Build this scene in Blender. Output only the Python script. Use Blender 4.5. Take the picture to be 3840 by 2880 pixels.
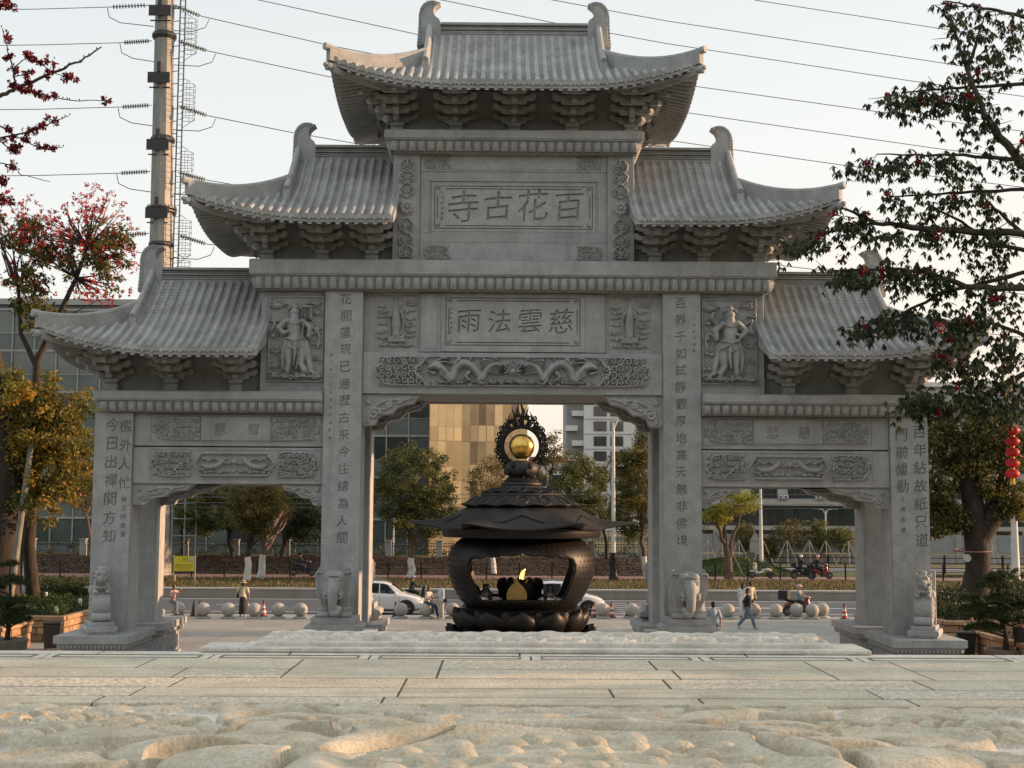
import bpy, math, random
import numpy as np
from mathutils import Matrix, Vector
R = math.radians
PI = math.pi
random.seed(7)
rng = np.random.default_rng(7)
scene = bpy.context.scene
COL = scene.collection
for o in list(bpy.data.objects):
    bpy.data.objects.remove(o)

# ------------------------------------------------------------------ camera
CAMP = Vector((-0.385, 0.0, 5.2))
cam_data = bpy.data.cameras.new('camera')
cam_data.sensor_fit = 'HORIZONTAL'
cam_data.sensor_width = 36.0
cam_data.lens = 36.0 * 5000 / 3840
cam_data.clip_start = 0.1
cam_data.clip_end = 3000
cam = bpy.data.objects.new('camera', cam_data)
COL.objects.link(cam)
CAMROT = Matrix.Rotation(-0.0088, 3, 'Z') @ Matrix.Rotation(PI / 2 + math.atan(461 / 5000), 3, 'X') @ Matrix.Rotation(0.0057, 3, 'Z')
cam.matrix_world = Matrix.Translation(CAMP) @ CAMROT.to_4x4()
scene.camera = cam

# ------------------------------------------------------------------ sky and sun
SUN_EL, SUN_AZ = R(9.5), R(7.0)          # azimuth measured from +X towards +Y
world = bpy.data.worlds.new('World')
scene.world = world
world.use_nodes = True
nt = world.node_tree
nt.nodes.clear()
wo = nt.nodes.new('ShaderNodeOutputWorld')
bg = nt.nodes.new('ShaderNodeBackground')
sky = nt.nodes.new('ShaderNodeTexSky')
sky.sky_type = 'NISHITA'
sky.sun_disc = False
sky.sun_elevation = SUN_EL
sky.sun_rotation = PI / 2 - SUN_AZ
sky.air_density = 1.0
sky.dust_density = 3.0
sky.ozone_density = 1.6
sky.altitude = 0
# evening haze: the clear-air sky is pulled towards a milky veil, cream low in the sky and pale grey-blue above
mixn = nt.nodes.new('ShaderNodeMix'); mixn.data_type = 'RGBA'
mixn.inputs[0].default_value = 0.87
tcn = nt.nodes.new('ShaderNodeTexCoord'); sep = nt.nodes.new('ShaderNodeSeparateXYZ')
nt.links.new(tcn.outputs['Generated'], sep.inputs[0])
vr = nt.nodes.new('ShaderNodeValToRGB'); ve = vr.color_ramp.elements
ve[0].position = 0.0; ve[0].color = (6.3, 5.1, 4.2, 1); ve[1].position = 0.46; ve[1].color = (4.5, 4.75, 4.85, 1)
for p_, c_ in ((0.10, (6.0, 5.45, 4.85, 1)), (0.22, (5.5, 5.55, 5.3, 1))):
    e_ = ve.new(p_); e_.color = c_
addx = nt.nodes.new('ShaderNodeMath'); addx.operation = 'MULTIPLY_ADD'; addx.inputs[1].default_value = -0.16
nt.links.new(sep.outputs[0], addx.inputs[0]); nt.links.new(sep.outputs[2], addx.inputs[2])
nt.links.new(addx.outputs[0], vr.inputs[0]); nt.links.new(vr.outputs[0], mixn.inputs[7])
nt.links.new(sky.outputs[0], mixn.inputs[6])
nt.links.new(mixn.outputs[2], bg.inputs[0])
bg.inputs[1].default_value = 0.123
nt.links.new(bg.outputs[0], wo.inputs[0])

sun_d = bpy.data.lights.new('sun', 'SUN')
sun_d.energy = 4.4
sun_d.angle = R(0.6)
sun_d.color = (1.0, 0.60, 0.34)
sun = bpy.data.objects.new('sun', sun_d)
COL.objects.link(sun)
sd = Vector((math.cos(SUN_EL) * math.cos(SUN_AZ), math.cos(SUN_EL) * math.sin(SUN_AZ), math.sin(SUN_EL)))
sun.rotation_euler = sd.to_track_quat('Z', 'Y').to_euler()
sun.location = (60, 40, 40)

vs = scene.view_settings
vs.view_transform = 'Standard'
vs.look = 'None'
vs.exposure = 0.62
vs.gamma = 1.0
vs.use_curve_mapping = False
scene.cycles.max_bounces = 6
scene.cycles.diffuse_bounces = 2
scene.cycles.transparent_max_bounces = 8
scene.cycles.caustics_reflective = False
scene.cycles.caustics_refractive = False

# ------------------------------------------------------------------ place measurement helpers
FPX = 5000 * 2212 / 3840
def at(px, py, Y):
    """world point at depth Y seen at (px,py) of the 2212-wide survey picture"""
    d = CAMROT @ Vector(((px - 1106) / FPX, -(py - 829.4) / FPX, -1))
    t = (Y - CAMP.y) / d.y
    return CAMP + d * t
def gnd(px, py, Z=0.0):
    d = CAMROT @ Vector(((px - 1106) / FPX, -(py - 829.4) / FPX, -1))
    t = (Z - CAMP.z) / d.z
    return CAMP + d * t

# ------------------------------------------------------------------ materials
MATS = {}
def _new(name):
    m = bpy.data.materials.new(name); m.use_nodes = True
    return m, m.node_tree, m.node_tree.nodes['Principled BSDF']
def ramp(nt, stops):
    r = nt.nodes.new('ShaderNodeValToRGB')
    el = r.color_ramp.elements
    while len(el) > len(stops): el.remove(el[-1])
    while len(el) < len(stops): el.new(0.5)
    for e, (p, c) in zip(el, stops):
        e.position = p; e.color = (*c, 1)
    return r
def mat(name, c, c2=None, scale=4.0, detail=6, rough=0.8, metal=0.0, bump=0.0, bscale=None, spec=None, stops=(0.35, 0.65),
        speck=0.0, sscale=60.0, coat=0.0, obj_rand=0.0, stretch=None, trans=0.0, stain=None, stain_amt=0.5, stain_scale=0.6):
    """noise-mottled procedural material in world space"""
    m, nt, b = _new(name)
    L = nt.links.new
    tc = nt.nodes.new('ShaderNodeNewGeometry'); src = tc.outputs['Position']
    if stretch:
        mp = nt.nodes.new('ShaderNodeMapping'); mp.inputs['Scale'].default_value = stretch
        L(src, mp.inputs[0]); src = mp.outputs[0]
    c2 = c2 or tuple(v * 0.8 for v in c)
    n = nt.nodes.new('ShaderNodeTexNoise'); n.inputs['Scale'].default_value = scale; n.inputs['Detail'].default_value = detail
    n.inputs['Roughness'].default_value = 0.65
    L(src, n.inputs['Vector'])
    r = ramp(nt, [(stops[0], c2), (stops[1], c)])
    L(n.outputs['Fac'], r.inputs[0])
    col = r.outputs[0]
    def mul(colr, fac_out, lo, hi):
        mr = nt.nodes.new('ShaderNodeMapRange'); mr.inputs[1].default_value = 0.3; mr.inputs[2].default_value = 0.7
        mr.inputs[3].default_value = lo; mr.inputs[4].default_value = hi
        L(fac_out, mr.inputs[0])
        mx = nt.nodes.new('ShaderNodeMix'); mx.data_type = 'RGBA'; mx.blend_type = 'MULTIPLY'; mx.inputs[0].default_value = 1
        L(colr, mx.inputs[6]); L(mr.outputs[0], mx.inputs[7])
        return mx.outputs[2]
    if speck:
        s = nt.nodes.new('ShaderNodeTexNoise'); s.inputs['Scale'].default_value = sscale; s.inputs['Detail'].default_value = 3
        L(src, s.inputs['Vector'])
        col = mul(col, s.outputs['Fac'], 1 - speck, 1 + speck)
    if stain:
        s = nt.nodes.new('ShaderNodeTexNoise'); s.inputs['Scale'].default_value = stain_scale; s.inputs['Detail'].default_value = 8
        s.inputs['Roughness'].default_value = 0.7
        mp = nt.nodes.new('ShaderNodeMapping'); mp.inputs['Scale'].default_value = (1.6, 1.6, 0.22); mp.inputs['Location'].default_value = (13, 7, 3)
        L(tc.outputs['Position'], mp.inputs[0]); L(mp.outputs[0], s.inputs['Vector'])
        mr = nt.nodes.new('ShaderNodeMapRange'); mr.inputs[1].default_value = 0.5; mr.inputs[2].default_value = 0.75
        mr.inputs[3].default_value = 0; mr.inputs[4].default_value = stain_amt
        L(s.outputs['Fac'], mr.inputs[0])
        mx = nt.nodes.new('ShaderNodeMix'); mx.data_type = 'RGBA'
        mx.inputs[7].default_value = (*stain, 1)
        L(mr.outputs[0], mx.inputs[0]); L(col, mx.inputs[6]); col = mx.outputs[2]
    if obj_rand:
        oi = nt.nodes.new('ShaderNodeObjectInfo')
        mr = nt.nodes.new('ShaderNodeMapRange'); mr.inputs[3].default_value = 1 - obj_rand; mr.inputs[4].default_value = 1 + obj_rand
        L(oi.outputs['Random'], mr.inputs[0])
        mx = nt.nodes.new('ShaderNodeMix'); mx.data_type = 'RGBA'; mx.blend_type = 'MULTIPLY'; mx.inputs[0].default_value = 1
        L(col, mx.inputs[6]); L(mr.outputs[0], mx.inputs[7]); col = mx.outputs[2]
    L(col, b.inputs['Base Color'])
    b.inputs['Roughness'].default_value = rough
    b.inputs['Metallic'].default_value = metal
    if spec is not None: b.inputs['Specular IOR Level'].default_value = spec
    if coat: b.inputs['Coat Weight'].default_value = coat; b.inputs['Coat Roughness'].default_value = 0.08
    if trans: b.inputs['Transmission Weight'].default_value = trans
    if bump:
        bn = nt.nodes.new('ShaderNodeTexNoise'); bn.inputs['Scale'].default_value = bscale or scale * 6; bn.inputs['Detail'].default_value = 5
        L(src, bn.inputs['Vector'])
        bp = nt.nodes.new('ShaderNodeBump'); bp.inputs['Strength'].default_value = bump; bp.inputs['Distance'].default_value = 0.02
        L(bn.outputs['Fac'], bp.inputs['Height']); L(bp.outputs[0], b.inputs['Normal'])
    MATS[name] = m
    return m
def leafmat(name, ca, cb, cc, trans=0.3, scale=1.2):
    m, nt, b = _new(name); L = nt.links.new
    at_ = nt.nodes.new('ShaderNodeAttribute'); at_.attribute_name = 'rnd'
    r = ramp(nt, [(0.0, ca), (0.55, cb), (1.0, cc)])
    L(at_.outputs['Fac'], r.inputs[0]); L(r.outputs[0], b.inputs['Base Color'])
    b.inputs['Roughness'].default_value = 0.55
    b.inputs['Specular IOR Level'].default_value = 0.35
    tr = nt.nodes.new('ShaderNodeBsdfTranslucent'); L(r.outputs[0], tr.inputs[0])
    mx = nt.nodes.new('ShaderNodeMixShader'); mx.inputs[0].default_value = trans
    L(b.outputs[0], mx.inputs[1]); L(tr.outputs[0], mx.inputs[2])
    out = [n for n in nt.nodes if n.type == 'OUTPUT_MATERIAL'][0]
    L(mx.outputs[0], out.inputs[0])
    MATS[name] = m
    return m
def emit(name, c, s):
    m, nt, b = _new(name)
    b.inputs['Base Color'].default_value = (*c, 1)
    b.inputs['Emission Color'].default_value = (*c, 1); b.inputs['Emission Strength'].default_value = s
    MATS[name] = m; return m

# stones: real-world base colours
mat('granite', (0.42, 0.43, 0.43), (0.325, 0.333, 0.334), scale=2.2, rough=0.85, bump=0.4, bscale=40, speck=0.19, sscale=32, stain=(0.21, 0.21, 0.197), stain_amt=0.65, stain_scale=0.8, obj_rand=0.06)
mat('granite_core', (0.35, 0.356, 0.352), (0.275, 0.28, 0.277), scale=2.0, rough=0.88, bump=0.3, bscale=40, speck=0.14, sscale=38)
mat('granite_carved', (0.41, 0.42, 0.415), (0.315, 0.323, 0.32), scale=3.0, rough=0.85, bump=0.5, bscale=40, speck=0.15, sscale=40)
mat('granite_roof', (0.44, 0.446, 0.442), (0.285, 0.29, 0.288), scale=1.3, rough=0.88, bump=0.5, bscale=30, speck=0.14, sscale=30, stain=(0.25, 0.235, 0.2), stain_amt=0.55, obj_rand=0.09)
mat('paving_warm', (0.63, 0.565, 0.435), (0.48, 0.43, 0.33), scale=2.0, rough=0.88, bump=0.9, bscale=28, speck=0.2, sscale=36, obj_rand=0.07, stain=(0.40, 0.33, 0.25), stain_amt=0.5, stain_scale=1.3)
mat('paving_rough', (0.72, 0.65, 0.52), (0.45, 0.40, 0.31), scale=14, rough=0.9, bump=1.6, bscale=22, speck=0.3, sscale=30, obj_rand=0.05)
mat('paving_pale', (0.74, 0.68, 0.55), (0.60, 0.55, 0.45), scale=2.5, rough=0.85, bump=0.6, bscale=30, speck=0.2, sscale=36, obj_rand=0.05, stain=(0.42, 0.39, 0.33), stain_amt=0.5)
mat('white_stone', (0.74, 0.69, 0.61), (0.55, 0.505, 0.44), scale=3.5, rough=0.85, bump=0.8, bscale=26, speck=0.14, sscale=45, stain=(0.40, 0.39, 0.33), stain_amt=0.5, stain_scale=3)
mat('joint_dirt', (0.13, 0.10, 0.085), (0.09, 0.075, 0.06), scale=8, rough=0.95)
mat('plaza_stone', (0.38, 0.352, 0.31), (0.31, 0.287, 0.25), scale=0.5, rough=0.8, bump=0.2, speck=0.1, sscale=14, obj_rand=0.09, stain=(0.28, 0.25, 0.21), stain_amt=0.45, stain_scale=0.25)
mat('asphalt', (0.105, 0.11, 0.12), (0.085, 0.09, 0.1), scale=0.4, rough=0.85, speck=0.15, sscale=12, bump=0.2)
mat('road_paint', (0.78, 0.78, 0.76), (0.6, 0.6, 0.58), scale=3, rough=0.7)
mat('kerb_concrete', (0.36, 0.32, 0.27), (0.28, 0.25, 0.21), scale=0.8, rough=0.9, speck=0.08, stretch=(1, 1, 0.3))
mat('kerb_top', (0.55, 0.52, 0.46), (0.45, 0.43, 0.38), scale=1, rough=0.9)
mat('dry_grass', (0.17, 0.145, 0.06), (0.095, 0.085, 0.035), scale=1.6, rough=0.95, bump=0.6, speck=0.35, sscale=9)
mat('earth', (0.085, 0.05, 0.033), (0.04, 0.026, 0.018), scale=2.2, rough=0.95, bump=1.0, bscale=12, speck=0.5, sscale=16)
mat('green_grass', (0.10, 0.13, 0.035), (0.055, 0.075, 0.02), scale=1.6, rough=0.95, bump=0.6, speck=0.3, sscale=9)
mat('brick_path', (0.30, 0.17, 0.14), (0.22, 0.13, 0.11), scale=3, rough=0.85, speck=0.12, sscale=14)
mat('black_metal', (0.018, 0.02, 0.022), (0.012, 0.013, 0.014), scale=6, rough=0.5, metal=0.3)
mat('concrete', (0.36, 0.35, 0.33), (0.28, 0.27, 0.255), scale=1.6, rough=0.9, speck=0.08)
mat('bronze_dark', (0.014, 0.013, 0.0128), (0.008, 0.0073, 0.007), scale=3, rough=0.45, metal=0.5, bump=0.25, bscale=24, stain=(0.05, 0.022, 0.012), stain_amt=0.6, stain_scale=1.5)
mat('bronze_matt', (0.042, 0.04, 0.04), (0.028, 0.026, 0.026), scale=2.5, rough=0.55, metal=0.4, bump=0.15, bscale=20, stain=(0.03, 0.027, 0.026), stain_amt=0.5, stain_scale=1.2)
mat('bronze_red', (0.085, 0.032, 0.018), (0.035, 0.018, 0.013), scale=2.5, rough=0.5, metal=0.5, bump=0.3, bscale=24)
mat('gold', (0.83, 0.54, 0.14), (0.42, 0.24, 0.06), scale=2.2, rough=0.27, metal=1.0, bump=0.2, bscale=10, stops=(0.32, 0.6))
mat('gold_plate', (0.55, 0.36, 0.11), (0.4, 0.26, 0.08), scale=3, rough=0.5, metal=0.6)
mat('steel_pole', (0.30, 0.295, 0.275), (0.21, 0.205, 0.19), scale=1.2, rough=0.55, metal=0.45, speck=0.05, stretch=(1, 1, 0.25))
mat('steel_dark', (0.07, 0.072, 0.072), (0.05, 0.05, 0.05), scale=3, rough=0.5, metal=0.5)
mat('galv', (0.13, 0.15, 0.15), (0.1, 0.115, 0.115), scale=3, rough=0.55, metal=0.4)
mat('porcelain', (0.28, 0.34, 0.32), (0.16, 0.2, 0.19), scale=3, rough=0.3)
mat('wire', (0.16, 0.17, 0.18), (0.12, 0.13, 0.14), scale=1, rough=0.6)
mat('bark_dark', (0.06, 0.045, 0.036), (0.025, 0.02, 0.017), scale=2.5, rough=0.95, bump=1.6, bscale=7, stretch=(2, 2, 0.5))
mat('bark_pale', (0.17, 0.115, 0.08), (0.09, 0.065, 0.05), scale=2.5, rough=0.95, bump=1.0, bscale=9, stretch=(2, 2, 0.5))
mat('bark_twig', (0.075, 0.062, 0.05), (0.045, 0.037, 0.03), scale=5, rough=0.9)
mat('limewash', (0.62, 0.59, 0.54), (0.34, 0.30, 0.26), scale=3, rough=0.9, stops=(0.3, 0.5))
mat('pole_white', (0.66, 0.66, 0.64), (0.5, 0.5, 0.48), scale=1.3, rough=0.6)
mat('sandstone', (0.42, 0.27, 0.15), (0.27, 0.165, 0.09), scale=2.5, rough=0.9, bump=1.2, bscale=12, speck=0.14, sscale=20, obj_rand=0.22)
mat('mortar', (0.2, 0.17, 0.13), (0.14, 0.12, 0.09), scale=6, rough=0.95)
mat('pot_stone', (0.27, 0.25, 0.21), (0.18, 0.17, 0.14), scale=3, rough=0.9, bump=0.6)
mat('plastic_black', (0.02, 0.021, 0.022), (0.015, 0.015, 0.016), scale=5, rough=0.45)
mat('car_white', (0.74, 0.74, 0.73), (0.72, 0.72, 0.71), scale=1, rough=0.28, coat=1.0)
mat('car_glass', (0.02, 0.025, 0.03), (0.015, 0.018, 0.022), scale=1, rough=0.08, spec=0.7)
mat('tyre', (0.02, 0.02, 0.02), (0.014, 0.014, 0.014), scale=6, rough=0.85)
mat('rim', (0.32, 0.32, 0.33), (0.25, 0.25, 0.26), scale=3, rough=0.35, metal=0.8)
mat('trim_black', (0.03, 0.03, 0.032), (0.024, 0.024, 0.025), scale=3, rough=0.5)
mat('lamp_clear', (0.7, 0.7, 0.68), (0.5, 0.5, 0.5), scale=5, rough=0.1, coat=1)
mat('lantern_red', (0.62, 0.015, 0.02), (0.45, 0.01, 0.014), scale=4, rough=0.5)
mat('lantern_yellow', (0.75, 0.55, 0.03), (0.6, 0.42, 0.02), scale=4, rough=0.6)
mat('sign_yellow', (0.72, 0.62, 0.04), (0.66, 0.56, 0.035), scale=1, rough=0.6)
mat('sign_print', (0.42, 0.24, 0.03), (0.36, 0.2, 0.02), scale=4, rough=0.7)
mat('sign_picture', (0.5, 0.55, 0.58), (0.2, 0.25, 0.3), scale=4, rough=0.7)
mat('glass_blue', (0.11, 0.135, 0.13), (0.06, 0.08, 0.08), scale=0.25, rough=0.12, spec=0.9, obj_rand=0.25)
mat('glass_dark', (0.035, 0.045, 0.052), (0.02, 0.025, 0.03), scale=0.3, rough=0.1, spec=0.9, obj_rand=0.3)
mat('glass_gold', (0.68, 0.54, 0.32), (0.48, 0.38, 0.22), scale=0.22, rough=0.24, metal=0.45, obj_rand=0.3)
mat('glass_bronze', (0.36, 0.29, 0.19), (0.16, 0.135, 0.10), scale=0.3, rough=0.12, metal=0.3, obj_rand=0.35)
mat('mullion', (0.40, 0.40, 0.39), (0.33, 0.33, 0.32), scale=1, rough=0.5, metal=0.3)
mat('mullion_gold', (0.42, 0.28, 0.18), (0.34, 0.22, 0.14), scale=1, rough=0.5, metal=0.3)
mat('spandrel', (0.16, 0.185, 0.175), (0.12, 0.145, 0.14), scale=0.5, rough=0.35)
mat('render_white', (0.70, 0.70, 0.69), (0.62, 0.62, 0.61), scale=0.5, rough=0.85)
mat('render_grey', (0.30, 0.31, 0.32), (0.26, 0.27, 0.28), scale=0.5, rough=0.85)
mat('render_beige', (0.44, 0.42, 0.38), (0.38, 0.36, 0.33), scale=0.5, rough=0.85)
mat('window_frame', (0.10, 0.11, 0.12), (0.08, 0.09, 0.1), scale=1, rough=0.5)
mat('roof_red', (0.34, 0.13, 0.08), (0.28, 0.1, 0.06), scale=1, rough=0.8)
leafmat('leaf_kapok', (0.016, 0.028, 0.012), (0.038, 0.056, 0.02), (0.10, 0.10, 0.03), 0.22)
leafmat('leaf_orange', (0.06, 0.08, 0.02), (0.22, 0.20, 0.04), (0.48, 0.25, 0.035), 0.4)
leafmat('leaf_olive', (0.045, 0.055, 0.016), (0.12, 0.12, 0.03), (0.26, 0.19, 0.035), 0.33)
leafmat('leaf_street', (0.045, 0.062, 0.02), (0.12, 0.135, 0.038), (0.24, 0.22, 0.06), 0.33)
leafmat('leaf_bronze', (0.05, 0.052, 0.016), (0.12, 0.105, 0.028), (0.22, 0.15, 0.04), 0.3)
leafmat('leaf_dark', (0.018, 0.032, 0.012), (0.042, 0.062, 0.018), (0.08, 0.1, 0.028), 0.18)
leafmat('leaf_yellow', (0.14, 0.17, 0.025), (0.28, 0.28, 0.03), (0.42, 0.36, 0.035), 0.35)
leafmat('leaf_hedge', (0.016, 0.035, 0.008), (0.04, 0.07, 0.012), (0.07, 0.11, 0.02), 0.2)
leafmat('grass_blade', (0.09, 0.08, 0.03), (0.16, 0.13, 0.05), (0.22, 0.17, 0.075), 0.2)
leafmat('petal_dark', (0.13, 0.008, 0.012), (0.21, 0.012, 0.018), (0.30, 0.02, 0.02), 0.2)
leafmat('petal_red', (0.30, 0.02, 0.02), (0.48, 0.035, 0.028), (0.55, 0.09, 0.04), 0.3)
leafmat('leaf_litter', (0.05, 0.028, 0.016), (0.10, 0.05, 0.028), (0.19, 0.11, 0.05), 0.0)
M = MATS

# ------------------------------------------------------------------ mesh builder
class MB:
    def __init__(s): s.v = []; s.f = []; s.n = 0
    def add(s, vs, fs):
        b = s.n
        s.v.extend([tuple(map(float, p)) for p in vs]); s.n += len(vs)
        s.f.extend([tuple(i + b for i in f) for f in fs])
        return s
    def box(s, x0, x1, y0, y1, z0, z1):
        if x0 > x1: x0, x1 = x1, x0
        if y0 > y1: y0, y1 = y1, y0
        if z0 > z1: z0, z1 = z1, z0
        return s.add([(x0, y0, z0), (x1, y0, z0), (x1, y1, z0), (x0, y1, z0), (x0, y0, z1), (x1, y0, z1), (x1, y1, z1), (x0, y1, z1)],
                     [(0, 3, 2, 1), (4, 5, 6, 7), (0, 1, 5, 4), (1, 2, 6, 5), (2, 3, 7, 6), (3, 0, 4, 7)])
    def frustum(s, r0, r1, z0, z1):
        """r = (x0,x1,y0,y1) at z0 and z1"""
        a, b = r0, r1
        return s.add([(a[0], a[2], z0), (a[1], a[2], z0), (a[1], a[3], z0), (a[0], a[3], z0), (b[0], b[2], z1), (b[1], b[2], z1), (b[1], b[3], z1), (b[0], b[3], z1)],
                     [(0, 3, 2, 1), (4, 5, 6, 7), (0, 1, 5, 4), (1, 2, 6, 5), (2, 3, 7, 6), (3, 0, 4, 7)])
    def prism(s, poly, axis, a, b):
        """poly in the two other axes (x->yz, y->xz, z->xy), extruded a..b"""
        n = len(poly)
        def P(p, t):
            return (t, p[0], p[1]) if axis == 'x' else (p[0], t, p[1]) if axis == 'y' else (p[0], p[1], t)
        vs_ = [P(p, a) for p in poly] + [P(p, b) for p in poly]
        fs = [tuple(range(n)), tuple(range(2 * n - 1, n - 1, -1))]
        fs += [(i, i + n, (i + 1) % n + n, (i + 1) % n) for i in range(n)]
        return s.add(vs_, fs)
    def tube(s, pts, rad, n=6, cap=True):
        pts = [Vector(p) for p in pts]
        if not hasattr(rad, '__len__'): rad = [rad] * len(pts)
        vs_, fs = [], []
        up = None
        for i, p in enumerate(pts):
            t = (pts[min(i + 1, len(pts) - 1)] - pts[max(i - 1, 0)])
            if t.length < 1e-9: t = Vector((0, 0, 1))
            t.normalize()
            if up is None:
                up = Vector((0, 0, 1)) if abs(t.z) < 0.9 else Vector((1, 0, 0))
            a = t.cross(up)
            if a.length < 1e-6: a = t.orthogonal()
            a.normalize(); b = a.cross(t).normalized(); up = b
            for k in range(n):
                w = 2 * PI * k / n
                vs_.append(p + (a * math.cos(w) + b * math.sin(w)) * rad[i])
        for i in range(len(pts) - 1):
            for k in range(n):
                fs.append((i * n + k, i * n + (k + 1) % n, (i + 1) * n + (k + 1) % n, (i + 1) * n + k))
        if cap:
            fs.append(tuple(range(n - 1, -1, -1))); m = (len(pts) - 1) * n; fs.append(tuple(range(m, m + n)))
        return s.add(vs_, fs)
    def cyl(s, p, r, h, n=16, axis='z', r2=None):
        r2 = r if r2 is None else r2
        d = {'x': Vector((1, 0, 0)), 'y': Vector((0, 1, 0)), 'z': Vector((0, 0, 1))}[axis]
        return s.tube([Vector(p), Vector(p) + d * h], [r, r2], n)
    def lathe(s, prof, n=32, c=(0, 0, 0), mod=None, cap=True):
        """prof: [(r,z)], mod(theta,i)->radius scale"""
        vs_, fs = [], []
        for i, (r, z) in enumerate(prof):
            for k in range(n):
                w = 2 * PI * k / n
                q = mod(w, i) if mod else 1.0
                dz = 0
                if isinstance(q, tuple): q, dz = q
                vs_.append((c[0] + r * q * math.cos(w), c[1] + r * q * math.sin(w), c[2] + z + dz))
        for i in range(len(prof) - 1):
            for k in range(n):
                fs.append((i * n + k, i * n + (k + 1) % n, (i + 1) * n + (k + 1) % n, (i + 1) * n + k))
        if cap:
            fs.append(tuple(range(n - 1, -1, -1))); m = (len(prof) - 1) * n; fs.append(tuple(range(m, m + n)))
        return s.add(vs_, fs)
    def ell(s, c, r, nu=12, nv=8, rot=None):
        if not hasattr(r, '__len__'): r = (r, r, r)
        vs_, fs = [], []
        c = Vector(c)
        rm = rot if rot is not None else Matrix.Identity(3)
        for j in range(nv + 1):
            ph = PI * j / nv
            for i in range(nu):
                th = 2 * PI * i / nu
                q = Vector((r[0] * math.sin(ph) * math.cos(th), r[1] * math.sin(ph) * math.sin(th), r[2] * math.cos(ph)))
                vs_.append(c + rm @ q)
        for j in range(nv):
            for i in range(nu):
                fs.append((j * nu + i, (j + 1) * nu + i, (j + 1) * nu + (i + 1) % nu, j * nu + (i + 1) % nu))
        return s.add(vs_, fs)
    def grid(s, P):
        """P: array (ny,nx,3)"""
        ny, nx = P.shape[:2]
        vs_ = P.reshape(-1, 3).tolist()
        fs = [(j * nx + i, j * nx + i + 1, (j + 1) * nx + i + 1, (j + 1) * nx + i) for j in range(ny - 1) for i in range(nx - 1)]
        return s.add(vs_, fs)
    def mesh(s, name):
        me = bpy.data.meshes.new(name)
        me.from_pydata(s.v, [], s.f)
        me.update()
        return me
    def build(s, name, m, parent=None, smooth=False, bevel=0, fix=True, **kw):
        me = s.mesh(name)
        if fix:
            import bmesh
            bm = bmesh.new(); bm.from_mesh(me)
            bmesh.ops.recalc_face_normals(bm, faces=bm.faces)
            bm.to_mesh(me); bm.free()
        return place(name, me, m, parent, smooth, bevel, **kw)

def place(name, me, m=None, parent=None, smooth=False, bevel=0, label=None, cat=None, group=None, kind=None, loc=None):
    if m is not None:
        mm = MATS[m] if isinstance(m, str) else m
        if len(me.materials) == 0: me.materials.append(mm)
    if smooth is True:
        me.shade_smooth()
    elif smooth:
        me.shade_smooth(); me.set_sharp_from_angle(angle=R(smooth))
    o = bpy.data.objects.new(name, me)
    COL.objects.link(o)
    if bevel:
        b = o.modifiers.new('edge', 'BEVEL'); b.width = bevel; b.segments = 1; b.limit_method = 'ANGLE'; b.angle_limit = R(40)
    if parent is not None: adopt(o, parent)
    if loc is not None: o.location = loc
    tag(o, label, cat, group, kind)
    return o
def wpos(o):
    v = Vector(o.location)
    return v + wpos(o.parent) if o.parent is not None and o.parent.get('_w') else v
def adopt(o, parent):
    o.parent = parent
    o.matrix_parent_inverse = Matrix.Identity(4) if parent.get('_local') else Matrix.Translation(-Vector(parent.location)) if parent.parent is None else Matrix.Identity(4)
def tag(o, label=None, cat=None, group=None, kind=None):
    if label: o['label'] = label
    if cat: o['category'] = cat
    if group: o['group'] = group
    if kind: o['kind'] = kind
    return o
def thing(name, label, cat, loc=(0, 0, 0), rz=0.0, group=None, local=True):
    """Empty at the thing's base. local=True: parts are modelled round the base point; otherwise in world space"""
    o = bpy.data.objects.new(name, None); COL.objects.link(o)
    o.location = loc; o.rotation_euler = (0, 0, rz); o.empty_display_size = 0.3
    if local: o['_local'] = 1
    return tag(o, label, cat, group)
def kids(o): return list(o.children)
def copy_tree(o, parent=None, **kw):
    c = o.copy(); COL.objects.link(c); c.parent = parent
    for ch in kids(o): copy_tree(ch, c)
    if kw: tag(c, **kw)
    return c
def evaluated(o, name=None):
    """apply modifiers and return plain mesh"""
    dg = bpy.context.evaluated_depsgraph_get()
    me = bpy.data.meshes.new_from_object(o.evaluated_get(dg), depsgraph=dg)
    me.name = name or o.name
    return me
def remeshed(mb, name, voxel, smooth_it=4, factor=0.6):
    me = mb.mesh(name); o = bpy.data.objects.new(name, me); COL.objects.link(o)
    r = o.modifiers.new('r', 'REMESH'); r.mode = 'VOXEL'; r.voxel_size = voxel
    if smooth_it:
        s = o.modifiers.new('s', 'SMOOTH'); s.iterations = smooth_it; s.factor = factor
    out = evaluated(o, name)
    bpy.data.objects.remove(o); out.materials.clear()
    out.shade_smooth()
    return out
def capsule(mb, a, b, ra, rb, n=10):
    a, b = Vector(a), Vector(b)
    d = (b - a); L = d.length
    if L < 1e-6: return mb.ell(a, ra, n, 6)
    d.normalize()
    pts, rr = [], []
    for k in range(4):
        w = PI / 2 * k / 4
        pts.append(a - d * ra * math.cos(w)); rr.append(max(ra * math.sin(w), ra * 0.03))
    pts.append(a); rr.append(ra); pts.append(b); rr.append(rb)
    for k in range(3, -1, -1):
        w = PI / 2 * k / 4
        pts.append(b + d * rb * math.cos(w)); rr.append(max(rb * math.sin(w), rb * 0.03))
    return mb.tube(pts, rr, n)
def chain(mb, pts, rad, n=10):
    for i in range(len(pts) - 1): capsule(mb, pts[i], pts[i + 1], rad[i], rad[i + 1], n)
    return mb
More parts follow.
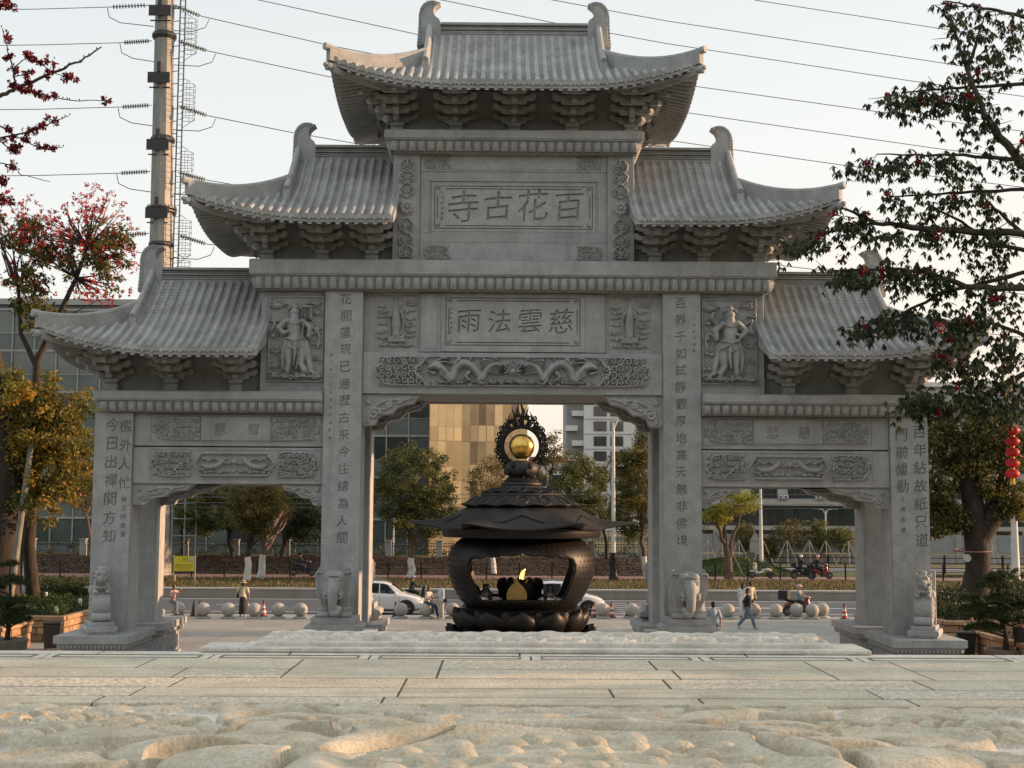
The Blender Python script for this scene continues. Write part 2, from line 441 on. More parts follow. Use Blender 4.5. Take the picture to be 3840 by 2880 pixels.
def fast_mesh(name, V, Fq, rnd=None):
    """V (n,3) array, Fq (m,k) int array; rnd per-face value stored as attribute"""
    me = bpy.data.meshes.new(name)
    n, (m, k) = len(V), Fq.shape
    me.vertices.add(n); me.vertices.foreach_set('co', np.ascontiguousarray(V, dtype=np.float32).ravel())
    me.loops.add(m * k); me.loops.foreach_set('vertex_index', np.ascontiguousarray(Fq, dtype=np.int32).ravel())
    me.polygons.add(m); me.polygons.foreach_set('loop_start', np.arange(0, m * k, k, dtype=np.int32))
    me.polygons.foreach_set('loop_total', np.full(m, k, dtype=np.int32))
    me.update(calc_edges=True); me.validate()
    if rnd is not None:
        a = me.attributes.new('rnd', 'FLOAT', 'FACE'); a.data.foreach_set('value', np.ascontiguousarray(rnd, dtype=np.float32))
    return me

# ------------------------------------------------------------------ carved relief (height field)
def spiral(cx, cz, r, turns=1.4, a0=0.0, d=1, n=22, tail=0.0):
    P = []
    for i in range(n):
        t = i / (n - 1); w = a0 + d * 2 * PI * turns * t; q = r * (1 - 0.82 * t)
        P.append((cx + q * math.cos(w), cz + q * math.sin(w)))
    return P
def hfield(W, Hh, strokes, step, base=0.0):
    """strokes: list of (points, radius or radii, height). returns grid X,Z,H"""
    nx = max(8, int(W / step)); nz = max(8, int(Hh / step))
    xs = np.linspace(0, W, nx); zs = np.linspace(0, Hh, nz)
    X, Z = np.meshgrid(xs, zs); Hm = np.full(X.shape, base, dtype=float)
    for pts, rad, h in strokes:
        if not hasattr(rad, '__len__'): rad = [rad] * len(pts)
        if len(pts) == 1: pts = [pts[0], (pts[0][0] + 1e-4, pts[0][1])]; rad = [rad[0]] * 2
        for i in range(len(pts) - 1):
            (ax, az), (bx, bz) = pts[i], pts[i + 1]
            rm = max(rad[i], rad[i + 1])
            i0 = max(0, int((min(ax, bx) - rm) / W * (nx - 1))); i1 = min(nx, int((max(ax, bx) + rm) / W * (nx - 1)) + 2)
            j0 = max(0, int((min(az, bz) - rm) / Hh * (nz - 1))); j1 = min(nz, int((max(az, bz) + rm) / Hh * (nz - 1)) + 2)
            if i1 <= i0 or j1 <= j0: continue
            x = X[j0:j1, i0:i1]; z = Z[j0:j1, i0:i1]
            dx, dz = bx - ax, bz - az; L2 = dx * dx + dz * dz + 1e-12
            t = np.clip(((x - ax) * dx + (z - az) * dz) / L2, 0, 1)
            dist = np.hypot(x - ax - t * dx, z - az - t * dz)
            r = rad[i] + (rad[i + 1] - rad[i]) * t
            v = h * np.sqrt(np.clip(1 - (dist / np.maximum(r, 1e-4)) ** 2, 0, 1))
            Hm[j0:j1, i0:i1] = np.maximum(Hm[j0:j1, i0:i1], v)
    return X, Z, Hm
def relief(name, x0, z0, W, Hh, yf, strokes, step=0.02, m='granite_carved', parent=None, flip=False, mask=None):
    X, Z, Hm = hfield(W, Hh, strokes, step)
    Hm = Hm * 1.8
    if mask is not None: keep = mask(X, Z)
    xx = (x0 + W - X) if flip else (x0 + X)
    P = np.stack([xx, yf - Hm, z0 + Z], -1)
    nz, nx = X.shape
    idx = np.arange(nx * nz).reshape(nz, nx)
    F = np.stack([idx[:-1, :-1], idx[:-1, 1:], idx[1:, 1:], idx[1:, :-1]], -1).reshape(-1, 4)
    if flip: F = F[:, ::-1]
    if mask is not None:
        k = (keep[:-1, :-1] & keep[1:, 1:] & keep[:-1, 1:] & keep[1:, :-1]).reshape(-1)
        F = F[k]
    me = fast_mesh(name, P.reshape(-1, 3), F)
    me.shade_smooth()
    return place(name, me, m, parent)

# ------------------------------------------------------------------ incised writing: a plate with glyph-shaped holes
def glyph_strip(name, strips, yf, depth, m, parent):
    """strips: (x0, x1, z0, z1, chars in a vertical row). One cell per character keeps every cut outline clean"""
    tot = MB()
    for x0, x1, z0, z1, chars in strips:
        chars = sorted(chars, key=lambda c: c[2])
        zs = [z0] + [(chars[i][2] + chars[i + 1][2]) / 2 for i in range(len(chars) - 1)] + [z1]
        for i, c in enumerate(chars):
            a, b = zs[i], zs[i + 1]
            h = c[3] * .62
            lo, hi = max(a, c[2] - h), min(b, c[2] + h)
            o = glyph_plate('cell', (x0, x1, lo, hi), [c], yf, depth, m, None)
            me = o.data
            tot.add([tuple(v.co) for v in me.vertices], [tuple(p.vertices) for p in me.polygons])
            bpy.data.objects.remove(o)
            for p, q in ((a, lo), (hi, b)):
                if q - p > .001: tot.add([(x0, yf, p), (x1, yf, p), (x1, yf, q), (x0, yf, q)], [(0, 1, 2, 3)])
    return tot.build(name, m, parent, fix=False)
def glyph_plate(name, rect, chars, yf, depth, m, parent, extra=None, bold=0.0):
    """rect (x0,x1,z0,z1); chars: list of (char, cx, cz, size, slant). The plate's front is at yf, glyphs cut through to depth behind"""
    cu = bpy.data.curves.new(name, 'CURVE'); cu.dimensions = '2D'; cu.fill_mode = 'BOTH'
    cu.extrude = depth / 2
    def poly(pts):
        sp = cu.splines.new('POLY'); sp.points.add(len(pts) - 1)
        for p, (x, z) in zip(sp.points, pts): p.co = (x, z, 0, 1)
        sp.use_cyclic_u = True
    x0, x1, z0, z1 = rect
    poly([(x0, z0), (x1, z0), (x1, z1), (x0, z1)])
    for pp in (extra or []): poly(pp)
    for ch, cx, cz, size, slant in chars:
        for pts in glyph_outlines(ch, size, slant, bold):
            poly([(cx + a, cz + b) for a, b in pts])
    o = bpy.data.objects.new(name, cu); COL.objects.link(o)
    me = evaluated(o, name); bpy.data.objects.remove(o)
    # curve lies in its local xy plane: map (x, y, z) -> (x, yf + depth/2 - z, y)
    n = len(me.vertices); co = np.empty(n * 3); me.vertices.foreach_get('co', co); co = co.reshape(-1, 3)
    co = np.stack([co[:, 0], yf + depth / 2 - co[:, 2], co[:, 1]], -1)
    me.vertices.foreach_set('co', co.ravel()); me.update()
    me.materials.clear()
    return place(name, me, m, parent)
_GL = {}
def glyph_outlines(ch, size, slant=0.0, bold=0.0):
    if ch not in _GL:
        td = bpy.data.curves.new('t', 'FONT'); td.body = ch; td.size = 1.0; td.resolution_u = 2
        td.align_x = 'CENTER'; td.offset = 0.005
        to = bpy.data.objects.new('t', td); COL.objects.link(to)
        bpy.context.view_layer.update()
        dg = bpy.context.evaluated_depsgraph_get()
        cv = to.evaluated_get(dg).to_curve(dg)
        outs = []
        for sp in cv.splines:
            if sp.type == 'BEZIER':
                bp = sp.bezier_points; n = len(bp); P = []
                for i in range(n):
                    a, b = bp[i], bp[(i + 1) % n]
                    p0, p1, p2, p3 = a.co, a.handle_right, b.handle_left, b.co
                    st = (p3 - p0).length
                    curved = ((p1 - p0).cross(p3 - p0)).length > 1e-5 * max(st, 1e-6) or ((p2 - p0).cross(p3 - p0)).length > 1e-5
                    k = 3 if curved and st > 0.03 else 1
                    for j in range(k):
                        t = j / k; u = 1 - t
                        q = p0 * u ** 3 + p1 * 3 * u * u * t + p2 * 3 * u * t * t + p3 * t ** 3
                        P.append((q.x, q.y))
            else:
                P = [(p.co[0], p.co[1]) for p in sp.points]
            if len(P) > 2: outs.append(P)
        to.to_curve_clear()
        bpy.data.objects.remove(to); bpy.data.curves.remove(td)
        if outs:
            A = np.array([p for o_ in outs for p in o_]); c = (A.min(0) + A.max(0)) / 2
            s = 1.0 / max((A.max(0) - A.min(0)).max(), 1e-6)
            outs = [[((p[0] - c[0]) * s, (p[1] - c[1]) * s) for p in o_] for o_ in outs]
        _GL[ch] = outs
    res = []
    for o_ in _GL[ch]:
        # brush feel: slight rise to the right and bend of the strokes
        res.append([(size * (x + slant * y * 0.4), size * (y + 0.06 * x + 0.02 * math.sin(5 * x + 3 * y))) for x, y in o_])
    return res

def relief_mat():
    """weathered carved slab: ochre crust on the raised parts, pale lime left in the hollows"""
    m, nt, b = _new('carved_slab'); L = nt.links.new
    g = nt.nodes.new('ShaderNodeNewGeometry'); sp = nt.nodes.new('ShaderNodeSeparateXYZ'); L(g.outputs['Position'], sp.inputs[0])
    mr = nt.nodes.new('ShaderNodeMapRange'); mr.inputs[1].default_value = 3.672; mr.inputs[2].default_value = 3.715; L(sp.outputs[2], mr.inputs[0])
    n = nt.nodes.new('ShaderNodeTexNoise'); n.inputs['Scale'].default_value = 3; n.inputs['Detail'].default_value = 8; n.inputs['Roughness'].default_value = .7
    L(g.outputs['Position'], n.inputs['Vector'])
    r1 = ramp(nt, [(0.30, (0.40, 0.34, 0.24)), (0.48, (0.55, 0.49, 0.37)), (0.66, (0.64, 0.59, 0.48))]); L(n.outputs['Fac'], r1.inputs[0])
    r2 = ramp(nt, [(0.35, (0.60, 0.56, 0.48)), (0.6, (0.76, 0.72, 0.64))]); L(n.outputs['Fac'], r2.inputs[0])
    mx = nt.nodes.new('ShaderNodeMix'); mx.data_type = 'RGBA'; L(mr.outputs[0], mx.inputs[0]); L(r2.outputs[0], mx.inputs[6]); L(r1.outputs[0], mx.inputs[7])
    s = nt.nodes.new('ShaderNodeTexNoise'); s.inputs['Scale'].default_value = 42; s.inputs['Detail'].default_value = 4; L(g.outputs['Position'], s.inputs['Vector'])
    m2 = nt.nodes.new('ShaderNodeMapRange'); m2.inputs[1].default_value = .3; m2.inputs[2].default_value = .7; m2.inputs[3].default_value = .80; m2.inputs[4].default_value = 1.14; L(s.outputs['Fac'], m2.inputs[0])
    m3 = nt.nodes.new('ShaderNodeMix'); m3.data_type = 'RGBA'; m3.blend_type = 'MULTIPLY'; m3.inputs[0].default_value = 1; L(mx.outputs[2], m3.inputs[6]); L(m2.outputs[0], m3.inputs[7])
    L(m3.outputs[2], b.inputs['Base Color']); b.inputs['Roughness'].default_value = .9
    bp = nt.nodes.new('ShaderNodeBump'); bp.inputs['Strength'].default_value = .6; bp.inputs['Distance'].default_value = .012; L(s.outputs['Fac'], bp.inputs['Height']); L(bp.outputs[0], b.inputs['Normal'])
    MATS['carved_slab'] = m
relief_mat()
# ================================================================== THE STONE GATE
YM = 43.6                      # depth of the gate's middle plane
YF, YR = 41.4, 45.8            # outer faces of the front and rear columns
gate = thing('memorial_gate', 'tall grey granite archway with three openings, five tiled roofs and carved inscriptions', 'gate', (0, YM, 0), local=False)
G = gate
def ybox(name, x0, x1, y0, y1, z0, z1, m='granite', bevel=0.015, parent=None, **kw):
    return MB().box(x0, x1, y0, y1, z0, z1).build(name, m, parent or G, bevel=bevel, **kw)

# ---------------- plinths
def plinth_meshes():
    W, D = 2.2, 3.15
    top = MB().box(-W / 2, W / 2, -D / 2, D / 2, 1.13, 1.35)
    base = MB()
    # lotus skirt under the slab: tapering bands
    base.frustum((-W / 2 + .2, W / 2 - .2, -D / 2 + .2, D / 2 - .2), (-W / 2 + .04, W / 2 - .04, -D / 2 + .04, D / 2 - .04), 0.92, 1.127)
    petals = MB()
    for side in range(4):
        L = W if side % 2 == 0 else D; n = int(L / 0.125); off = D / 2 if side % 2 == 0 else W / 2
        for i in range(n):
            u = -L / 2 + .1 + (L - .2) * (i + .5) / n
            for (z, o_) in ((1.03, off - .09),):
                c = (u, -o_ + .02) if side == 0 else (o_ - .02, u) if side == 1 else (u, o_ - .02) if side == 2 else (-o_ + .02, u)
                petals.ell((c[0], c[1], z), (.052 if side % 2 == 0 else .05, .05 if side % 2 == 0 else .052, .085), 6, 5)
    body = MB().box(-W / 2 + .24, W / 2 - .24, -D / 2 + .24, D / 2 - .24, 0.0, 0.918)
    body.box(-W / 2 + .06, W / 2 - .06, -D / 2 + .06, D / 2 - .06, 0.0, 0.16).box(-W / 2 + .14, W / 2 - .14, -D / 2 + .14, D / 2 - .14, 0.162, 0.25)
    for sx in (-1, 1):
        for sy in (-1, 1):
            body.box(sx * (W / 2 - .28) - .05, sx * (W / 2 - .28) + .05 + 0.011 * sx, sy * (D / 2 - .28) - .05, sy * (D / 2 - .28) + .05 + .011 * sy, .25, .915)
    def carve(L):
        S = []; r = random.Random(5)
        for i in range(int(L / .16)):
            x = .1 + (L - .2) * i / (L / .16 - 1)
            S.append((spiral(x, .12 + .36 * r.random(), .1, 1.2, r.random() * 6, r.choice((-1, 1))), .026, .05))
            S.append(([(x, .05), (x + .06 * r.uniform(-1, 1), .3), (x, .55)], [.02, .035, .015], .045))
        return hfield(L, .6, S, .03)
    rel = MB()
    for side in range(4):
        L = (W if side % 2 == 0 else D) - .72; X, Z, Hh = carve(L)
        off = (D if side % 2 == 0 else W) / 2 - .235
        U = X - L / 2; V = off + Hh
        if side == 0: P = np.stack([U, -V, Z + .27], -1)
        elif side == 2: P = np.stack([-U, V, Z + .27], -1)
        elif side == 1: P = np.stack([V, U, Z + .27], -1)
        else: P = np.stack([-V, -U, Z + .27], -1)
        rel.grid(P)
    return [(top.mesh('slab'), 'slab', 'granite', 0), (base.mesh('lotus_skirt'), 'lotus_skirt', 'granite', 0), (petals.mesh('petal_row'), 'petal_row', 'granite_carved', 1),
            (body.mesh('block'), 'block', 'granite', 0), (rel.mesh('carving'), 'carving', 'granite_carved', 1)]
PL = plinth_meshes()
for x in (-12.35, -5.3, 5.3, 12.35):
    for y in (41.3, 45.55):
        p = MB().box(x - .3, x + .3, y - .3, y + .3, 0.01, 1.0).build('plinth', 'granite_core', G)
        for me, nm, m, sm in PL:
            o = place(nm, me, m, None, smooth=bool(sm)); o.parent = p
            o.matrix_parent_inverse = Matrix.Identity(4); o.location = Vector((x, y, 0))
            # p's mesh is in world coordinates relative to the gate, so no further offset is needed

# ---------------- columns with incised couplets
COLW = 1.18
cols = [(-12.36, 8.05), (-5.29, 11.91), (5.29, 11.91), (12.36, 8.05)]
def col_chars(x, spec):
    return [(c, cx, cz, s, sl) for c, cx, cz, s, sl in spec]
inner_L = '花開蓮現已遍歴古来今往總為人間'
inner_R = '百界千如試靜觀厚地高天無非佛境'
def vert(chars, cx, z0, z1, s, slant=.12):
    n = len(chars)
    return [(c, cx + .012 * math.sin(i * 2.3), z0 + (z1 - z0) * i / (n - 1), s, slant) for i, c in enumerate(chars)]
writing = {   # strips: left edge, right edge (relative to the column axis), characters
    0: [(-.59, .185, vert('今日出禪関方知', -12.40, 7.66, 4.23, .40)), (.185, .59, vert('檻外人忙', -11.985, 7.64, 5.87, .37) + vert('陳正明敬書', -11.97, 5.36, 4.3, .17))],
    1: [(-.59, -.24, vert('歲次甲午年仲夏沙門釋敬書', -5.66, 9.9, 7.3, .085)), (-.24, .59, vert(inner_L, -5.23, 11.66, 4.22, .34, .05))],
    2: [(-.59, .24, vert(inner_R, 5.25, 11.6, 4.19, .34, .05)), (.24, .59, vert('沙門釋敬撰書', 5.68, 11.1, 10.1, .085))],
    3: [(-.59, .08, vert('門前幡動', 12.12, 7.5, 5.9, .38) + vert('王秀吉書', 12.12, 5.5, 4.55, .17)), (.08, .59, vert('百年鉆故紙只道', 12.68, 7.6, 4.25, .40))],
}
for k, (x, ztop) in enumerate(cols):
    for front in (True, False):
        y0, y1 = (YF + .05, YF + 1.22) if front else (YR - 1.2, YR)
        zt = ztop
        ch = .035
        prof = [(x - COLW / 2, y0 + (0 if front else ch)), (x - COLW / 2, y1 - ch), (x - COLW / 2 + ch, y1), (x + COLW / 2 - ch, y1), (x + COLW / 2, y1 - ch), (x + COLW / 2, y0)]
        if not front: prof = [(x - COLW / 2 + ch, y0)] + prof + [(x + COLW / 2 - ch, y0)]; prof[-2] = (x + COLW / 2, y0 + ch)
        c = MB().prism(prof, 'z', 1.352, zt).build('column', 'granite', G)
        if front:
            st = [(x + (a if a > -.59 else -.586), x + (b if b < .59 else .586), 1.356, zt - .003, ch_) for a, b, ch_ in writing[k]]
            pl = glyph_strip('inscription', st, YF, .049, 'granite', None)
            pl.parent = c

# ---------------- cornices with a row of lotus petals
def cornice(x0, x1, zb, zm, zt, y0, y1, ends=(1, 1)):
    """flat band zm..zt, petals zb..zm tapering inwards"""
    c = MB().box(x0, x1, y0, y1, zm + .03, zt - .035)
    c.frustum((x0, x1, y0, y1), (x0 + .07 * ends[0], x1 - .07 * ends[1], y0 + .07, y1 - .07), zt - .034, zt)
    c.box(x0 + .03 * ends[0], x1 - .03 * ends[1], y0 + .03, y1 - .03, zm - .012, zm + .028)
    o = c.build('cornice', 'granite', G, bevel=.01)
    t = .30
    e0, e1 = t * ends[0], t * ends[1]
    u = MB().frustum((x0 + e0, x1 - e1, y0 + t, y1 - t), (x0 + .1 * ends[0], x1 - .1 * ends[1], y0 + .11, y1 - .11), zb + .03, zm - .014)
    u.box(x0 + e0 - .03 * ends[0], x1 - e1 + .03 * ends[1], y0 + t - .03, y1 - t + .03, zb, zb + .05)
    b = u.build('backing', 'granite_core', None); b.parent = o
    # petals: swelling lobes with a raised lip
    def petal_row(ax0, ax1, n, fn):
        g = MB(); h = zm - zb - .03
        w = (ax1 - ax0) / n
        for i in range(n):
            cx = ax0 + w * (i + .5)
            nu, nv = 7, 6
            P = np.zeros((nv, nu, 3))
            for b_ in range(nv):
                v = b_ / (nv - 1)
                for a in range(nu):
                    s_ = a / (nu - 1) * 2 - 1
                    # outward bulge: round profile in section and across each petal
                    out = .05 + .17 * math.sin(PI * (.12 + .80 * v)) ** .8 * math.sqrt(max(0, 1 - abs(s_) ** 3.2)) + .06 * v
                    hw = w * .5 * (.985 if v > .2 else .8 + .9 * v)
                    P[b_, a] = fn(cx + s_ * hw, out, zb + .03 + h * v)
            g.grid(P)
            # thin spine between petals
            s0 = fn(ax0 + w * i, .11, zb + .06); s1 = fn(ax0 + w * i, .25, zb + .12 + h * .45); s2 = fn(ax0 + w * i, .17, zm - .02)
            g.tube([s0, s1, s2], .014, 4, cap=False)
        return g
    pr = .285
    n = max(1, round((x1 - x0 - .3 * sum(ends)) / pr))
    a, b_ = x0 + .15 * ends[0], x1 - .15 * ends[1]
    g = petal_row(a, b_, n, lambda u_, o_, z: (u_, y0 + t - o_, z))
    gb = petal_row(a, b_, n, lambda u_, o_, z: (u_, y1 - t + o_, z)); g.add(gb.v, gb.f)
    ny = round((y1 - y0 - .6) / pr)
    if ends[0]:
        q = petal_row(y0 + .15, y1 - .15, ny, lambda u_, o_, z: (x0 + t - o_, u_, z)); g.add(q.v, q.f)
    if ends[1]:
        q = petal_row(y0 + .15, y1 - .15, ny, lambda u_, o_, z: (x1 - t + o_, u_, z)); g.add(q.v, q.f)
    pz = g.build('petal_band', 'granite_carved', None, smooth=True); pz.parent = o
    return o
YC0, YC1 = 41.0, 46.2
cornice(-12.92, -5.895, 8.06, 8.42, 8.72, YC0, YC1, (1, 0))
cornice(5.895, 12.92, 8.06, 8.42, 8.72, YC0, YC1, (0, 1))
cornice(-8.22, 8.22, 11.92, 12.36, 12.86, YC0, YC1)
cornice(-4.08, 4.08, 16.33, 16.70, 17.02, YC0, YC1)

# ---------------- scrollwork helpers for reliefs
def cloud(cx, cz, r, seed=0, amp=.05):
    rr = random.Random(seed); S = []
    for i in range(3):
        S.append((spiral(cx + rr.uniform(-1, 1) * r * 1.2, cz + rr.uniform(-.4, .4) * r, r * rr.uniform(.55, .9), 1.3, rr.random() * 6, rr.choice((-1, 1)), 14), r * .22, amp))
    S.append(([(cx - 2.2 * r, cz - .3 * r), (cx - r, cz - .1 * r), (cx + r, cz - .35 * r), (cx + 2.4 * r, cz)], [r * .05, r * .25, r * .25, r * .04], amp))
    return S
def scrollend(W, H, seed, amp=.05):
    """pointed scroll medallion W x H"""
    rr = random.Random(seed); S = []
    # outline
    S.append(([(W * .98, H * .06), (W * .45, H * .06), (W * .2, H * .10), (W * .16, H * .28), (.03 * W, H * .38), (.03 * W, H * .62), (W * .16, H * .72), (W * .2, H * .9), (W * .45, H * .94), (W * .98, H * .94)], H * .035, amp * .8))
    for i in range(6):
        for j in range(4):
            S.append((spiral(W * (.15 + .157 * i) + rr.uniform(-.02, .02), H * (.17 + .22 * j) + rr.uniform(-.02, .02), H * rr.uniform(.09, .13), 1.25, rr.random() * 6, 1 if (i + j) % 2 else -1, 14), H * .032, amp))
    return S
def panel_frame(mb, x0, x1, z0, z1, y, w, t):
    mb.box(x0, x1, y - t, y, z1 - w, z1).box(x0, x1, y - t, y, z0, z0 + w)
    mb.box(x0, x0 + w, y - t, y, z0 + w, z1 - w).box(x1 - w, x1, y - t, y, z0 + w, z1 - w)
def fret_holes(x0, x1, z0, z1, w=.035, c=.2):
    """thin incised border broken by square key corners: closed loops cut in a plate"""
    L = []
    def rect(a, b, c_, d): L.append([(a, c_), (b, c_), (b, d), (a, d)])
    for off in (0, .085):
        a, b, e, f = x0 + off, x1 - off, z0 + off, z1 - off
        k = c + (.06 if off else 0)
        rect(a + k, b - k, e, e + w * .8); rect(a + k, b - k, f - w * .8, f)
        rect(a, a + w * .8, e + k, f - k); rect(b - w * .8, b, e + k, f - k)
    for sx, sz in ((1, 1), (-1, 1), (1, -1), (-1, -1)):
        px = x0 if sx > 0 else x1; pz = z0 if sz > 0 else z1
        def R2(a, b, c_, d):
            xa, xb = sorted((px + sx * a, px + sx * b)); za, zb_ = sorted((pz + sz * c_, pz + sz * d)); rect(xa, xb, za, zb_)
        R2(0, c - .02, 0, w * .7); R2(0, w * .7, w * .7 + .004, c - .02)
        R2(.06, .14, .06, .085); R2(.06, .085, .09, .14); R2(.115, .14, .09, .14); R2(.165, .19, w * .7 + .02, .19)
    return L

# ---------------- outer bays
for s in (-1, 1):
    xi, xo = 5.885, 11.765
    X = lambda a, b: (min(s * a, s * b), max(s * a, s * b))
    a, b = X(xi, xo)
    ybox('lintel_core', a, b, 41.75, 45.45, 5.9, 8.05, 'granite_core', 0)
    ybox('upper_beam', a, b, 41.56, 41.748, 7.03, 8.05)
    ybox('lower_beam', a, b, 41.5, 41.748, 5.86, 6.99)
    ybox('rear_beam', a, b, 45.452, 45.7, 5.86, 8.05)
    # upper beam: raised tablet with two characters and cloud ends
    cx = s * 8.61; half = 2.62
    fr = MB(); tab = (cx - 1.08, cx + 1.08)
    pts = [(tab[0] - .25, 7.58), (tab[0], 7.95), (tab[1], 7.95), (tab[1] + .25, 7.58), (tab[1], 7.21), (tab[0], 7.21)]
    pts2 = [(cx + (px - cx) * .985, 7.58 + (pz - 7.58) * .95) for px, pz in pts]
    two = [('慧', -9.09, 7.56, .38, .05), ('智', -8.06, 7.57, .36, .05)] if s < 0 else [('悲', 8.12, 7.56, .38, .05), ('慈', 9.12, 7.57, .38, .05)]
    gp = glyph_plate('tablet', (tab[0], tab[1], 7.21, 7.95), two, 41.525, .034, 'granite', G)
    for e in (-1, 1):
        x0 = cx + e * 1.1 if e > 0 else cx - half
        W_ = half - 1.1
        relief('cloud_scroll', x0, 7.19, W_, .78, 41.558, scrollend(W_, .78, 3 + e, .055), .022, parent=G, flip=(e > 0))
    # lower beam: scroll ends and pair of flying figures
    for e in (-1, 1):
        x0 = cx - half if e < 0 else cx + 1.36
        relief('cloud_scroll', x0, 6.04, half - 1.36, .86, 41.498, scrollend(half - 1.36, .86, 9 + e, .07), .02, parent=G, flip=(e > 0))
    for z0_, z1_ in ((6.0, 6.94), (7.155, 8.0)):
        fm = MB(); panel_frame(fm, cx - half - .03, cx + half + .03, z0_, z1_, 41.5 if z0_ < 7 else 41.56, .028, .022); fm.build('panel_frame', 'granite', G)
    W_, H_ = 2.7, .82; S = []
    fp = [(W_ * .04, .41), (W_ * .12, .75), (W_ * .88, .75), (W_ * .96, .41), (W_ * .88, .07), (W_ * .12, .07), (W_ * .04, .41)]
    S.append((fp, .035, .07))
    for e in (0, 1):
        q = lambda x: x if e == 0 else W_ - x
        body = [(q(.35), .38), (q(.55), .32), (q(.8), .36), (q(.95), .46), (q(1.03), .55)]
        S += [(body, [.03, .07, .09, .08, .06], .10), ([(q(1.06), .60)], .06, .11), ([(q(.98), .5), (q(1.14), .44), (q(1.24), .46)], .028, .1),
              ([(q(.4), .36), (q(.3), .5), (q(.42), .58), (q(.3), .64)], .022, .07), ([(q(.9), .5), (q(.7), .6), (q(.55), .52), (q(.4), .62)], .025, .07),
              ([(q(.5), .3), (q(.35), .22), (q(.2), .3)], .03, .08)]
        for i in range(4): S += cloud(q(.45 + .22 * i), .17 + .02 * (i % 2), .055, i, .06)
    S.append(([(W_ / 2, .5)], .10, .12)); S.append(([(W_ / 2, .38), (W_ / 2 + .05, .25), (W_ / 2 - .04, .17)], .03, .06))
    relief('figure_carving', cx - W_ / 2, 6.05, W_, H_, 41.498, S, .018, parent=G)
    # corner brackets under the lintel, front and rear
    def bracket(side_x, dirn, zt, L, Hh, y0, y1):
        prof = [(0, 0), (L, 0), (L - .06 * L, -.10 * Hh), (L * .86, -.30 * Hh), (L * .72, -.34 * Hh), (L * .60, -.42 * Hh), (L * .50, -.62 * Hh), (L * .34, -.66 * Hh), (L * .26, -.74 * Hh), (L * .22, -.96 * Hh), (L * .12, -Hh), (0, -Hh)]
        poly = [(side_x + dirn * p[0], zt + p[1]) for p in prof]
        o = MB().prism(poly, 'y', y0, y1).build('corner_bracket', 'granite', G, bevel=.008)
        S = []
        def q(u, v): return (u * L, Hh + v * Hh)
        S += [(spiral(*q(.2, -.62), Hh * .2, 1.4, 0, 1, 18), Hh * .055, .05), (spiral(*q(.45, -.32), Hh * .13, 1.3, 2, -1, 16), Hh * .045, .05),
              (spiral(*q(.63, -.2), Hh * .10, 1.3, 4, 1, 14), Hh * .04, .045), ([q(.1, -.9), q(.12, -.6), q(.25, -.35), q(.45, -.16), q(.7, -.2), q(.85, -.12)], Hh * .045, .045),
              (spiral(*q(.12, -.25), Hh * .09, 1.2, 1, 1, 12), Hh * .04, .045), ([q(.2, -.45), q(.36, -.5), q(.5, -.4)], Hh * .035, .04)]
        def inside(X_, Z_):
            u = X_ / L; v = (Z_ - Hh) / Hh
            pu = [p[0] / L for p in prof[1:-1]][::-1]; pv = [p[1] / Hh for p in prof[1:-1]][::-1]
            return v > np.interp(u, pu, pv) + .05
        x0 = side_x if dirn > 0 else side_x - L
        c = relief('scroll_carving', x0, zt - Hh, L, Hh - .01, y0 - .002, S, .02, parent=None, flip=(dirn < 0), mask=inside); c.parent = o
    for side_x, dirn in ((-xo, 1), (-xi, -1)) if s < 0 else ((xi, 1), (xo, -1)):
        inner = abs(side_x) < 7
        bracket(side_x, dirn, 5.856, 1.35 if inner else 1.9, .66 if inner else .66, 41.6, 42.05)
        bracket(side_x, dirn, 5.856, 1.9, .66, 45.1, 45.5)
    # small panel with the guardian relief beside the inner column
    a, b = X(5.885, 7.9)
    ybox('guardian_panel', a, b, 41.56, 45.6, 8.722, 11.915)
    W_, H_ = 1.72, 2.72; S = []
    # diaper ground
    for i in range(-10, 22):
        S.append(([(i * .13, 0), (i * .13 + H_ * .9, H_)], .014, .018)); S.append(([(i * .13, 0), (i * .13 - H_ * .9, H_)], .014, .018))
    f = 1 if s < 0 else -1
    q = lambda x: W_ / 2 + f * x
    S += [([(0.02, .03), (W_ - .02, .03), (W_ - .02, H_ - .03), (.02, H_ - .03), (.02, .03)], .03, .05)]
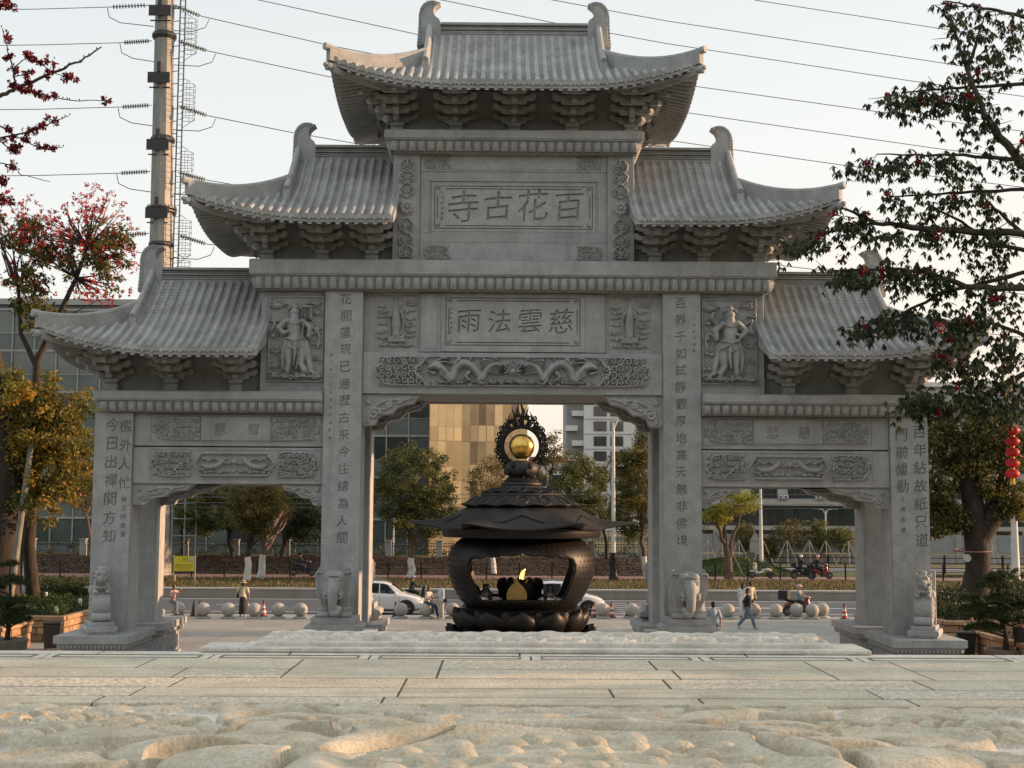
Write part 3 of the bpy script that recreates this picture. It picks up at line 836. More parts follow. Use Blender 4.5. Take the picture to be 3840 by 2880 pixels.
    S += [([(q(-.02), 2.2)], .17, .2), ([(q(-.02), 2.36), (q(-.02), 2.44)], [.13, .06], .18), ([(q(-.2), 2.3), (q(-.02), 2.42), (q(.16), 2.3)], .05, .16),  # head and helmet
          ([(q(-.02), 2.05), (q(-.03), 1.75), (q(0), 1.5), (q(0), 1.3)], [.16, .27, .24, .27], .2),                       # armoured torso
          ([(q(-.25), 1.92), (q(-.5), 1.7), (q(-.38), 1.52), (q(-.1), 1.6)], [.12, .12, .09, .07], .19),
          ([(q(.22), 1.9), (q(.45), 1.72), (q(.42), 1.45)], [.12, .11, .08], .19), ([(q(.42), 1.42)], .08, .2),
          ([(q(-.12), 1.3), (q(-.2), .9), (q(-.18), .55), (q(-.22), .36)], [.2, .17, .12, .11], .17), ([(q(.14), 1.3), (q(.2), .9), (q(.18), .55), (q(.3), .36)], [.2, .17, .12, .12], .17),
          ([(q(-.3), 1.32), (q(-.4), .8), (q(-.36), .4)], [.07, .1, .05], .12), ([(q(.32), 1.3), (q(.4), .8), (q(.5), .34), (q(.66), .26)], [.07, .11, .09, .03], .12),
          ([(q(0), 1.3), (q(.03), .9), (q(-.02), .5)], [.12, .08, .03], .2), ([(q(-.28), 1.36), (q(0), 1.28), (q(.28), 1.36)], .045, .23), ([(q(-.2), 1.1), (q(0), 1.0), (q(.22), 1.1)], .03, .21),
          ([(q(-.28), 1.88), (q(0), 1.78), (q(.26), 1.88)], .035, .23),
          ([(q(-.5), 1.9), (q(-.72), 2.05), (q(-.66), 1.8), (q(-.76), 1.6)], .045, .09), ([(q(.5), 1.5), (q(.66), 1.62), (q(.76), 1.4), (q(.7), 1.1)], .045, .09)]
    if s < 0:
        S += [([(q(.06), .4), (q(.2), 1.2), (q(.3), 2.1)], .022, .24), ([(q(.22), 2.35), (q(.48), 2.35)], .06, .2)]
        for i in range(7): S.append(([(q(.2 + i * .045), 2.32), (q(.19 + i * .047), 1.98)], .02, .19))
    else:
        S += [([(q(-.45), 1.6), (q(-.2), 1.35), (q(.3), 1.1)], .05, .22), ([(q(.4), 1.9), (q(.58), 2.12), (q(.5), 2.25)], .05, .18)]
    for i in range(9):
        S += cloud(W_ * (.1 + .8 * (i % 2)) + .05 * math.sin(i), .5 + .24 * i, .09, 20 + i, .08)
    for i in range(5): S += cloud(.22 + .32 * i, .2, .12, 40 + i, .13)
    S += cloud(.3, 2.45, .12, 61, .09); S += cloud(1.4, 2.5, .11, 62, .09)
    relief('guardian_carving', s * 6.8 - W_ / 2, 9.04, W_, H_, 41.556, S, .017, parent=G)
    fm = MB(); panel_frame(fm, s * 6.8 - W_ / 2 - .1, s * 6.8 + W_ / 2 + .1, 8.95, 11.85, 41.56, .06, .012)
    fm.build('panel_frame', 'granite', G)

# ---------------- middle bay
ybox('lintel_core', -4.695, 4.695, 41.78, 45.42, 8.75, 11.915, 'granite_core', 0)
ybox('dragon_beam', -4.695, 4.695, 41.5, 41.778, 8.70, 10.0)
ybox('rear_beam', -4.695, 4.695, 45.422, 45.7, 8.70, 11.915)
W_, H_ = 8.62, 1.02; S = []
for e in (0, 1):
    q = lambda x: x if e == 0 else W_ - x
    for pts, r, h in scrollend(1.5, H_, 77, .085): S.append(([(q(a), b) for a, b in pts], r, h))
    S.append(([(q(1.62), .96), (q(1.45), .72), (q(1.28), .6), (q(1.28), .42), (q(1.45), .3), (q(1.62), .06)], .05, .09))
    # dragon: head outwards, long looping body towards the pearl
    body = []; rad = []
    for i in range(46):
        t = i / 45
        body.append((q(1.95 + 1.95 * t + .10 * math.sin(t * 13)), .52 + .27 * math.cos(t * 12.5 + .6) * (1 - .25 * t))); rad.append(.05 + .085 * math.sin(PI * min(1, t * .9 + .12)) ** .7)
    S.append((body, rad, .15))
    for i in range(2, 44):
        (ax, az), r_ = body[i], rad[i]
        S.append(([(ax, az - r_ * .7), (ax, az + r_ * .7)], .012, .155))
    S += [([(q(1.72), .62), (q(1.9), .7), (q(2.02), .62)], [.08, .14, .1], .17), ([(q(1.68), .5), (q(1.85), .44)], [.04, .07], .14), ([(q(1.9), .82), (q(2.15), .92), (q(2.35), .88)], [.05, .035, .012], .13),
          ([(q(1.98), .78), (q(2.2), .8), (q(2.4), .74)], [.05, .035, .012], .13), ([(q(1.7), .72), (q(1.6), .82), (q(1.66), .9)], .018, .1)]
    for k in range(5): S.append(([(q(2.05), .6 - .05 * k), (q(2.2 + .03 * k), .55 - .08 * k), (q(2.3), .42 - .07 * k)], [.035, .03, .008], .11))
    for lx, lz in ((2.35, .3), (2.95, .35), (3.35, .25), (2.62, .75)):
        S.append(([(q(lx), lz + .12), (q(lx - .12), lz), (q(lx - .02), lz - .1)], [.075, .05, .04], .15))
        for k in (-1, 0, 1): S.append(([(q(lx - .02), lz - .1), (q(lx - .02 + .08 * k), lz - .19)], [.03, .01], .14))
    for k in range(7): S.append(([(q(3.3 + .02 * k), .84 - .05 * k), (q(3.55), .86 - .06 * k), (q(3.85), .78 - .055 * k), (q(4.02), .72 - .05 * k)], [.022, .03, .026, .008], .12))
    for k in range(9): S += cloud(q(1.9 + .26 * k), .14 + .03 * (k % 2), .07, 90 + k, .08)
    for k in range(4): S += cloud(q(2.6 + .4 * k), .9, .05, 110 + k, .07)
S.append(([(W_ / 2, .5)], .12, .17))
for k in range(9):
    w = PI * (k / 8); S.append(([(W_ / 2 + .14 * math.cos(w), .5 + .14 * math.sin(w)), (W_ / 2 + .25 * math.cos(w + .15), .5 + .26 * math.sin(w + .15)), (W_ / 2 + .3 * math.cos(w), .5 + .36 * math.sin(w))], [.04, .03, .008], .12))
for k in range(6): S += cloud(W_ / 2 - .6 + .24 * k, .2, .08, 130 + k, .1)
S.append(([(1.6, .96), (W_ - 1.6, .96)], .025, .06)); S.append(([(1.6, .06), (W_ - 1.6, .06)], .03, .08))
relief('dragon_carving', -W_ / 2, 8.90, W_, H_ - .02, 41.498, S, .017, parent=G)
# name plate 慈雲法雨 and its neighbours
ybox('middle_wall', -4.695, 4.695, 41.72, 41.778, 10.0, 11.915, 'granite', 0)
ybox('tablet_backing', -2.26, 2.26, 41.66, 41.718, 10.05, 11.90, 'granite_core', 0)
chars = [('雨', -1.39, 11.02, .74, .12), ('法', -.43, 11.02, .72, .12), ('雲', .54, 11.03, .74, .12), ('慈', 1.52, 11.04, .76, .12)] + vert('沙門釋敬題書', -1.95, 11.4, 10.65, .09)
glyph_plate('name_tablet', (-2.26, 2.26, 10.05, 11.9), chars, 41.6, .058, 'granite', G, extra=fret_holes(-2.12, 2.12, 10.24, 11.76))
for s in (-1, 1):
    a, b = sorted((s * 2.264, s * 2.90))
    ybox('pilaster', a, b, 41.60, 41.718, 10.03, 11.90)
    fm = MB(); panel_frame(fm, a + .09, b - .09, 10.12, 11.8, 41.598, .03, .012); fm.build('panel_frame', 'granite', G)
    # standing bodhisattva on a lotus, clouds to both sides
    W_, H_ = 1.36, 1.66; c = W_ / 2; f = -s; S = []
    q = lambda x: c + f * x
    S += [([(q(0), 1.42)], .2, .035), ([(q(0), 1.42)], .085, .10), ([(q(0), 1.5), (q(0), 1.55)], [.05, .03], .1),
          ([(q(0), 1.28), (q(0), 1.1), (q(.01), .8), (q(0), .42)], [.11, .14, .145, .12], .11), ([(q(-.12), 1.2), (q(-.2), 1.02), (q(-.06), .98)], [.05, .05, .035], .1),
          ([(q(.12), 1.2), (q(.2), 1.05), (q(.19), .95)], [.05, .05, .035], .1), ([(q(-.2), 1.0), (q(-.22), .7), (q(-.15), .42)], .028, .07), ([(q(.21), 1.0), (q(.23), .68), (q(.13), .44)], .028, .07),
          ([(q(-.06), 1.1), (q(0), .62), (q(.07), 1.1)], .02, .125), ([(q(-.05), .7), (q(-.05), .42)], .02, .12), ([(q(.05), .7), (q(.05), .42)], .02, .12)]
    for k in range(7): S.append(([(q(-.24 + .08 * k), .34), (q(-.16 + .053 * k), .2)], [.05, .035], .09))
    S.append(([(q(-.24), .22), (q(.24), .22)], .06, .08))
    for k in range(6):
        zz = .36 + .2 * k
        for e in (-1, 1): S += cloud(c + e * (.44 + .04 * math.sin(k * 3)), zz + .04 * math.sin(k * 5 + e), .075, 150 + k + 10 * e, .05)
    for k in range(5): S += cloud(.28 + .2 * k, .1, .07, 180 + k, .05)
    S.append(([(.03, .03), (W_ - .03, .03), (W_ - .03, H_ - .03), (.03, H_ - .03), (.03, .03)], .016, .012))
    relief('deity_carving', s * 3.68 - W_ / 2, 10.16, W_, H_, 41.718, S, .015, parent=G)
    ybox('side_jamb', *sorted((s * 2.905, s * 2.96)), 41.66, 41.718, 10.03, 11.9)
for sx, d in ((-4.7, 1), (4.7, -1)):
    bracket(sx, d, 8.698, 1.86, 1.0, 41.62, 42.1)
    bracket(sx, d, 8.748, 1.86, 1.0, 45.0, 45.45)

# ---------------- top block with the temple name 百花古寺
ybox('top_core', -3.78, 3.78, 41.72, 45.48, 12.862, 16.34, 'granite_core', 0)
ybox('top_rear', -3.8, 3.8, 45.482, 45.6, 12.862, 16.34)
for s in (-1, 1):
    a, b = sorted((s * 2.97, s * 3.82))
    ybox('side_pier', a, b, 41.5, 41.718, 12.862, 16.34)
    W_, H_ = .62, 3.2; c = W_ / 2; S = []
    for k, z in enumerate((.18, .55, 1.02, 2.15, 2.6, 2.95)):
        for e in (-1, 1):
            S.append((spiral(c + e * .13, z, .115, 1.35, PI / 2 if e > 0 else PI / 2, -e, 18), .03, .06))
            S.append(([(c, z - .22), (c + e * .2, z - .12), (c + e * .24, z + .06), (c + e * .1, z + .2), (c, z + .24)], .028, .055))
    S.append(([(c, 1.6)], .27, .05))
    for k in range(8):
        w = 2 * PI * k / 8; S.append(([(c + .15 * math.cos(w), 1.6 + .15 * math.sin(w))], .09, .085))
    S.append(([(c, 1.6)], .08, .11)); S.append(([(c, .05), (c, .3)], [.06, .03], .05)); S.append(([(c, 3.15), (c, 2.95)], [.05, .03], .05))
    relief('vine_carving', s * 3.38 - W_ / 2, 13.0, W_, H_, 41.498, S, .014, parent=G)
    fm = MB(); panel_frame(fm, s * 3.38 - .38, s * 3.38 + .38, 12.93, 16.25, 41.5, .02, .01); fm.build('panel_frame', 'granite', G)
for (z0, z1) in ((15.80, 16.34), (12.862, 13.52)):
    zc = (z0 + z1) / 2 + (.03 if z0 > 15 else 0); hh = .24
    ybox('tie_beam', -2.966, 2.966, 41.58, 41.718, z0, z1)
    pts = [(-2.15, zc), (-1.95, zc + hh), (1.95, zc + hh), (2.15, zc), (1.95, zc - hh), (-1.95, zc - hh)]
    MB().prism(pts, 'y', 41.555, 41.578).build('raised_panel', 'granite', G, bevel=.008)
    for e in (-1, 1):
        relief('cloud_scroll', 2.02 if e > 0 else -2.84, zc - hh, .82, hh * 2, 41.578, scrollend(.82, hh * 2, 31 + e, .035), .016, parent=G, flip=(e > 0))
fm = MB(); panel_frame(fm, -2.966, 2.966, 13.524, 15.796, 41.718, .30, .118)
fm.build('tablet_surround', 'granite', G, bevel=.01)
fm = MB(); panel_frame(fm, -2.664, 2.664, 13.826, 15.494, 41.716, .055, .07); fm.build('tablet_moulding', 'granite', G, bevel=.008)
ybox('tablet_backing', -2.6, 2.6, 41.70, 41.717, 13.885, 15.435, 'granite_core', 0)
chars = [('寺', -1.6, 14.68, .98, .15), ('古', -.5, 14.72, .9, .15), ('花', .62, 14.73, .98, .15), ('百', 1.75, 14.70, .88, .15)] + vert('沙門釋敬題書', -2.27, 15.12, 14.3, .1)
glyph_plate('name_tablet', (-2.6, 2.6, 13.885, 15.435), chars, 41.64, .058, 'granite', G, extra=fret_holes(-2.52, 2.52, 13.97, 15.36))

# ---------------- bracket clusters (made once, shared)
def arm_profile(w, h):
    """boat-shaped arm in xz, w half width"""
    half = [(w, h), (w, h * .62), (w * .965, h * .38), (w * .90, h * .18), (w * .80, h * .05), (w * .68, 0)]
    return [(-a, b) for a, b in half] + half[::-1]
arms = []
for k in range(4):
    m = MB(); fy = -.02 - .41 * k; z = .50 + .27 * k
    for w_, dz, yy, t in ((.41, 0.0, fy, .085), (.67, .15, fy + .03, .075)):
        m.prism([(a, b + z + dz) for a, b in arm_profile(w_, .17)], 'y', yy - t, yy + t)
        for e in (-1, 1):
            a_, b_ = sorted((e * (w_ - .15), e * (w_ + .012)))
            m.box(a_, b_, yy - t - .012, yy + t + .012, z + dz + .171, z + dz + .235)
            m.box(a_ + .02, b_ - .02, yy - t, yy + t, z + dz + .236, z + dz + .268)
    arms.append(m.mesh('bracket_arm'))
m = MB()
m.box(-.2, .2, -.2, .2, 0, .3); m.frustum((-.16, .16, -.15, .15), (-.22, .22, -.22, .22), .302, .38); m.box(-.22, .22, -.22, .22, .382, .5)
for k in range(4):
    z = .51 + .27 * k; f = -.20 - .41 * k
    # projecting tongue, drooping at its tip
    m.prism([(.25, z + .05), (f + .12, z + .05), (f - .02, z - .035), (f - .10, z + .05), (f - .09, z + .17), (f + .02, z + .21), (.25, z + .21)], 'x', -.088, .088)
    m.box(-.10, .10, f + .02, f + .22, z + .212, z + .30)
nose = m.mesh('bracket_set')
mc = MB()   # diagonal arms of a corner cluster
for k in range(4):
    z = .52 + .27 * k; L_ = .42 + .34 * k
    pts = [(0, z), (L_ - .1, z), (L_ + .06, z - .07), (L_ + .14, z + .04), (L_ + .1, z + .2), (0, z + .2)]
    c_, s_ = math.cos(-PI * .75), math.sin(-PI * .75)
    def P(u, w): return (c_ * u - s_ * w, s_ * u + c_ * w)
    vs_ = []
    for w in (-.09, .09):
        for u, zz in pts:
            a, b = P(u, w); vs_.append((a, b, zz))
    n_ = len(pts)
    mc.add(vs_, [tuple(range(n_)), tuple(range(2 * n_ - 1, n_ - 1, -1))] + [(i, i + n_, (i + 1) % n_ + n_, (i + 1) % n_) for i in range(n_)])
diag = mc.mesh('diagonal_arm')
def bracket_set(x, z, y=41.86, rot=0.0, corner=0, zs=1.0):
    o = place('bracket_set', nose, 'granite_carved', G)
    o.matrix_parent_inverse = Matrix.Translation((0, -YM, 0))
    o.location = (x, y, z); o.rotation_euler = (0, 0, rot); o.scale = (1, 1 if not rot or rot == PI else .72, zs)
    for me in arms:
        a = place('bracket_arm', me, 'granite_carved'); a.parent = o
    if corner:
        for r_ in ((0,) if corner < 0 else (PI / 2,)):
            d = place('diagonal_arm', diag, 'granite_carved'); d.parent = o; d.rotation_euler = (0, 0, r_)
        for me in arms[:4]:
            a = place('bracket_arm', me, 'granite_carved'); a.parent = o; a.rotation_euler = (0, 0, corner * PI / 2)
    return o

# ---------------- tiled roofs
def sub(o, parent):
    """child whose mesh is in world coordinates, under a part placed with the gate"""
    o.parent = parent; o.matrix_parent_inverse = Matrix.Identity(4)

RY0, RYR = 39.5, 43.4
def zprof(t, rise):
    return rise * (.60 * t + .40 * t * t)
def build_roof(xa, xb, x0s, tips, ze, rise, ridge_x, name_side):
    """xa..xb inner extents; x0s: positions of descending ridges; tips: corner x or None at that end"""
    left, right = tips
    hipY = 41.75
    def lift(x, y):
        L = 0
        for tp, x0 in ((left, x0s[0]), (right, x0s[1])):
            if tp is None: continue
            for yc in (RY0, 2 * YM - RY0):
                d = math.hypot((x - tp) * .85, (y - yc) * .9)
                L += .72 * max(0, 1 - d / 3.3) ** 2.1
        return L
    def mirror_y(y): return YM - abs(y - YM) if y > YM else y
    def zf(x, y):
        yy = min(mirror_y(y), RYR)
        t = max(0, (yy - RY0) / (RYR - RY0))
        z = ze + zprof(t, rise)
        for tp, x0, sg in ((left, x0s[0], -1), (right, x0s[1], 1)):
            if tp is None: continue
            if sg * (x - x0) > 0:
                u = abs(tp - x) / abs(tp - x0); yh = RY0 + (hipY - RY0) * min(1, u)
                zz = ze + zprof((yh - RY0) / (RYR - RY0), rise)
                z = min(z, zz)
        return z + lift(x, y)
    def hip_y(x):
        for tp, x0, sg in ((left, x0s[0], -1), (right, x0s[1], 1)):
            if tp is not None and sg * (x - x0) > .0:
                return RY0 + (hipY - RY0) * abs(tp - x) / abs(tp - x0)
        return RYR
    xL = left if left is not None else xa
    xR = right if right is not None else xb
    # deck: closed slab following the surface
    nx = max(20, int((xR - xL) / .22)); ny = 34
    Xs = np.linspace(xL + .02, xR - .02, nx); Ys = np.linspace(RY0 + .02, 2 * YM - RY0 - .02, ny)
    top = np.array([[(x, y, zf(x, y) - .03) for x in Xs] for y in Ys])
    def zbot(x, y):
        d = min(mirror_y(y) - RY0, 3.0)
        dx = min([abs(x - tp) for tp in (left, right) if tp is not None] + [9])
        d = min(d, dx * .8)
        return ze + lift(x, y) - .17 + .72 * min(1, d / 2.3)
    bot = np.array([[(x, y, min(zbot(x, y), zf(x, y) - .09)) for x in Xs] for y in Ys])
    dk = MB(); dk.grid(top); b0 = dk.n; dk.grid(bot[:, ::-1])
    # rim
    ring = [(0, i) for i in range(nx)] + [(j, nx - 1) for j in range(1, ny)] + [(ny - 1, i) for i in range(nx - 2, -1, -1)] + [(j, 0) for j in range(ny - 2, 0, -1)]
    P = [top[j, i] for j, i in ring]; Q = [bot[j, i] for j, i in ring]; n = len(P)
    dk.add(P + Q, [(i, (i + 1) % n, (i + 1) % n + n, i + n) for i in range(n)])
    roof = dk.build('roof', 'granite_roof', G, fix=False)
    # cover-tile rolls on the visible slope, each a part, with pan tiles between
    sp = .28; nr = int(round((xR - xL - .3) / sp)); r = .09
    pan = []
    rest = MB()
    def roll(xc, y0, y1, mb, flip=False):
        ns = max(3, int((y1 - y0) / .3)); V = []; Fc = []
        k = 7
        for i in range(ns + 1):
            y = y0 + (y1 - y0) * i / ns
            for a in range(k):
                w = PI * a / (k - 1); yy = 2 * YM - y if flip else y
                V.append((xc + r * math.cos(w), yy, zf(xc, yy) + r * 1.25 * math.sin(w) - .02))
        for i in range(ns):
            for a in range(k - 1): Fc.append((i * k + a, i * k + a + 1, (i + 1) * k + a + 1, (i + 1) * k + a))
        mb.add(V, Fc)
        # round end cap
        yy = 2 * YM - y0 if flip else y0; zc = zf(xc, yy) + .012; sgn = 1 if flip else -1
        mb.cyl((xc, yy - (0.0 if sgn < 0 else .05), zc), .092, .05, 10, 'y') if sgn > 0 else mb.cyl((xc, yy - .05, zc), .092, .052, 10, 'y')
    def panstrip(xl, xr, y0, y1, mb):
        course = .165; s_ = 0; y = y0; xc = (xl + xr) / 2
        pts = []
        nstep = max(2, int((y1 - y0) / (course * .83)))
        for i in range(nstep):
            ya = y0 + (y1 - y0) * i / nstep; yb = y0 + (y1 - y0) * (i + 1) / nstep
            row0, row1 = [], []
            for a in range(5):
                u = a / 4; x = xl + (xr - xl) * u; c_ = 1 - (2 * u - 1) ** 2
                ye = ya - .045 * c_ + .02
                row0.append((x, ye, zf(x, ye) - .018 * c_ + .03)); row1.append((x, yb + .02, zf(x, yb + .02) - .018 * c_ - .012))
            dn = [(p[0], p[1], p[2] - .04) for p in row0]
            mb.add(row0 + row1 + dn, [(a, a + 1, a + 6, a + 5) for a in range(4)] + [(a, a + 10, a + 11, a + 1) for a in range(4)])
        # drip tile at the eave
        zc = zf(xc, y0); w2 = (xr - xl) / 2
        poly = [(xl, zc + .03), (xr, zc + .03), (xr, zc - .035), (xc + w2 * .5, zc - .085), (xc, zc - .12), (xc - w2 * .5, zc - .085), (xl, zc - .035)]
        mb.prism(poly, 'y', y0 - .045, y0 - .005)
    xs = [xL + .15 + (xR - xL - .3) * i / nr for i in range(nr + 1)]
    for i, xc in enumerate(xs):
        y1 = hip_y(xc)
        if y1 - RY0 < .12: continue
        m_ = MB(); roll(xc, RY0 + .02, y1, m_)
        o = m_.build('tile_roll', 'granite_roof', None, smooth=40, fix=False); sub(o, roof)
        roll(xc, RY0 + .02, y1, rest, True)
        if i < nr:
            xn = xs[i + 1]; y1 = hip_y((xc + xn) / 2)
            if y1 - RY0 > .15:
                m_ = MB(); panstrip(xc + .05, xn - .05, RY0 + .02, y1, m_)
                o = m_.build('pan_tile_strip', 'granite_roof', None, fix=False); sub(o, roof)
    # side slopes of rolls running outwards
    for tp, x0, sg in ((left, x0s[0], -1), (right, x0s[1], 1)):
        if tp is None: continue
        ny_ = int((2 * (YM - RY0)) / sp)
        for i in range(ny_ + 1):
            y = RY0 + .15 + (2 * (YM - RY0) - .3) * i / ny_
            ym = mirror_y(y); u = min(1, (ym - RY0) / (hipY - RY0))
            xin = tp + (x0 - tp) * u
            if abs(xin - tp) < .12: continue
            pts = [(tp + (xin - tp) * q / 6 - sg * .02, y, zf(tp + (xin - tp) * q / 6 - sg * .02, y) + .02) for q in range(7)]
            rest.tube(pts, r, 6)
            rest.prism([(y - .13, zf(tp, y) + .02), (y + .13, zf(tp, y) + .02), (y + .1, zf(tp, y) - .06), (y, zf(tp, y) - .12), (y - .1, zf(tp, y) - .06)], 'x', tp, tp + sg * .04)
    o = rest.build('side_tiles', 'granite_roof', None, smooth=40, kind='stuff', fix=False); sub(o, roof)
    # rafters below the eaves
    rf = MB()
    x = xL + .29
    while x < xR - .2:
        if min([abs(x - tp) for tp in (left, right) if tp is not None] + [9]) > .3:
            for flip in (0, 1):
                ya, yb = RY0 + .03, RY0 + .5
                za, zb_ = zbot(x, ya) - .01, zbot(x, yb) - .01
                if flip: ya, yb = 2 * YM - ya, 2 * YM - yb
                rf.add([(x - .06, ya, za), (x + .06, ya, za), (x + .06, yb, zb_), (x - .06, yb, zb_), (x - .06, ya, za - .055), (x + .06, ya, za - .055), (x + .06, yb, zb_ - .03), (x - .06, yb, zb_ - .03)],
                       [(0, 1, 2, 3), (4, 7, 6, 5), (0, 4, 5, 1), (1, 5, 6, 2), (2, 6, 7, 3), (3, 7, 4, 0)])
        x += .28
    for tp, x0, sg in ((left, x0s[0], -1), (right, x0s[1], 1)):
        if tp is None: continue
        y = RY0 + .35
        while y < 2 * YM - RY0 - .3:
            xs_ = [tp - sg * .1, tp - sg * 1.0, tp - sg * 2.3]
            for q in range(2):
                xa_, xb_ = xs_[q], xs_[q + 1]; za, zb_ = zbot(xa_, y) - .005, zbot(xb_, y) - .005
                rf.add([(xa_, y - .045, za), (xa_, y + .045, za), (xb_, y + .045, zb_), (xb_, y - .045, zb_), (xa_, y - .045, za - .09), (xa_, y + .045, za - .09), (xb_, y + .045, zb_ - .09), (xb_, y - .045, zb_ - .09)],
                       [(0, 1, 2, 3), (4, 7, 6, 5), (0, 4, 5, 1), (1, 5, 6, 2), (2, 6, 7, 3), (3, 7, 4, 0)])
            y += .21
    o = rf.build('rafters', 'granite', None, kind='stuff'); sub(o, roof)
    # main ridge of stacked courses
    zr = ze + rise
    rd = MB()
    a, b = ridge_x
    rd.box(a, b, RYR - .02, 2 * YM - RYR + .02, zr - .12, zr + .10)
    for k in range(4):
        z0_ = zr + .102 + k * .075
        rd.box(a + .002, b - .002, RYR - (.05 if k % 2 == 0 else .0), 2 * YM - RYR + .05, z0_, z0_ + .045)
        rd.box(a + .004, b - .004, RYR + .03, 2 * YM - RYR - .03, z0_ + .046, z0_ + .074)
    rd.box(a, b, RYR - .09, 2 * YM - RYR + .09, zr + .404, zr + .49)
    o = rd.build('ridge', 'granite', None, bevel=.008); sub(o, roof)
    # ridge-end ornaments, hooked inwards
    for end, sg in ((a, -1), (b, 1)):
        if (sg < 0 and left is None) or (sg > 0 and right is None): continue
        prof = [(0, -.18), (0, .40), (.02, .50), (.07, .60), (.18, .68), (.24, .78), (.25, .92), (.19, 1.03), (.08, 1.12), (.02, 1.16), (.16, 1.20), (.30, 1.225), (.46, 1.20), (.60, 1.10), (.70, .94), (.745, .72), (.75, .40), (.77, 0), (.80, -.34)]
        poly = [(end + sg * p[0], zr + .02 + p[1]) for p in prof]
        yo0, yo1 = RYR - .05, 2 * YM - RYR + .05
        o = MB().prism(poly, 'y', yo0, yo1).build('ridge_ornament', 'granite', None, bevel=.012); sub(o, roof)
        sc = MB()
        outer = [(p[0], p[1]) for p in prof[9:]]
        # raised rib and feathered back
        path = []
        for q in range(len(outer) - 1):
            for w in range(3):
                t = w / 3; path.append((outer[q][0] * (1 - t) + outer[q + 1][0] * t, outer[q][1] * (1 - t) + outer[q + 1][1] * t))
        for px, pz in path[3:]:
            cx_, cz_ = .42, .55
            dx, dz = px - cx_, pz - cz_; L_ = math.hypot(dx, dz); dx /= L_; dz /= L_
            if pz < .35: dx, dz = 1, 0
            for yy in (yo0 - .015,):
                A = Vector((end + sg * (px - dx * .11), yy, zr + .02 + pz - dz * .11)); B = Vector((end + sg * (px + dx * .01), yy, zr + .02 + pz + dz * .01))
                sc.tube([A, B], .013, 4)
        rib = [(end + sg * (p[0] * .82 + .04), yo0 - .008, zr + .02 + p[1] * .9 + .02) for p in prof[10:]]
        sc.tube(rib, .018, 4)
        o2 = sc.build('feather_carving', 'granite_carved', None); sub(o2, roof)
    # descending ridges and hip ridges
    for tp, x0, sg, own in ((left, x0s[0], -1, left is not None), (right, x0s[1], 1, right is not None)):
        if not own: continue
        for flip in (0, 1):
            Yf = lambda y: 2 * YM - y if flip else y
            # descending ridge (chui ji)
            n_ = 9; A = []
            m_ = MB(); w_ = .11
            V = []; y0_, y1_ = 41.15, 43.42
            for q in range(n_):
                y = y0_ + (y1_ - y0_) * q / (n_ - 1)
                zz = ze + zprof((y - RY0) / (RYR - RY0), rise) + (0 if y < 43.3 else 0)
                h = .44 if q else .40
                xc = x0 - sg * .02
                V += [(xc - w_, Yf(y), zz - .05), (xc + w_, Yf(y), zz - .05), (xc + w_, Yf(y), zz + h * .75), (xc - w_, Yf(y), zz + h * .75)]
            Fc = []
            for q in range(n_ - 1):
                for a_ in range(4): Fc.append((q * 4 + a_, q * 4 + (a_ + 1) % 4, (q + 1) * 4 + (a_ + 1) % 4, (q + 1) * 4 + a_))
            Fc += [(0, 1, 2, 3), ((n_ - 1) * 4 + 3, (n_ - 1) * 4 + 2, (n_ - 1) * 4 + 1, (n_ - 1) * 4)]
            m_.add(V, Fc)
            tp_pts = []
            for q in range(n_):
                y = y0_ - .03 + (y1_ - y0_ + .03) * q / (n_ - 1)
                tp_pts.append((x0 - sg * .02, Yf(y), ze + zprof((y - RY0) / (RYR - RY0), rise) + .37))
            m_.tube(tp_pts, .10, 10)
            o = m_.build('descending_ridge', 'granite', None, smooth=35); sub(o, roof)
            # hip ridge to the upturned corner
            m_ = MB(); V = []; n_ = 12; tops = []
            dxy = Vector((tp - x0, RY0 - hipY, 0)).normalized(); nrm = Vector((-dxy.y, dxy.x, 0))
            for q in range(n_):
                t = q / (n_ - 1); x = x0 + (tp - x0) * t * 1.02; y = hipY + (RY0 - hipY) * t * 1.02
                zz = zf(min(max(x, xL), xR), max(y, RY0)); hh = .40 - .10 * t
                for (w__, dz) in ((-.11, -.1), (.11, -.1), (.11, hh), (-.11, hh)):
                    p_ = Vector((x, y, zz + dz)) + nrm * w__
                    V.append((p_.x, Yf(p_.y), p_.z))
                tops.append((x, Yf(y), zz + hh + .02))
            Fc = []
            for q in range(n_ - 1):
                for a_ in range(4): Fc.append((q * 4 + a_, q * 4 + (a_ + 1) % 4, (q + 1) * 4 + (a_ + 1) % 4, (q + 1) * 4 + a_))
            Fc += [(0, 1, 2, 3), ((n_ - 1) * 4 + 3, (n_ - 1) * 4 + 2, (n_ - 1) * 4 + 1, (n_ - 1) * 4)]
            m_.add(V, Fc); m_.tube(tops, .10, 8)
            e = Vector(tops[-1]); d_ = Vector((dxy.x, dxy.y * (-1 if flip else 1), .1)).normalized()
            m_.tube([e - d_ * .05, e + d_ * .14], .115, 10)
            o = m_.build('hip_ridge', 'granite', None, smooth=35); sub(o, roof)
            # corner beam with a carved beast head below the tip
            m_ = MB(); pts = []
            for q in range(8):
                t = q / 7; x = x0 + (tp - x0) * (.15 + .83 * t); y = hipY + (RY0 - hipY) * (.15 + .83 * t)
                pts.append((x, Yf(y), zbot(x, y) - .12))
            m_.tube(pts, [.13] * 8, 6)
            hd = Vector(pts[-1]) + d_ * .1 + Vector((0, 0, .02))
            m_.ell(hd, (.15, .15, .12), 8, 6); m_.ell(hd + d_ * .12 + Vector((0, 0, .03)), (.09, .09, .08), 8, 6); m_.ell(hd + d_ * .08 + Vector((0, 0, -.09)), (.07, .07, .05), 8, 6)
            o = m_.build('corner_beam', 'granite_carved', None, smooth=40); sub(o, roof)
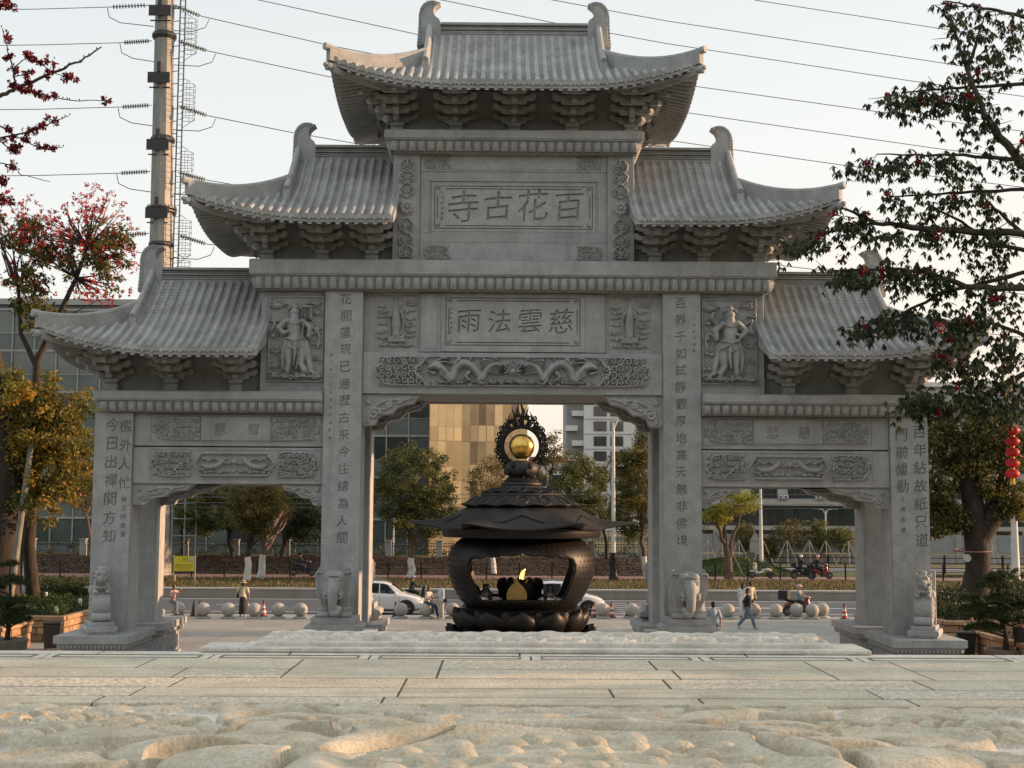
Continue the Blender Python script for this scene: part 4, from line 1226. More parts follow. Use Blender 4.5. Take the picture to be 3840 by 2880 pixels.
        # gable wall between the two descending ridges
        ys_ = np.linspace(41.6, 2 * YM - 41.6, 12)
        poly = [(y, zf(x0 + sg * .9, y) - .3) for y in (41.6, 2 * YM - 41.6)]
        pl = [(41.5, ze + zprof(.45, rise) - .25)] + [(y, ze + zprof((min(mirror_y(y), RYR) - RY0) / (RYR - RY0), rise) + .02) for y in ys_] + [(2 * YM - 41.5, ze + zprof(.45, rise) - .25)]
        o = MB().prism(pl, 'x', x0 - .06, x0 + .06).build('gable_wall', 'granite_core', None); sub(o, roof)
    if left is None or right is None:      # closed verge board at the inner end
        xe = xa if left is None else xb; sg = 1 if left is None else -1
        pl = [(y, zf(xe, y) + .03) for y in np.linspace(RY0 + .03, YM, 14)]
        pl2 = [(y, z - .22) for y, z in pl[::-1]]
        o = MB().prism(pl + pl2, 'x', xe - .01 if sg > 0 else xe - .09, xe + .09 if sg > 0 else xe + .01).build('verge_board', 'granite', None); sub(o, roof)
    return roof

build_roof(-5.6, 5.6, (-2.85, 2.85), (-5.62, 5.62), 18.04, 2.81, (-2.45, 2.45), '')
build_roof(-9.8, -3.64, (-7.16, None), (-9.8, None), 13.87, 2.76, (-6.55, -3.78), '')
build_roof(3.64, 9.8, (None, 7.16), (None, 9.8), 13.87, 2.76, (3.78, 6.55), '')
build_roof(-14.15, -7.66, (-11.85, None), (-14.15, None), 9.82, 2.66, (-11.5, -8.2), '')
build_roof(7.66, 14.15, (None, 11.85), (None, 14.15), 9.82, 2.66, (8.2, 11.5), '')
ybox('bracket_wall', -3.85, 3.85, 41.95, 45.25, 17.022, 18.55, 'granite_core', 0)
for k, x in enumerate((-3.74, -1.87, 0, 1.87, 3.74)):
    bracket_set(x, 17.02, zs=.80, corner=(-1 if k == 0 else 1 if k == 4 else 0))
    if k % 2 == 0: bracket_set(x, 17.02, y=45.34, rot=PI, zs=.80)
for s in (-1, 1):
    a, b = sorted((s * 3.78, s * 8.0)); ybox('bracket_wall', a, b, 41.95, 45.25, 12.862, 14.35, 'granite_core', 0)
    for k, x in enumerate((7.8, 6.05, 4.48)): bracket_set(s * x, 12.86, zs=.80, corner=(s if k == 0 else 0))
    a, b = sorted((s * 7.9, s * 12.75)); ybox('bracket_wall', a, b, 41.95, 45.25, 8.722, 10.3, 'granite_core', 0)
    for k, x in enumerate((12.58, 10.70, 8.68)): bracket_set(s * x, 8.72, zs=.82, corner=(s if k == 0 else 0))
    for xw, z, zs in ((3.85, 17.02, .80), (8.0, 12.86, .77), (12.75, 8.72, .82)):
        for y in (43.6, 45.2): bracket_set(s * (xw + .04), z, y=y, rot=s * PI / 2, zs=zs)
# ================================================================== GUARDIAN STATUES
def elephant(label, x, flip, back=False):
    t = thing('elephant_statue', label, 'statue', (x, 46.6 if back else 40.62, 1.352), rz=PI if back else 0, group='elephant statues at the inner columns')
    f = -1 if flip else 1
    p = MB()
    p.box(-.80, .80, -.78, .78, .0, .05)
    poly = [(-.80, .05), (-.78, .11), (-.60, .125), (-.52, .075), (-.40, .135), (-.2, .10), (0, .11), (.2, .10), (.40, .135), (.52, .075), (.60, .125), (.78, .11), (.80, .05)]
    p.prism(poly + [(.80, .18), (-.80, .18)], 'y', -.79, -.74)
    p.prism([(-.82, .13), (-.86, .17), (-.86, .27), (-.80, .33), (-.68, .36), (.68, .36), (.80, .33), (.86, .27), (.86, .17), (.82, .13)], 'y', -.74, .72)
    p.box(-.66, .66, -.66, .66, .362, .55)
    p.build('pedestal', 'granite', t, bevel=.015)
    b = MB(); Z = .55
    # barrel body runs back towards the column, head hangs forward
    b.ell((0, .18, Z + .92), (.46, .62, .42), 16, 12)
    for sx in (-1, 1):
        chain(b, [(sx * .29, -.30, Z + .85), (sx * .295, -.34, Z + .45), (sx * .30, -.36, Z + .10)], [.22, .185, .19], 12)
        b.lathe([(.17, .0), (.235, .02), (.23, .1), (.185, .18)], 12, (sx * .30, -.37, Z))
        chain(b, [(sx * .31, .48, Z + .8), (sx * .31, .48, Z + .1)], [.2, .18], 10)
        b.ell((sx * .30, -.53, Z + .05), (.16, .07, .05), 10, 6)
    b.ell((0, -.44, Z + 1.05), (.355, .30, .36), 16, 12)         # skull
    b.ell((0, -.60, Z + .92), (.30, .20, .34), 14, 10)
    for sx in (-1, 1):
        b.ell((sx * .15, -.56, Z + 1.22), (.17, .17, .15), 10, 8); b.ell((sx * .24, -.68, Z + .70), (.09, .08, .09), 8, 6)
    pts, rr = [], []
    for q in range(15):
        u = q / 14
        if u < .72: pts.append((0, -.78 - .07 * math.sin(u * 3.5), Z + .92 - u * .98)); rr.append(.20 - .085 * u / .72)
        else:
            w = (u - .72) / .28 * PI * 1.05
            pts.append((f * (.10 - .10 * math.cos(w)), -.86, Z + .215 - .11 * math.sin(w) + .06 * (u - .72) / .28)); rr.append(.115 - .03 * (u - .72) / .28)
    chain(b, pts, rr, 12)
    me = remeshed(b, 'body', .024, 3)
    place('body', me, 'granite_carved', t)
    # wrinkles round the trunk
    w_ = MB()
    for q in range(1, 12):
        u = .1 + q * .05
        c = Vector((0, -.78 - .07 * math.sin(u * 3.5), Z + .92 - u * .98)); r_ = .200 - .085 * u / .72
        w_.tube([c + Vector((r_ * math.cos(a), -r_ * abs(math.sin(a)), -.02 * math.sin(a))) for a in np.linspace(0.15, PI - .15, 8)], .006, 4)
    w_.build('trunk_folds', 'granite_carved', t)
    for sx in (-1, 1):
        e = MB(); nu, nv = 9, 12; P = np.zeros((nv, nu, 3)); Q = np.zeros((nv, nu, 3))
        for j in range(nv):
            v = j / (nv - 1)
            wd = .31 * math.sin(PI * (.32 + .60 * v)) ** .7
            for i in range(nu):
                s_ = i / (nu - 1)
                x_ = sx * (.29 + wd * s_ * 1.12 - (.10 * (1 - v) * (s_ ** 3)) - .08 * v * v); y_ = -.60 + .10 * s_ + .07 * math.sin(PI * s_ * 1.5)
                z_ = Z + 1.38 - .93 * v + .10 * math.sin(PI * s_) * (1 - v) - .10 * s_ * v
                P[j, i] = (x_, y_, z_); Q[j, i] = (x_, y_ + .05, z_)
        e.grid(P); e.grid(Q[:, ::-1])
        ring = [(0, i) for i in range(nu)] + [(j, nu - 1) for j in range(1, nv)] + [(nv - 1, i) for i in range(nu - 2, -1, -1)] + [(j, 0) for j in range(nv - 2, 0, -1)]
        e.add([P[a] for a in ring] + [Q[a] for a in ring], [(i, (i + 1) % len(ring), (i + 1) % len(ring) + len(ring), i + len(ring)) for i in range(len(ring))])
        # rolled upper edge
        e.tube([(sx * (.33 + .05 * q), -.58 + .012 * q, Z + 1.30 + .04 * math.sin(q / 5 * PI)) for q in range(5)] + [(sx * .56, -.57, Z + 1.24)], [.02, .032, .036, .034, .028, .015], 8)
        e.build('ear', 'granite_carved', t, smooth=50)
        k = MB(); k.tube([(sx * .12, -.80, Z + .66), (sx * .24, -.86, Z + .70), (sx * .27, -.84, Z + .78)], [.045, .05, .03], 8)
        k.tube([(sx * .13, -.80, Z + .57), (sx * .24, -.85, Z + .6), (sx * .265, -.83, Z + .67)], [.04, .042, .026], 8)
        k.ell((sx * .20, -.72, Z + 1.0), (.055, .03, .03), 8, 6); k.tube([(sx * .12, -.735, Z + 1.03), (sx * .2, -.75, Z + 1.05), (sx * .28, -.68, Z + 1.02)], .014, 5)
        k.build('face_carving', 'granite_carved', t, smooth=50)
        m_ = MB(); m_.lathe([(.20, 0), (.215, .015), (.215, .075), (.20, .09)], 14, (sx * .298, -.355, Z + .21)); m_.build('anklet', 'granite_carved', t, smooth=30)
    h = MB()
    h.tube([(.315 * math.sin(a), -.46 - .28 * math.cos(a), Z + 1.22 + .02 * math.cos(a)) for a in np.linspace(-1.25, 1.25, 15)], .026, 6)
    h.tube([(.34 * math.sin(a), -.47 - .30 * math.cos(a), Z + 1.13 - .035 * abs(math.sin(a * 5.2))) for a in np.linspace(-1.2, 1.2, 31)], .017, 5)
    for a in (-.75, -.3, .3, .75): h.tube([(.34 * math.sin(a), -.48 - .31 * math.cos(a), Z + 1.08), (.34 * math.sin(a), -.49 - .31 * math.cos(a), Z + 1.0)], [.012, .026], 6)
    h.build('headband', 'granite_carved', t, smooth=50)
    return t
elephant('stone elephant with headband, trunk curled to the right, before the left inner column', -5.29, False)
elephant('stone elephant with headband, trunk curled to the left, before the right inner column', 5.29, True)
elephant('stone elephant on the road side of the left inner column, only its edge showing', -5.29, False, True)
elephant('stone elephant on the road side of the right inner column, only its edge showing', 5.29, True, True)

def lion(label, x, y, face, back=False, grp='guardian lion statues at the column feet'):
    """seated guardian on a drum stone, turned slightly towards the middle"""
    t = thing('lion_statue', label, 'statue', (x, y, 1.352), rz=(PI if back else 0) + face * .42, group=grp)
    p = MB()
    p.prism([(-.42, 0), (-.42, .06), (-.3, .07), (-.22, .03), (-.12, .09), (0, .06), (.12, .09), (.22, .03), (.3, .07), (.42, .06), (.42, 0)], 'y', -.56, -.50)
    p.box(-.42, .42, -.50, .56, 0, .06)
    p.prism([(-.42, .06), (-.46, .10), (-.46, .20), (-.42, .24), (.42, .24), (.46, .20), (.46, .10), (.42, .06)], 'y', -.58, .58)
    p.box(-.36, .36, -.50, .50, .242, .36)
    p.build('pedestal', 'granite', t, bevel=.012)
    d = MB()
    d.tube([(-.27, -.36, .50), (.27, -.36, .50)], .135, 14)                       # small roll
    d.build('drum_roll', 'granite', t, smooth=35)
    d = MB(); d.tube([(-.25, -.02, .86), (.25, -.02, .86)], .40, 28); d.box(-.2, .2, -.28, .42, .37, .7)
    d.build('drum', 'granite', t, smooth=35)
    d = MB()
    for sx in (-1, 1):
        for k in range(9):
            a = 2 * PI * k / 9
            d.ell((sx * .255, -.02 + .24 * math.cos(a), .86 + .24 * math.sin(a)), (.035, .075, .075), 8, 5)
        d.ell((sx * .255, -.02, .86), (.04, .11, .11), 8, 6)
    d.build('drum_carving', 'granite_carved', t, smooth=60, kind='stuff')
    d = MB(); d.box(-.23, .30, .30, .40, .37, 1.98); d.build('back_slab', 'granite', t, bevel=.01)
    b = MB()
    b.ell((0, .06, 1.36), (.23, .25, .24), 12, 8); chain(b, [(0, .0, 1.4), (0, -.14, 1.62)], [.2, .2], 10)
    b.ell((0, -.22, 1.72), (.20, .20, .20), 12, 8); b.ell((0, -.40, 1.64), (.135, .11, .10), 10, 8); b.ell((0, -.37, 1.55), (.10, .08, .045), 8, 6); b.ell((0, -.50, 1.69), (.05, .035, .035), 8, 6)
    for sx in (-1, 1):
        chain(b, [(sx * .15, -.16, 1.42), (sx * .17, -.3, 1.27)], [.09, .07], 8); b.ell((sx * .17, -.34, 1.24), (.08, .1, .05), 8, 6)
        b.ell((sx * .22, .1, 1.27), (.12, .2, .14), 8, 6); b.ell((sx * .13, -.38, 1.78), (.05, .05, .045), 8, 6); b.ell((sx * .20, -.14, 1.86), (.06, .05, .08), 8, 6)
    b.ell((0, -.2, 1.93), (.13, .13, .07), 8, 6)
    place('body', remeshed(b, 'body', .018, 2), 'granite_carved', t)
    c = MB(); rr = random.Random(3)
    for k in range(46):
        a = rr.uniform(-2.4, 2.4); z = rr.uniform(1.38, 1.9)
        q = Vector((.21 * math.sin(a), -.12 + .18 * math.cos(a) * (.6 if abs(a) < .8 else 1.0) * (1), z))
        if abs(a) < .9: continue
        c.ell(q, rr.uniform(.035, .055), 7, 5)
    c.tube([(.2 * math.sin(a), -.30 - .12 * math.cos(a), 1.40 - .03 * abs(math.cos(a * 5))) for a in np.linspace(-1.6, 1.6, 15)], .022, 5)
    c.build('mane', 'granite_carved', t, smooth=60, kind='stuff')
    e = MB()
    for sx in (-1, 1):
        e.ell((sx * .075, -.475, 1.775), (.03, .02, .022), 8, 6); e.tube([(sx * .02, -.49, 1.81), (sx * .08, -.475, 1.84), (sx * .15, -.40, 1.81)], .02, 5)
        e.tube([(0, -.515, 1.60), (sx * .07, -.49, 1.59), (sx * .12, -.42, 1.61)], .012, 5)
    e.build('face_carving', 'granite_carved', t, smooth=60, kind='stuff')
    return t
lion('stone lion seated on a drum before the leftmost column', -12.42, 40.75, 1)
lion('stone lion seated on a drum before the rightmost column', 12.52, 40.75, -1)
lion('stone lion on a drum behind the leftmost column, facing the road', -12.42, 46.45, .2, True, grp=None)
lion('stone lion on a drum behind the rightmost column, facing the road', 12.42, 46.45, -.2, True, grp=None)
# ================================================================== INCENSE BURNER
BX, BY = 0.20, 36.0
bn = thing('incense_burner', 'black bronze temple burner, golden ball in a flame ring on its lobed roof', 'burner', (BX, BY, 0))
m = MB(); m.lathe([(2.9, 0), (2.9, .25), (2.75, .27), (2.75, .95), (2.9, .98), (2.9, 1.18)], 8); m.build('stone_base', 'granite', bn, bevel=.02)
def lotus(name, r, z0, h, n, w, lean, matn, phase=0.0, ribs=True, up=True, tipout=.18):
    """ring of upright or spreading petals; each a part"""
    for k in range(n):
        a0 = 2 * PI * (k + phase) / n
        g = MB(); nu, nv = 15, 10
        for side in (0, 1):
            P = np.zeros((nv, nu, 3))
            for j in range(nv):
                v = j / (nv - 1)
                width = w * (1 - .93 * max(0, (v - .3) / .7) ** 4.5) * (.72 + .5 * min(v, .5))
                out = lean * math.sin(v * PI * .62) + tipout * max(0, v - .62) ** 1.4
                for i in range(nu):
                    s_ = i / (nu - 1) * 2 - 1
                    bulge = (1 - s_ * s_) * .17 * w * 2 * (.4 + math.sin(v * PI * .8))
                    rib = .014 * abs(math.cos(s_ * 7 * PI / 2)) if ribs else 0
                    q = r + out + bulge - rib - side * .05
                    a = a0 + s_ * width / max(r, .1)
                    P[j, i] = (q * math.cos(a), q * math.sin(a), z0 + h * v - .03 * s_ * s_)
            g.grid(P if side == 0 else P[:, ::-1])
        A = g.v[:nu * nv]; B = g.v[nu * nv:]
        ring = [(nv - 1) * nu + i for i in range(nu)]
        off = nu * nv
        def bidx(q): j, i = divmod(q, nu); return off + j * nu + (nu - 1 - i)
        for q in range(nu - 1):
            a, b = (nv - 1) * nu + q, (nv - 1) * nu + q + 1; g.f.append((a, bidx(a), bidx(b), b))
        for q in range(nv - 1):
            for i in (0, nu - 1):
                a, b = q * nu + i, (q + 1) * nu + i; g.f.append((a, b, bidx(b), bidx(a)))
        mm = matn(a0) if callable(matn) else matn
        g.build(name, mm, bn, smooth=50)
dk = lambda a: 'bronze_dark'
m = MB(); m.lathe([(1.75, 1.18), (1.85, 1.3), (1.6, 1.7), (1.5, 2.2), (1.62, 2.5), (1.5, 2.56)], 48); m.build('lotus_core', 'bronze_dark', bn, smooth=40)
lotus('lotus_petal', 1.52, 1.86, .68, 12, .42, .12, dk, 0.0, tipout=.1)
lotus('lotus_petal', 1.42, 1.86, .68, 12, .30, .10, dk, 0.5, tipout=.1)
lotus('lotus_petal', 1.58, 1.52, .55, 12, .42, .22, dk, .5, tipout=.55)
lotus('lotus_petal', 1.62, 1.22, .52, 12, .44, .34, dk, 0.0, tipout=.75)
# bowl with four windows
prof = [(1.30, 2.50), (1.45, 2.56), (1.62, 2.74), (1.80, 3.05), (1.92, 3.35), (1.965, 3.62), (1.95, 3.9), (1.85, 4.15), (1.65, 4.33), (1.5, 4.40)]
pin = [(r - .16, z + (.12 if i < 2 else 0)) for i, (r, z) in enumerate(prof)][::-1]
pr2 = prof + pin
shell = MB(); n_ = 72
vs_ = []
for r, z in pr2:
    for k in range(n_): a = 2 * PI * k / n_; vs_.append((r * math.cos(a), r * math.sin(a), z))
L_ = len(pr2)
shell.add(vs_, [(i * n_ + k, i * n_ + (k + 1) % n_, ((i + 1) % L_) * n_ + (k + 1) % n_, ((i + 1) % L_) * n_ + k) for i in range(L_) for k in range(n_)])
so = shell.build('bowl', 'bronze_dark', bn, smooth=40)
hole = [(-1.02, 2.80), (-1.12, 2.95), (-1.22, 3.2), (-1.34, 3.55), (-1.345, 3.72), (-1.27, 3.86), (-1.12, 3.905), (-1.02, 3.88), (-.86, 3.955), (-.74, 3.915), (-.52, 3.96), (-.26, 3.955), (-.1, 3.985), (0, 4.03)]
hole = hole + [(-x, z) for x, z in hole[::-1][1:]]
hole = [(x * 1.0, z) for x, z in hole]
cut = MB(); cut.prism(hole, 'y', -3, 3)
co = cut.build('cutter', 'bronze_dark', bn)
bm_ = so.modifiers.new('b', 'BOOLEAN'); bm_.operation = 'DIFFERENCE'; bm_.object = co; bm_.solver = 'EXACT'
bpy.context.view_layer.update()
nm = evaluated(so, 'bowl'); so.modifiers.clear(); so.data = nm
bpy.data.objects.remove(co)
# raised rim round the window and cast studs
for sy in (-1, 1):
    g = MB(); pts = []
    for i, (x, z) in enumerate(hole + hole[:1]):
        x2, z2 = x * 1.03, 3.42 + (z - 3.42) * 1.04
        rr_ = np.interp(z2, [p[1] for p in prof], [p[0] for p in prof]); yy = math.sqrt(max(.01, rr_ ** 2 - x2 ** 2))
        pts.append((x2, sy * yy, z2))
    g.tube(pts, .035, 6); g.build('window_rim', 'bronze_dark', bn, smooth=60)
g = MB()
for j in range(11):
    z = 2.75 + .15 * j; rr_ = np.interp(z, [p[1] for p in prof], [p[0] for p in prof])
    for k in range(70):
        a = 2 * PI * (k + .5 * (j % 2)) / 70; x, y = rr_ * math.cos(a), rr_ * math.sin(a)
        if abs(x) < 1.42 and 2.75 < z < 4.02: continue
        g.ell((x, y, z), (.02, .02, .02), 5, 3)
g.build('cast_studs', 'bronze_dark', bn, kind='stuff', smooth=60)
m = MB(); m.lathe([(1.35, 2.62), (1.5, 2.66), (1.5, 2.72), (1.3, 2.74)], 40); m.build('bowl_floor', 'bronze_dark', bn)
# lamp of petals inside with the gold plate and its flame
m = MB(); m.lathe([(.45, 2.742), (.58, 2.80), (.60, 3.2), (.5, 3.22), (.45, 3.0)], 32, (-.02, 0, 0)); m.build('lamp_bowl', 'bronze_dark', bn, smooth=40)
g = MB()
for k in range(12):
    a = 2 * PI * k / 12; g.ell((.50 * math.cos(a) - .02, .50 * math.sin(a), 3.12), (.13, .13, .2), 8, 6)
g.build('lamp_petals', 'bronze_dark', bn, smooth=60)
tear = [(-.265, 2.78), (-.27, 2.92), (-.24, 3.02), (-.17, 3.13), (-.08, 3.21), (-.03, 3.28), (0, 3.36)]
tear = tear + [(-x, z) for x, z in tear[::-1][1:]]
m = MB(); m.prism([(x - .12, z) for x, z in tear], 'y', -.78, -.74); m.build('gold_plate', 'gold_plate', bn, bevel=.006)
m = MB(); m.tube([(-.12 + .13 * math.cos(a), -.785, 2.98 + .13 * math.sin(a)) for a in np.linspace(0, 2 * PI, 25)], .012, 5); m.build('plate_ring', 'gold_plate', bn)
m = MB(); m.tube([(.0, -.3, 3.28), (.02, -.3, 3.38), (.05, -.3, 3.48), (.11, -.3, 3.56)], [.05, .055, .04, .01], 8)
m.build('flame', emit('flame_glow', (1.0, .42, .07), 4.0), bn, smooth=60)
# soffit ring and roof
m = MB(); m.lathe([(1.5, 4.38), (2.10, 4.40), (2.13, 4.46), (2.13, 4.64), (2.0, 4.75)], 48); m.build('soffit_ring', 'bronze_dark', bn, smooth=30)
def lobed(w, i, edge, amp=.36, up=.12):
    k = .5 + .5 * math.cos(6 * (w - 0.0))      # six corners, one each to left and right
    return (1 + amp * edge * k ** 5, up * edge * k ** 4 - .04 * edge * (1 - k))
pr = [(1.30, 5.24), (1.60, 5.14), (1.80, 5.00), (1.95, 4.86), (2.08, 4.76), (2.20, 4.70), (2.24, 4.67), (2.18, 4.62), (2.0, 4.66), (1.2, 4.72)]
ed = [0, 0, .08, .25, .6, 1, 1, .95, .5, 0]
m = MB(); m.lathe(pr, 96, mod=lambda w, i: lobed(w, i, ed[i])); m.build('roof', 'bronze_matt', bn, smooth=35)
g = MB()
for k in range(6):       # pointed arris on each roof lobe
    a = PI / 3 * k + PI / 6
    for sgn in (-1, 1):
        g.tube([(q * math.cos(a + sgn * u), q * math.sin(a + sgn * u), z) for q, u, z in ((1.82, 0, 5.0), (1.9, .10, 4.93), (1.98, .2, 4.86), (2.1, .34, 4.77))], .018, 5)
g.build('roof_arris', 'bronze_matt', bn, smooth=60)
def petal_dome(r0, z0, r1, z1, n, nm_):
    def md(w, i):
        k = abs(math.cos(n * w / 2)); return (1 + (.02 + .05 * i / 5) * (k - .5), (.05 * k if i >= 4 else 0))
    rs = [r1 + (r0 - r1) * q for q in (0, .25, .5, .75, .92, 1.0)]
    zz = [z1, z1 - (z1 - z0) * .12, z1 - (z1 - z0) * .33, z1 - (z1 - z0) * .64, z1 - (z1 - z0) * .9, z0]
    m = MB(); m.lathe(list(zip(rs, zz)) + [(r0 * .96, z0 - .04), (r0 * .6, z0 - .03)], n * 8, mod=lambda w, i: md(w, min(i, 5))); m.build(nm_, 'bronze_matt', bn, smooth=40)
    g = MB()
    for k in range(n):
        a = 2 * PI * (k + .5) / n; dz_ = (z1 - z0)
        P_ = [(q, u) for q, u in ((.25, .0), (.35, .3), (.55, .42), (.75, .38), (.88, .2), (.92, 0), (.88, -.2), (.75, -.38), (.55, -.42), (.35, -.3), (.25, 0))]
        g.tube([((r1 + (r0 - r1) * q) * 1.015 * math.cos(a + u * PI / n * 1.2), (r1 + (r0 - r1) * q) * 1.015 * math.sin(a + u * PI / n * 1.2), float(np.interp(q, [0, .25, .5, .75, .92, 1], zz)) + .012) for q, u in P_], .014, 4)
    g.build('petal_outline', 'bronze_matt', bn, smooth=60, kind='stuff')
petal_dome(1.58, 5.22, 1.02, 5.52, 14, 'petal_tier')
petal_dome(1.06, 5.57, .58, 5.72, 14, 'petal_tier')
m = MB(); m.lathe([(1.06, 5.50), (1.1, 5.52), (1.08, 5.56), (1.0, 5.58)], 64); m.build('ring_moulding', 'bronze_matt', bn, smooth=40)
m = MB(); m.lathe([(.58, 5.68), (.60, 5.72), (.57, 5.76), (.53, 5.77), (.55, 5.80), (.54, 5.84), (.48, 5.86)], 48); m.build('ring_moulding', 'bronze_matt', bn, smooth=40)
petal_dome(.46, 5.86, .27, 6.03, 12, 'petal_tier')
m = MB(); m.lathe([(.27, 6.0), (.45, 6.07), (.47, 6.2), (.45, 6.34), (.33, 6.42), (.2, 6.44)], 40); m.build('lotus_seat', 'bronze_matt', bn, smooth=60)
for k in range(24):
    a = 2 * PI * (k + .5 * (k % 2)) / 12; z = 6.14 if k % 2 else 6.28
    m = MB(); m.ell((.42 * math.cos(a), .42 * math.sin(a), z), (.085, .085, .1), 8, 6); m.build('seat_petal', 'bronze_matt', bn, smooth=60)
m = MB(); m.lathe([(.005, 6.49), (.14, 6.495), (.255, 6.57), (.325, 6.70), (.345, 6.83), (.32, 6.96), (.245, 7.08), (.13, 7.145), (.005, 7.165)], 48); m.build('golden_ball', 'gold', bn, smooth=True)
# flame ring: closed band plus licking tongues, pierced
fl = MB()
fl.tube([(.52 * math.sin(a), 0, 6.84 - .52 * math.cos(a)) for a in np.linspace(.55, 2 * PI - .55, 50)], .055, 8)
rf_ = random.Random(11)
def tongue(a, r0, L, th, bend, tilt):
    pts, rr = [], []
    for q in range(7):
        u = q / 6
        d = Vector((math.sin(a), 0, -math.cos(a))); upv = Vector((0, 0, 1)); dd = (d * (1 - tilt * u) + upv * tilt * u).normalized()
        sd_ = Vector((dd.z, 0, -dd.x))
        pts.append(Vector((0, 0, 6.84)) + d * r0 + dd * L * u + sd_ * bend * math.sin(u * PI * 1.6)); rr.append(max(.006, th * (1 - u ** 1.6)))
    fl.tube(pts, rr, 6)
N = 34
for k in range(N):
    u = k / (N - 1); a = .62 + (2 * PI - 1.24) * u; top = max(0, 1 - abs(a - PI) / 1.1)
    L = .15 + .40 * top ** 1.8
    tongue(a, .55, L, .052, .03 * (1 if k % 2 else -1), .5)
    if top > .05: tongue(a + .05, .55 + L * .45, L * .85, .04, -.03 * (1 if k % 2 else -1), .75)
for k in range(60):
    a = .7 + (2 * PI - 1.4) * (k + .5) / 60; top = max(0, 1 - abs(a - PI) / 1.0); r = .60 + rf_.uniform(0, .10) + .28 * top * rf_.random()
    c = Vector((r * math.sin(a), 0, 6.84 - r * math.cos(a)))
    fl.tube([c + Vector((.045 * math.cos(w), 0, .055 * math.sin(w))) for w in np.linspace(0, 2 * PI, 9)], .02, 5)
tongue(PI, .78, .42, .055, .03, .8)
fl.build('flame_ring', 'bronze_dark', bn, smooth=60)
# glass oil bottles on the burner floor
for k, (dx, lb) in enumerate(((-.93, 'clear glass oil jar inside the burner, left of the lamp'), (.78, 'clear glass oil jar inside the burner, right of the lamp'))):
    b_ = thing('oil_jar', lb, 'jar', (BX + dx, BY, 2.742), group='oil jars in the burner')
    m = MB(); m.lathe([(.16, 0), (.18, .03), (.18, .16), (.10, .27), (.075, .30), (.075, .34)], 20); 'jar_glass' in MATS or mat('jar_glass', (.55, .52, .45), (.5, .48, .42), rough=.08, trans=.75); m.build('glass_body', 'jar_glass', b_, smooth=50)
    m = MB(); m.lathe([(.085, .342), (.09, .35), (.09, .39), (.05, .41)], 16); m.build('lid', 'steel_dark', b_, smooth=40)
# ================================================================== GROUND, TERRACE, ROAD
MB().box(-900, 900, -300, 2500, -3.2, -1.6).build('terrain', 'dry_grass', kind='structure')
# plaza with its slabs
plaza = MB().box(-60, 60, 14.2, 64.6, -1.5, -.02).build('plaza', 'joint_dirt', kind='structure')
rp = random.Random(5)
y = 47.3; slab_n = 0
while y < 64.5:
    d = 1.2; x = -19.0 + rp.uniform(0, 1.0)
    y1 = min(y + d, 64.55)
    while x < 19:
        w = 1.8
        g = MB().box(x + .006, x + w - .006, y + .006, y1 - .006, -.02, rp.uniform(-.002, .003))
        g.build('stone_slab', 'plaza_stone', plaza); x += w
    y += d
g = MB(); y = 14.3
while y < 47.2:
    x = -32
    while x < 32: g.box(x + .006, x + 1.794, y + .006, y + 1.19, -.02, 0.0); x += 1.8
    y += 1.2
for xs in ((-59, -19.2), (19.2, 59)):
    g.box(xs[0], xs[1], 47.3, 64.5, -.02, 0)
g.build('far_slabs', 'plaza_stone', plaza, kind='stuff')
# kerb between plaza and road
g = MB().box(-60, 60, 64.6, 64.85, -1, .0); g.build('kerb', 'kerb_top', kind='structure', bevel=.02)
MB().box(-200, 200, 64.85, 78.0, -1.2, -.12).build('road', 'asphalt', kind='structure')
def stripe(x0, x1, y0, y1, z=-.116):
    return MB().box(x0, x1, y0, y1, z - .02, z).build('lane_marking', 'road_paint', kind='structure')
stripe(-150, 150, 77.1, 77.28); stripe(-60, 8, 68.0, 68.13); stripe(8.5, 60, 68.0, 68.16); stripe(9, 60, 71.9, 72.2); stripe(9, 60, 65.6, 65.72)
for k in range(-6, 9): stripe(-6 + k * 6.2 - 22, -3.4 + k * 6.2 - 22, 72.6, 72.75) if k < 3 else None
for k in range(7): stripe(-3.2, -1.1 + .2 * (k % 2), 65.5 + .75 * k, 65.62 + .75 * k); stripe(5.8, 8.3, 66 + 1.5 * k, 66.14 + 1.5 * k)
# raised kerb wall beyond the road
kw = MB().box(-200, 200, 78.0, 78.5, -1, .36).build('kerb_wall', 'kerb_concrete', kind='structure')
MB().box(-200, 200, 77.96, 78.54, .362, .45).build('coping', 'kerb_top', kw)
# verge, path and bank as one height sheet
def sheet(name, x0, x1, y0, y1, fn, m, sx=.8, sy=.4):
    xs = np.arange(x0, x1 + sx, sx); ys = np.arange(y0, y1 + sy, sy)
    P = np.array([[(x, y, fn(x, y)) for x in xs] for y in ys])
    return MB().grid(P).build(name, m, kind='structure', smooth=True)
def nz(x, y, s=1.0): return .5 * math.sin(x * 1.3 * s + 2.1 * math.sin(y * .7 * s)) + .3 * math.sin(x * 3.1 * s + y * 2.3 * s) + .2 * math.sin(y * 4.7 * s - x * 1.9 * s)
sheet('verge', -70, 80, 78.5, 87.4, lambda x, y: .44 + .008 * (y - 78.5) + .05 * nz(x, y), 'dry_grass')
MB().box(-80, 90, 87.3, 91.2, 0, .56).build('footpath', 'brick_path', kind='structure')
def bank(x, y):
    t = min(1, max(0, (y - 90.9) / 6.5)); t = t * t * (3 - 2 * t)
    hgt = .95 if x < 14 else max(.1, .95 - (x - 14) * .25)
    return .52 + hgt * t + .09 * nz(x, y, .8) * t
sheet('bank', -70, 16, 90.9, 100, bank, 'earth', .6, .4)
def mound(x, y):
    r = math.hypot((x - 16.0) / 5.0, (y - 95.0) / 3.6)
    return .45 + 1.2 * max(0, 1 - r * r) ** 1.2 + .06 * nz(x, y)
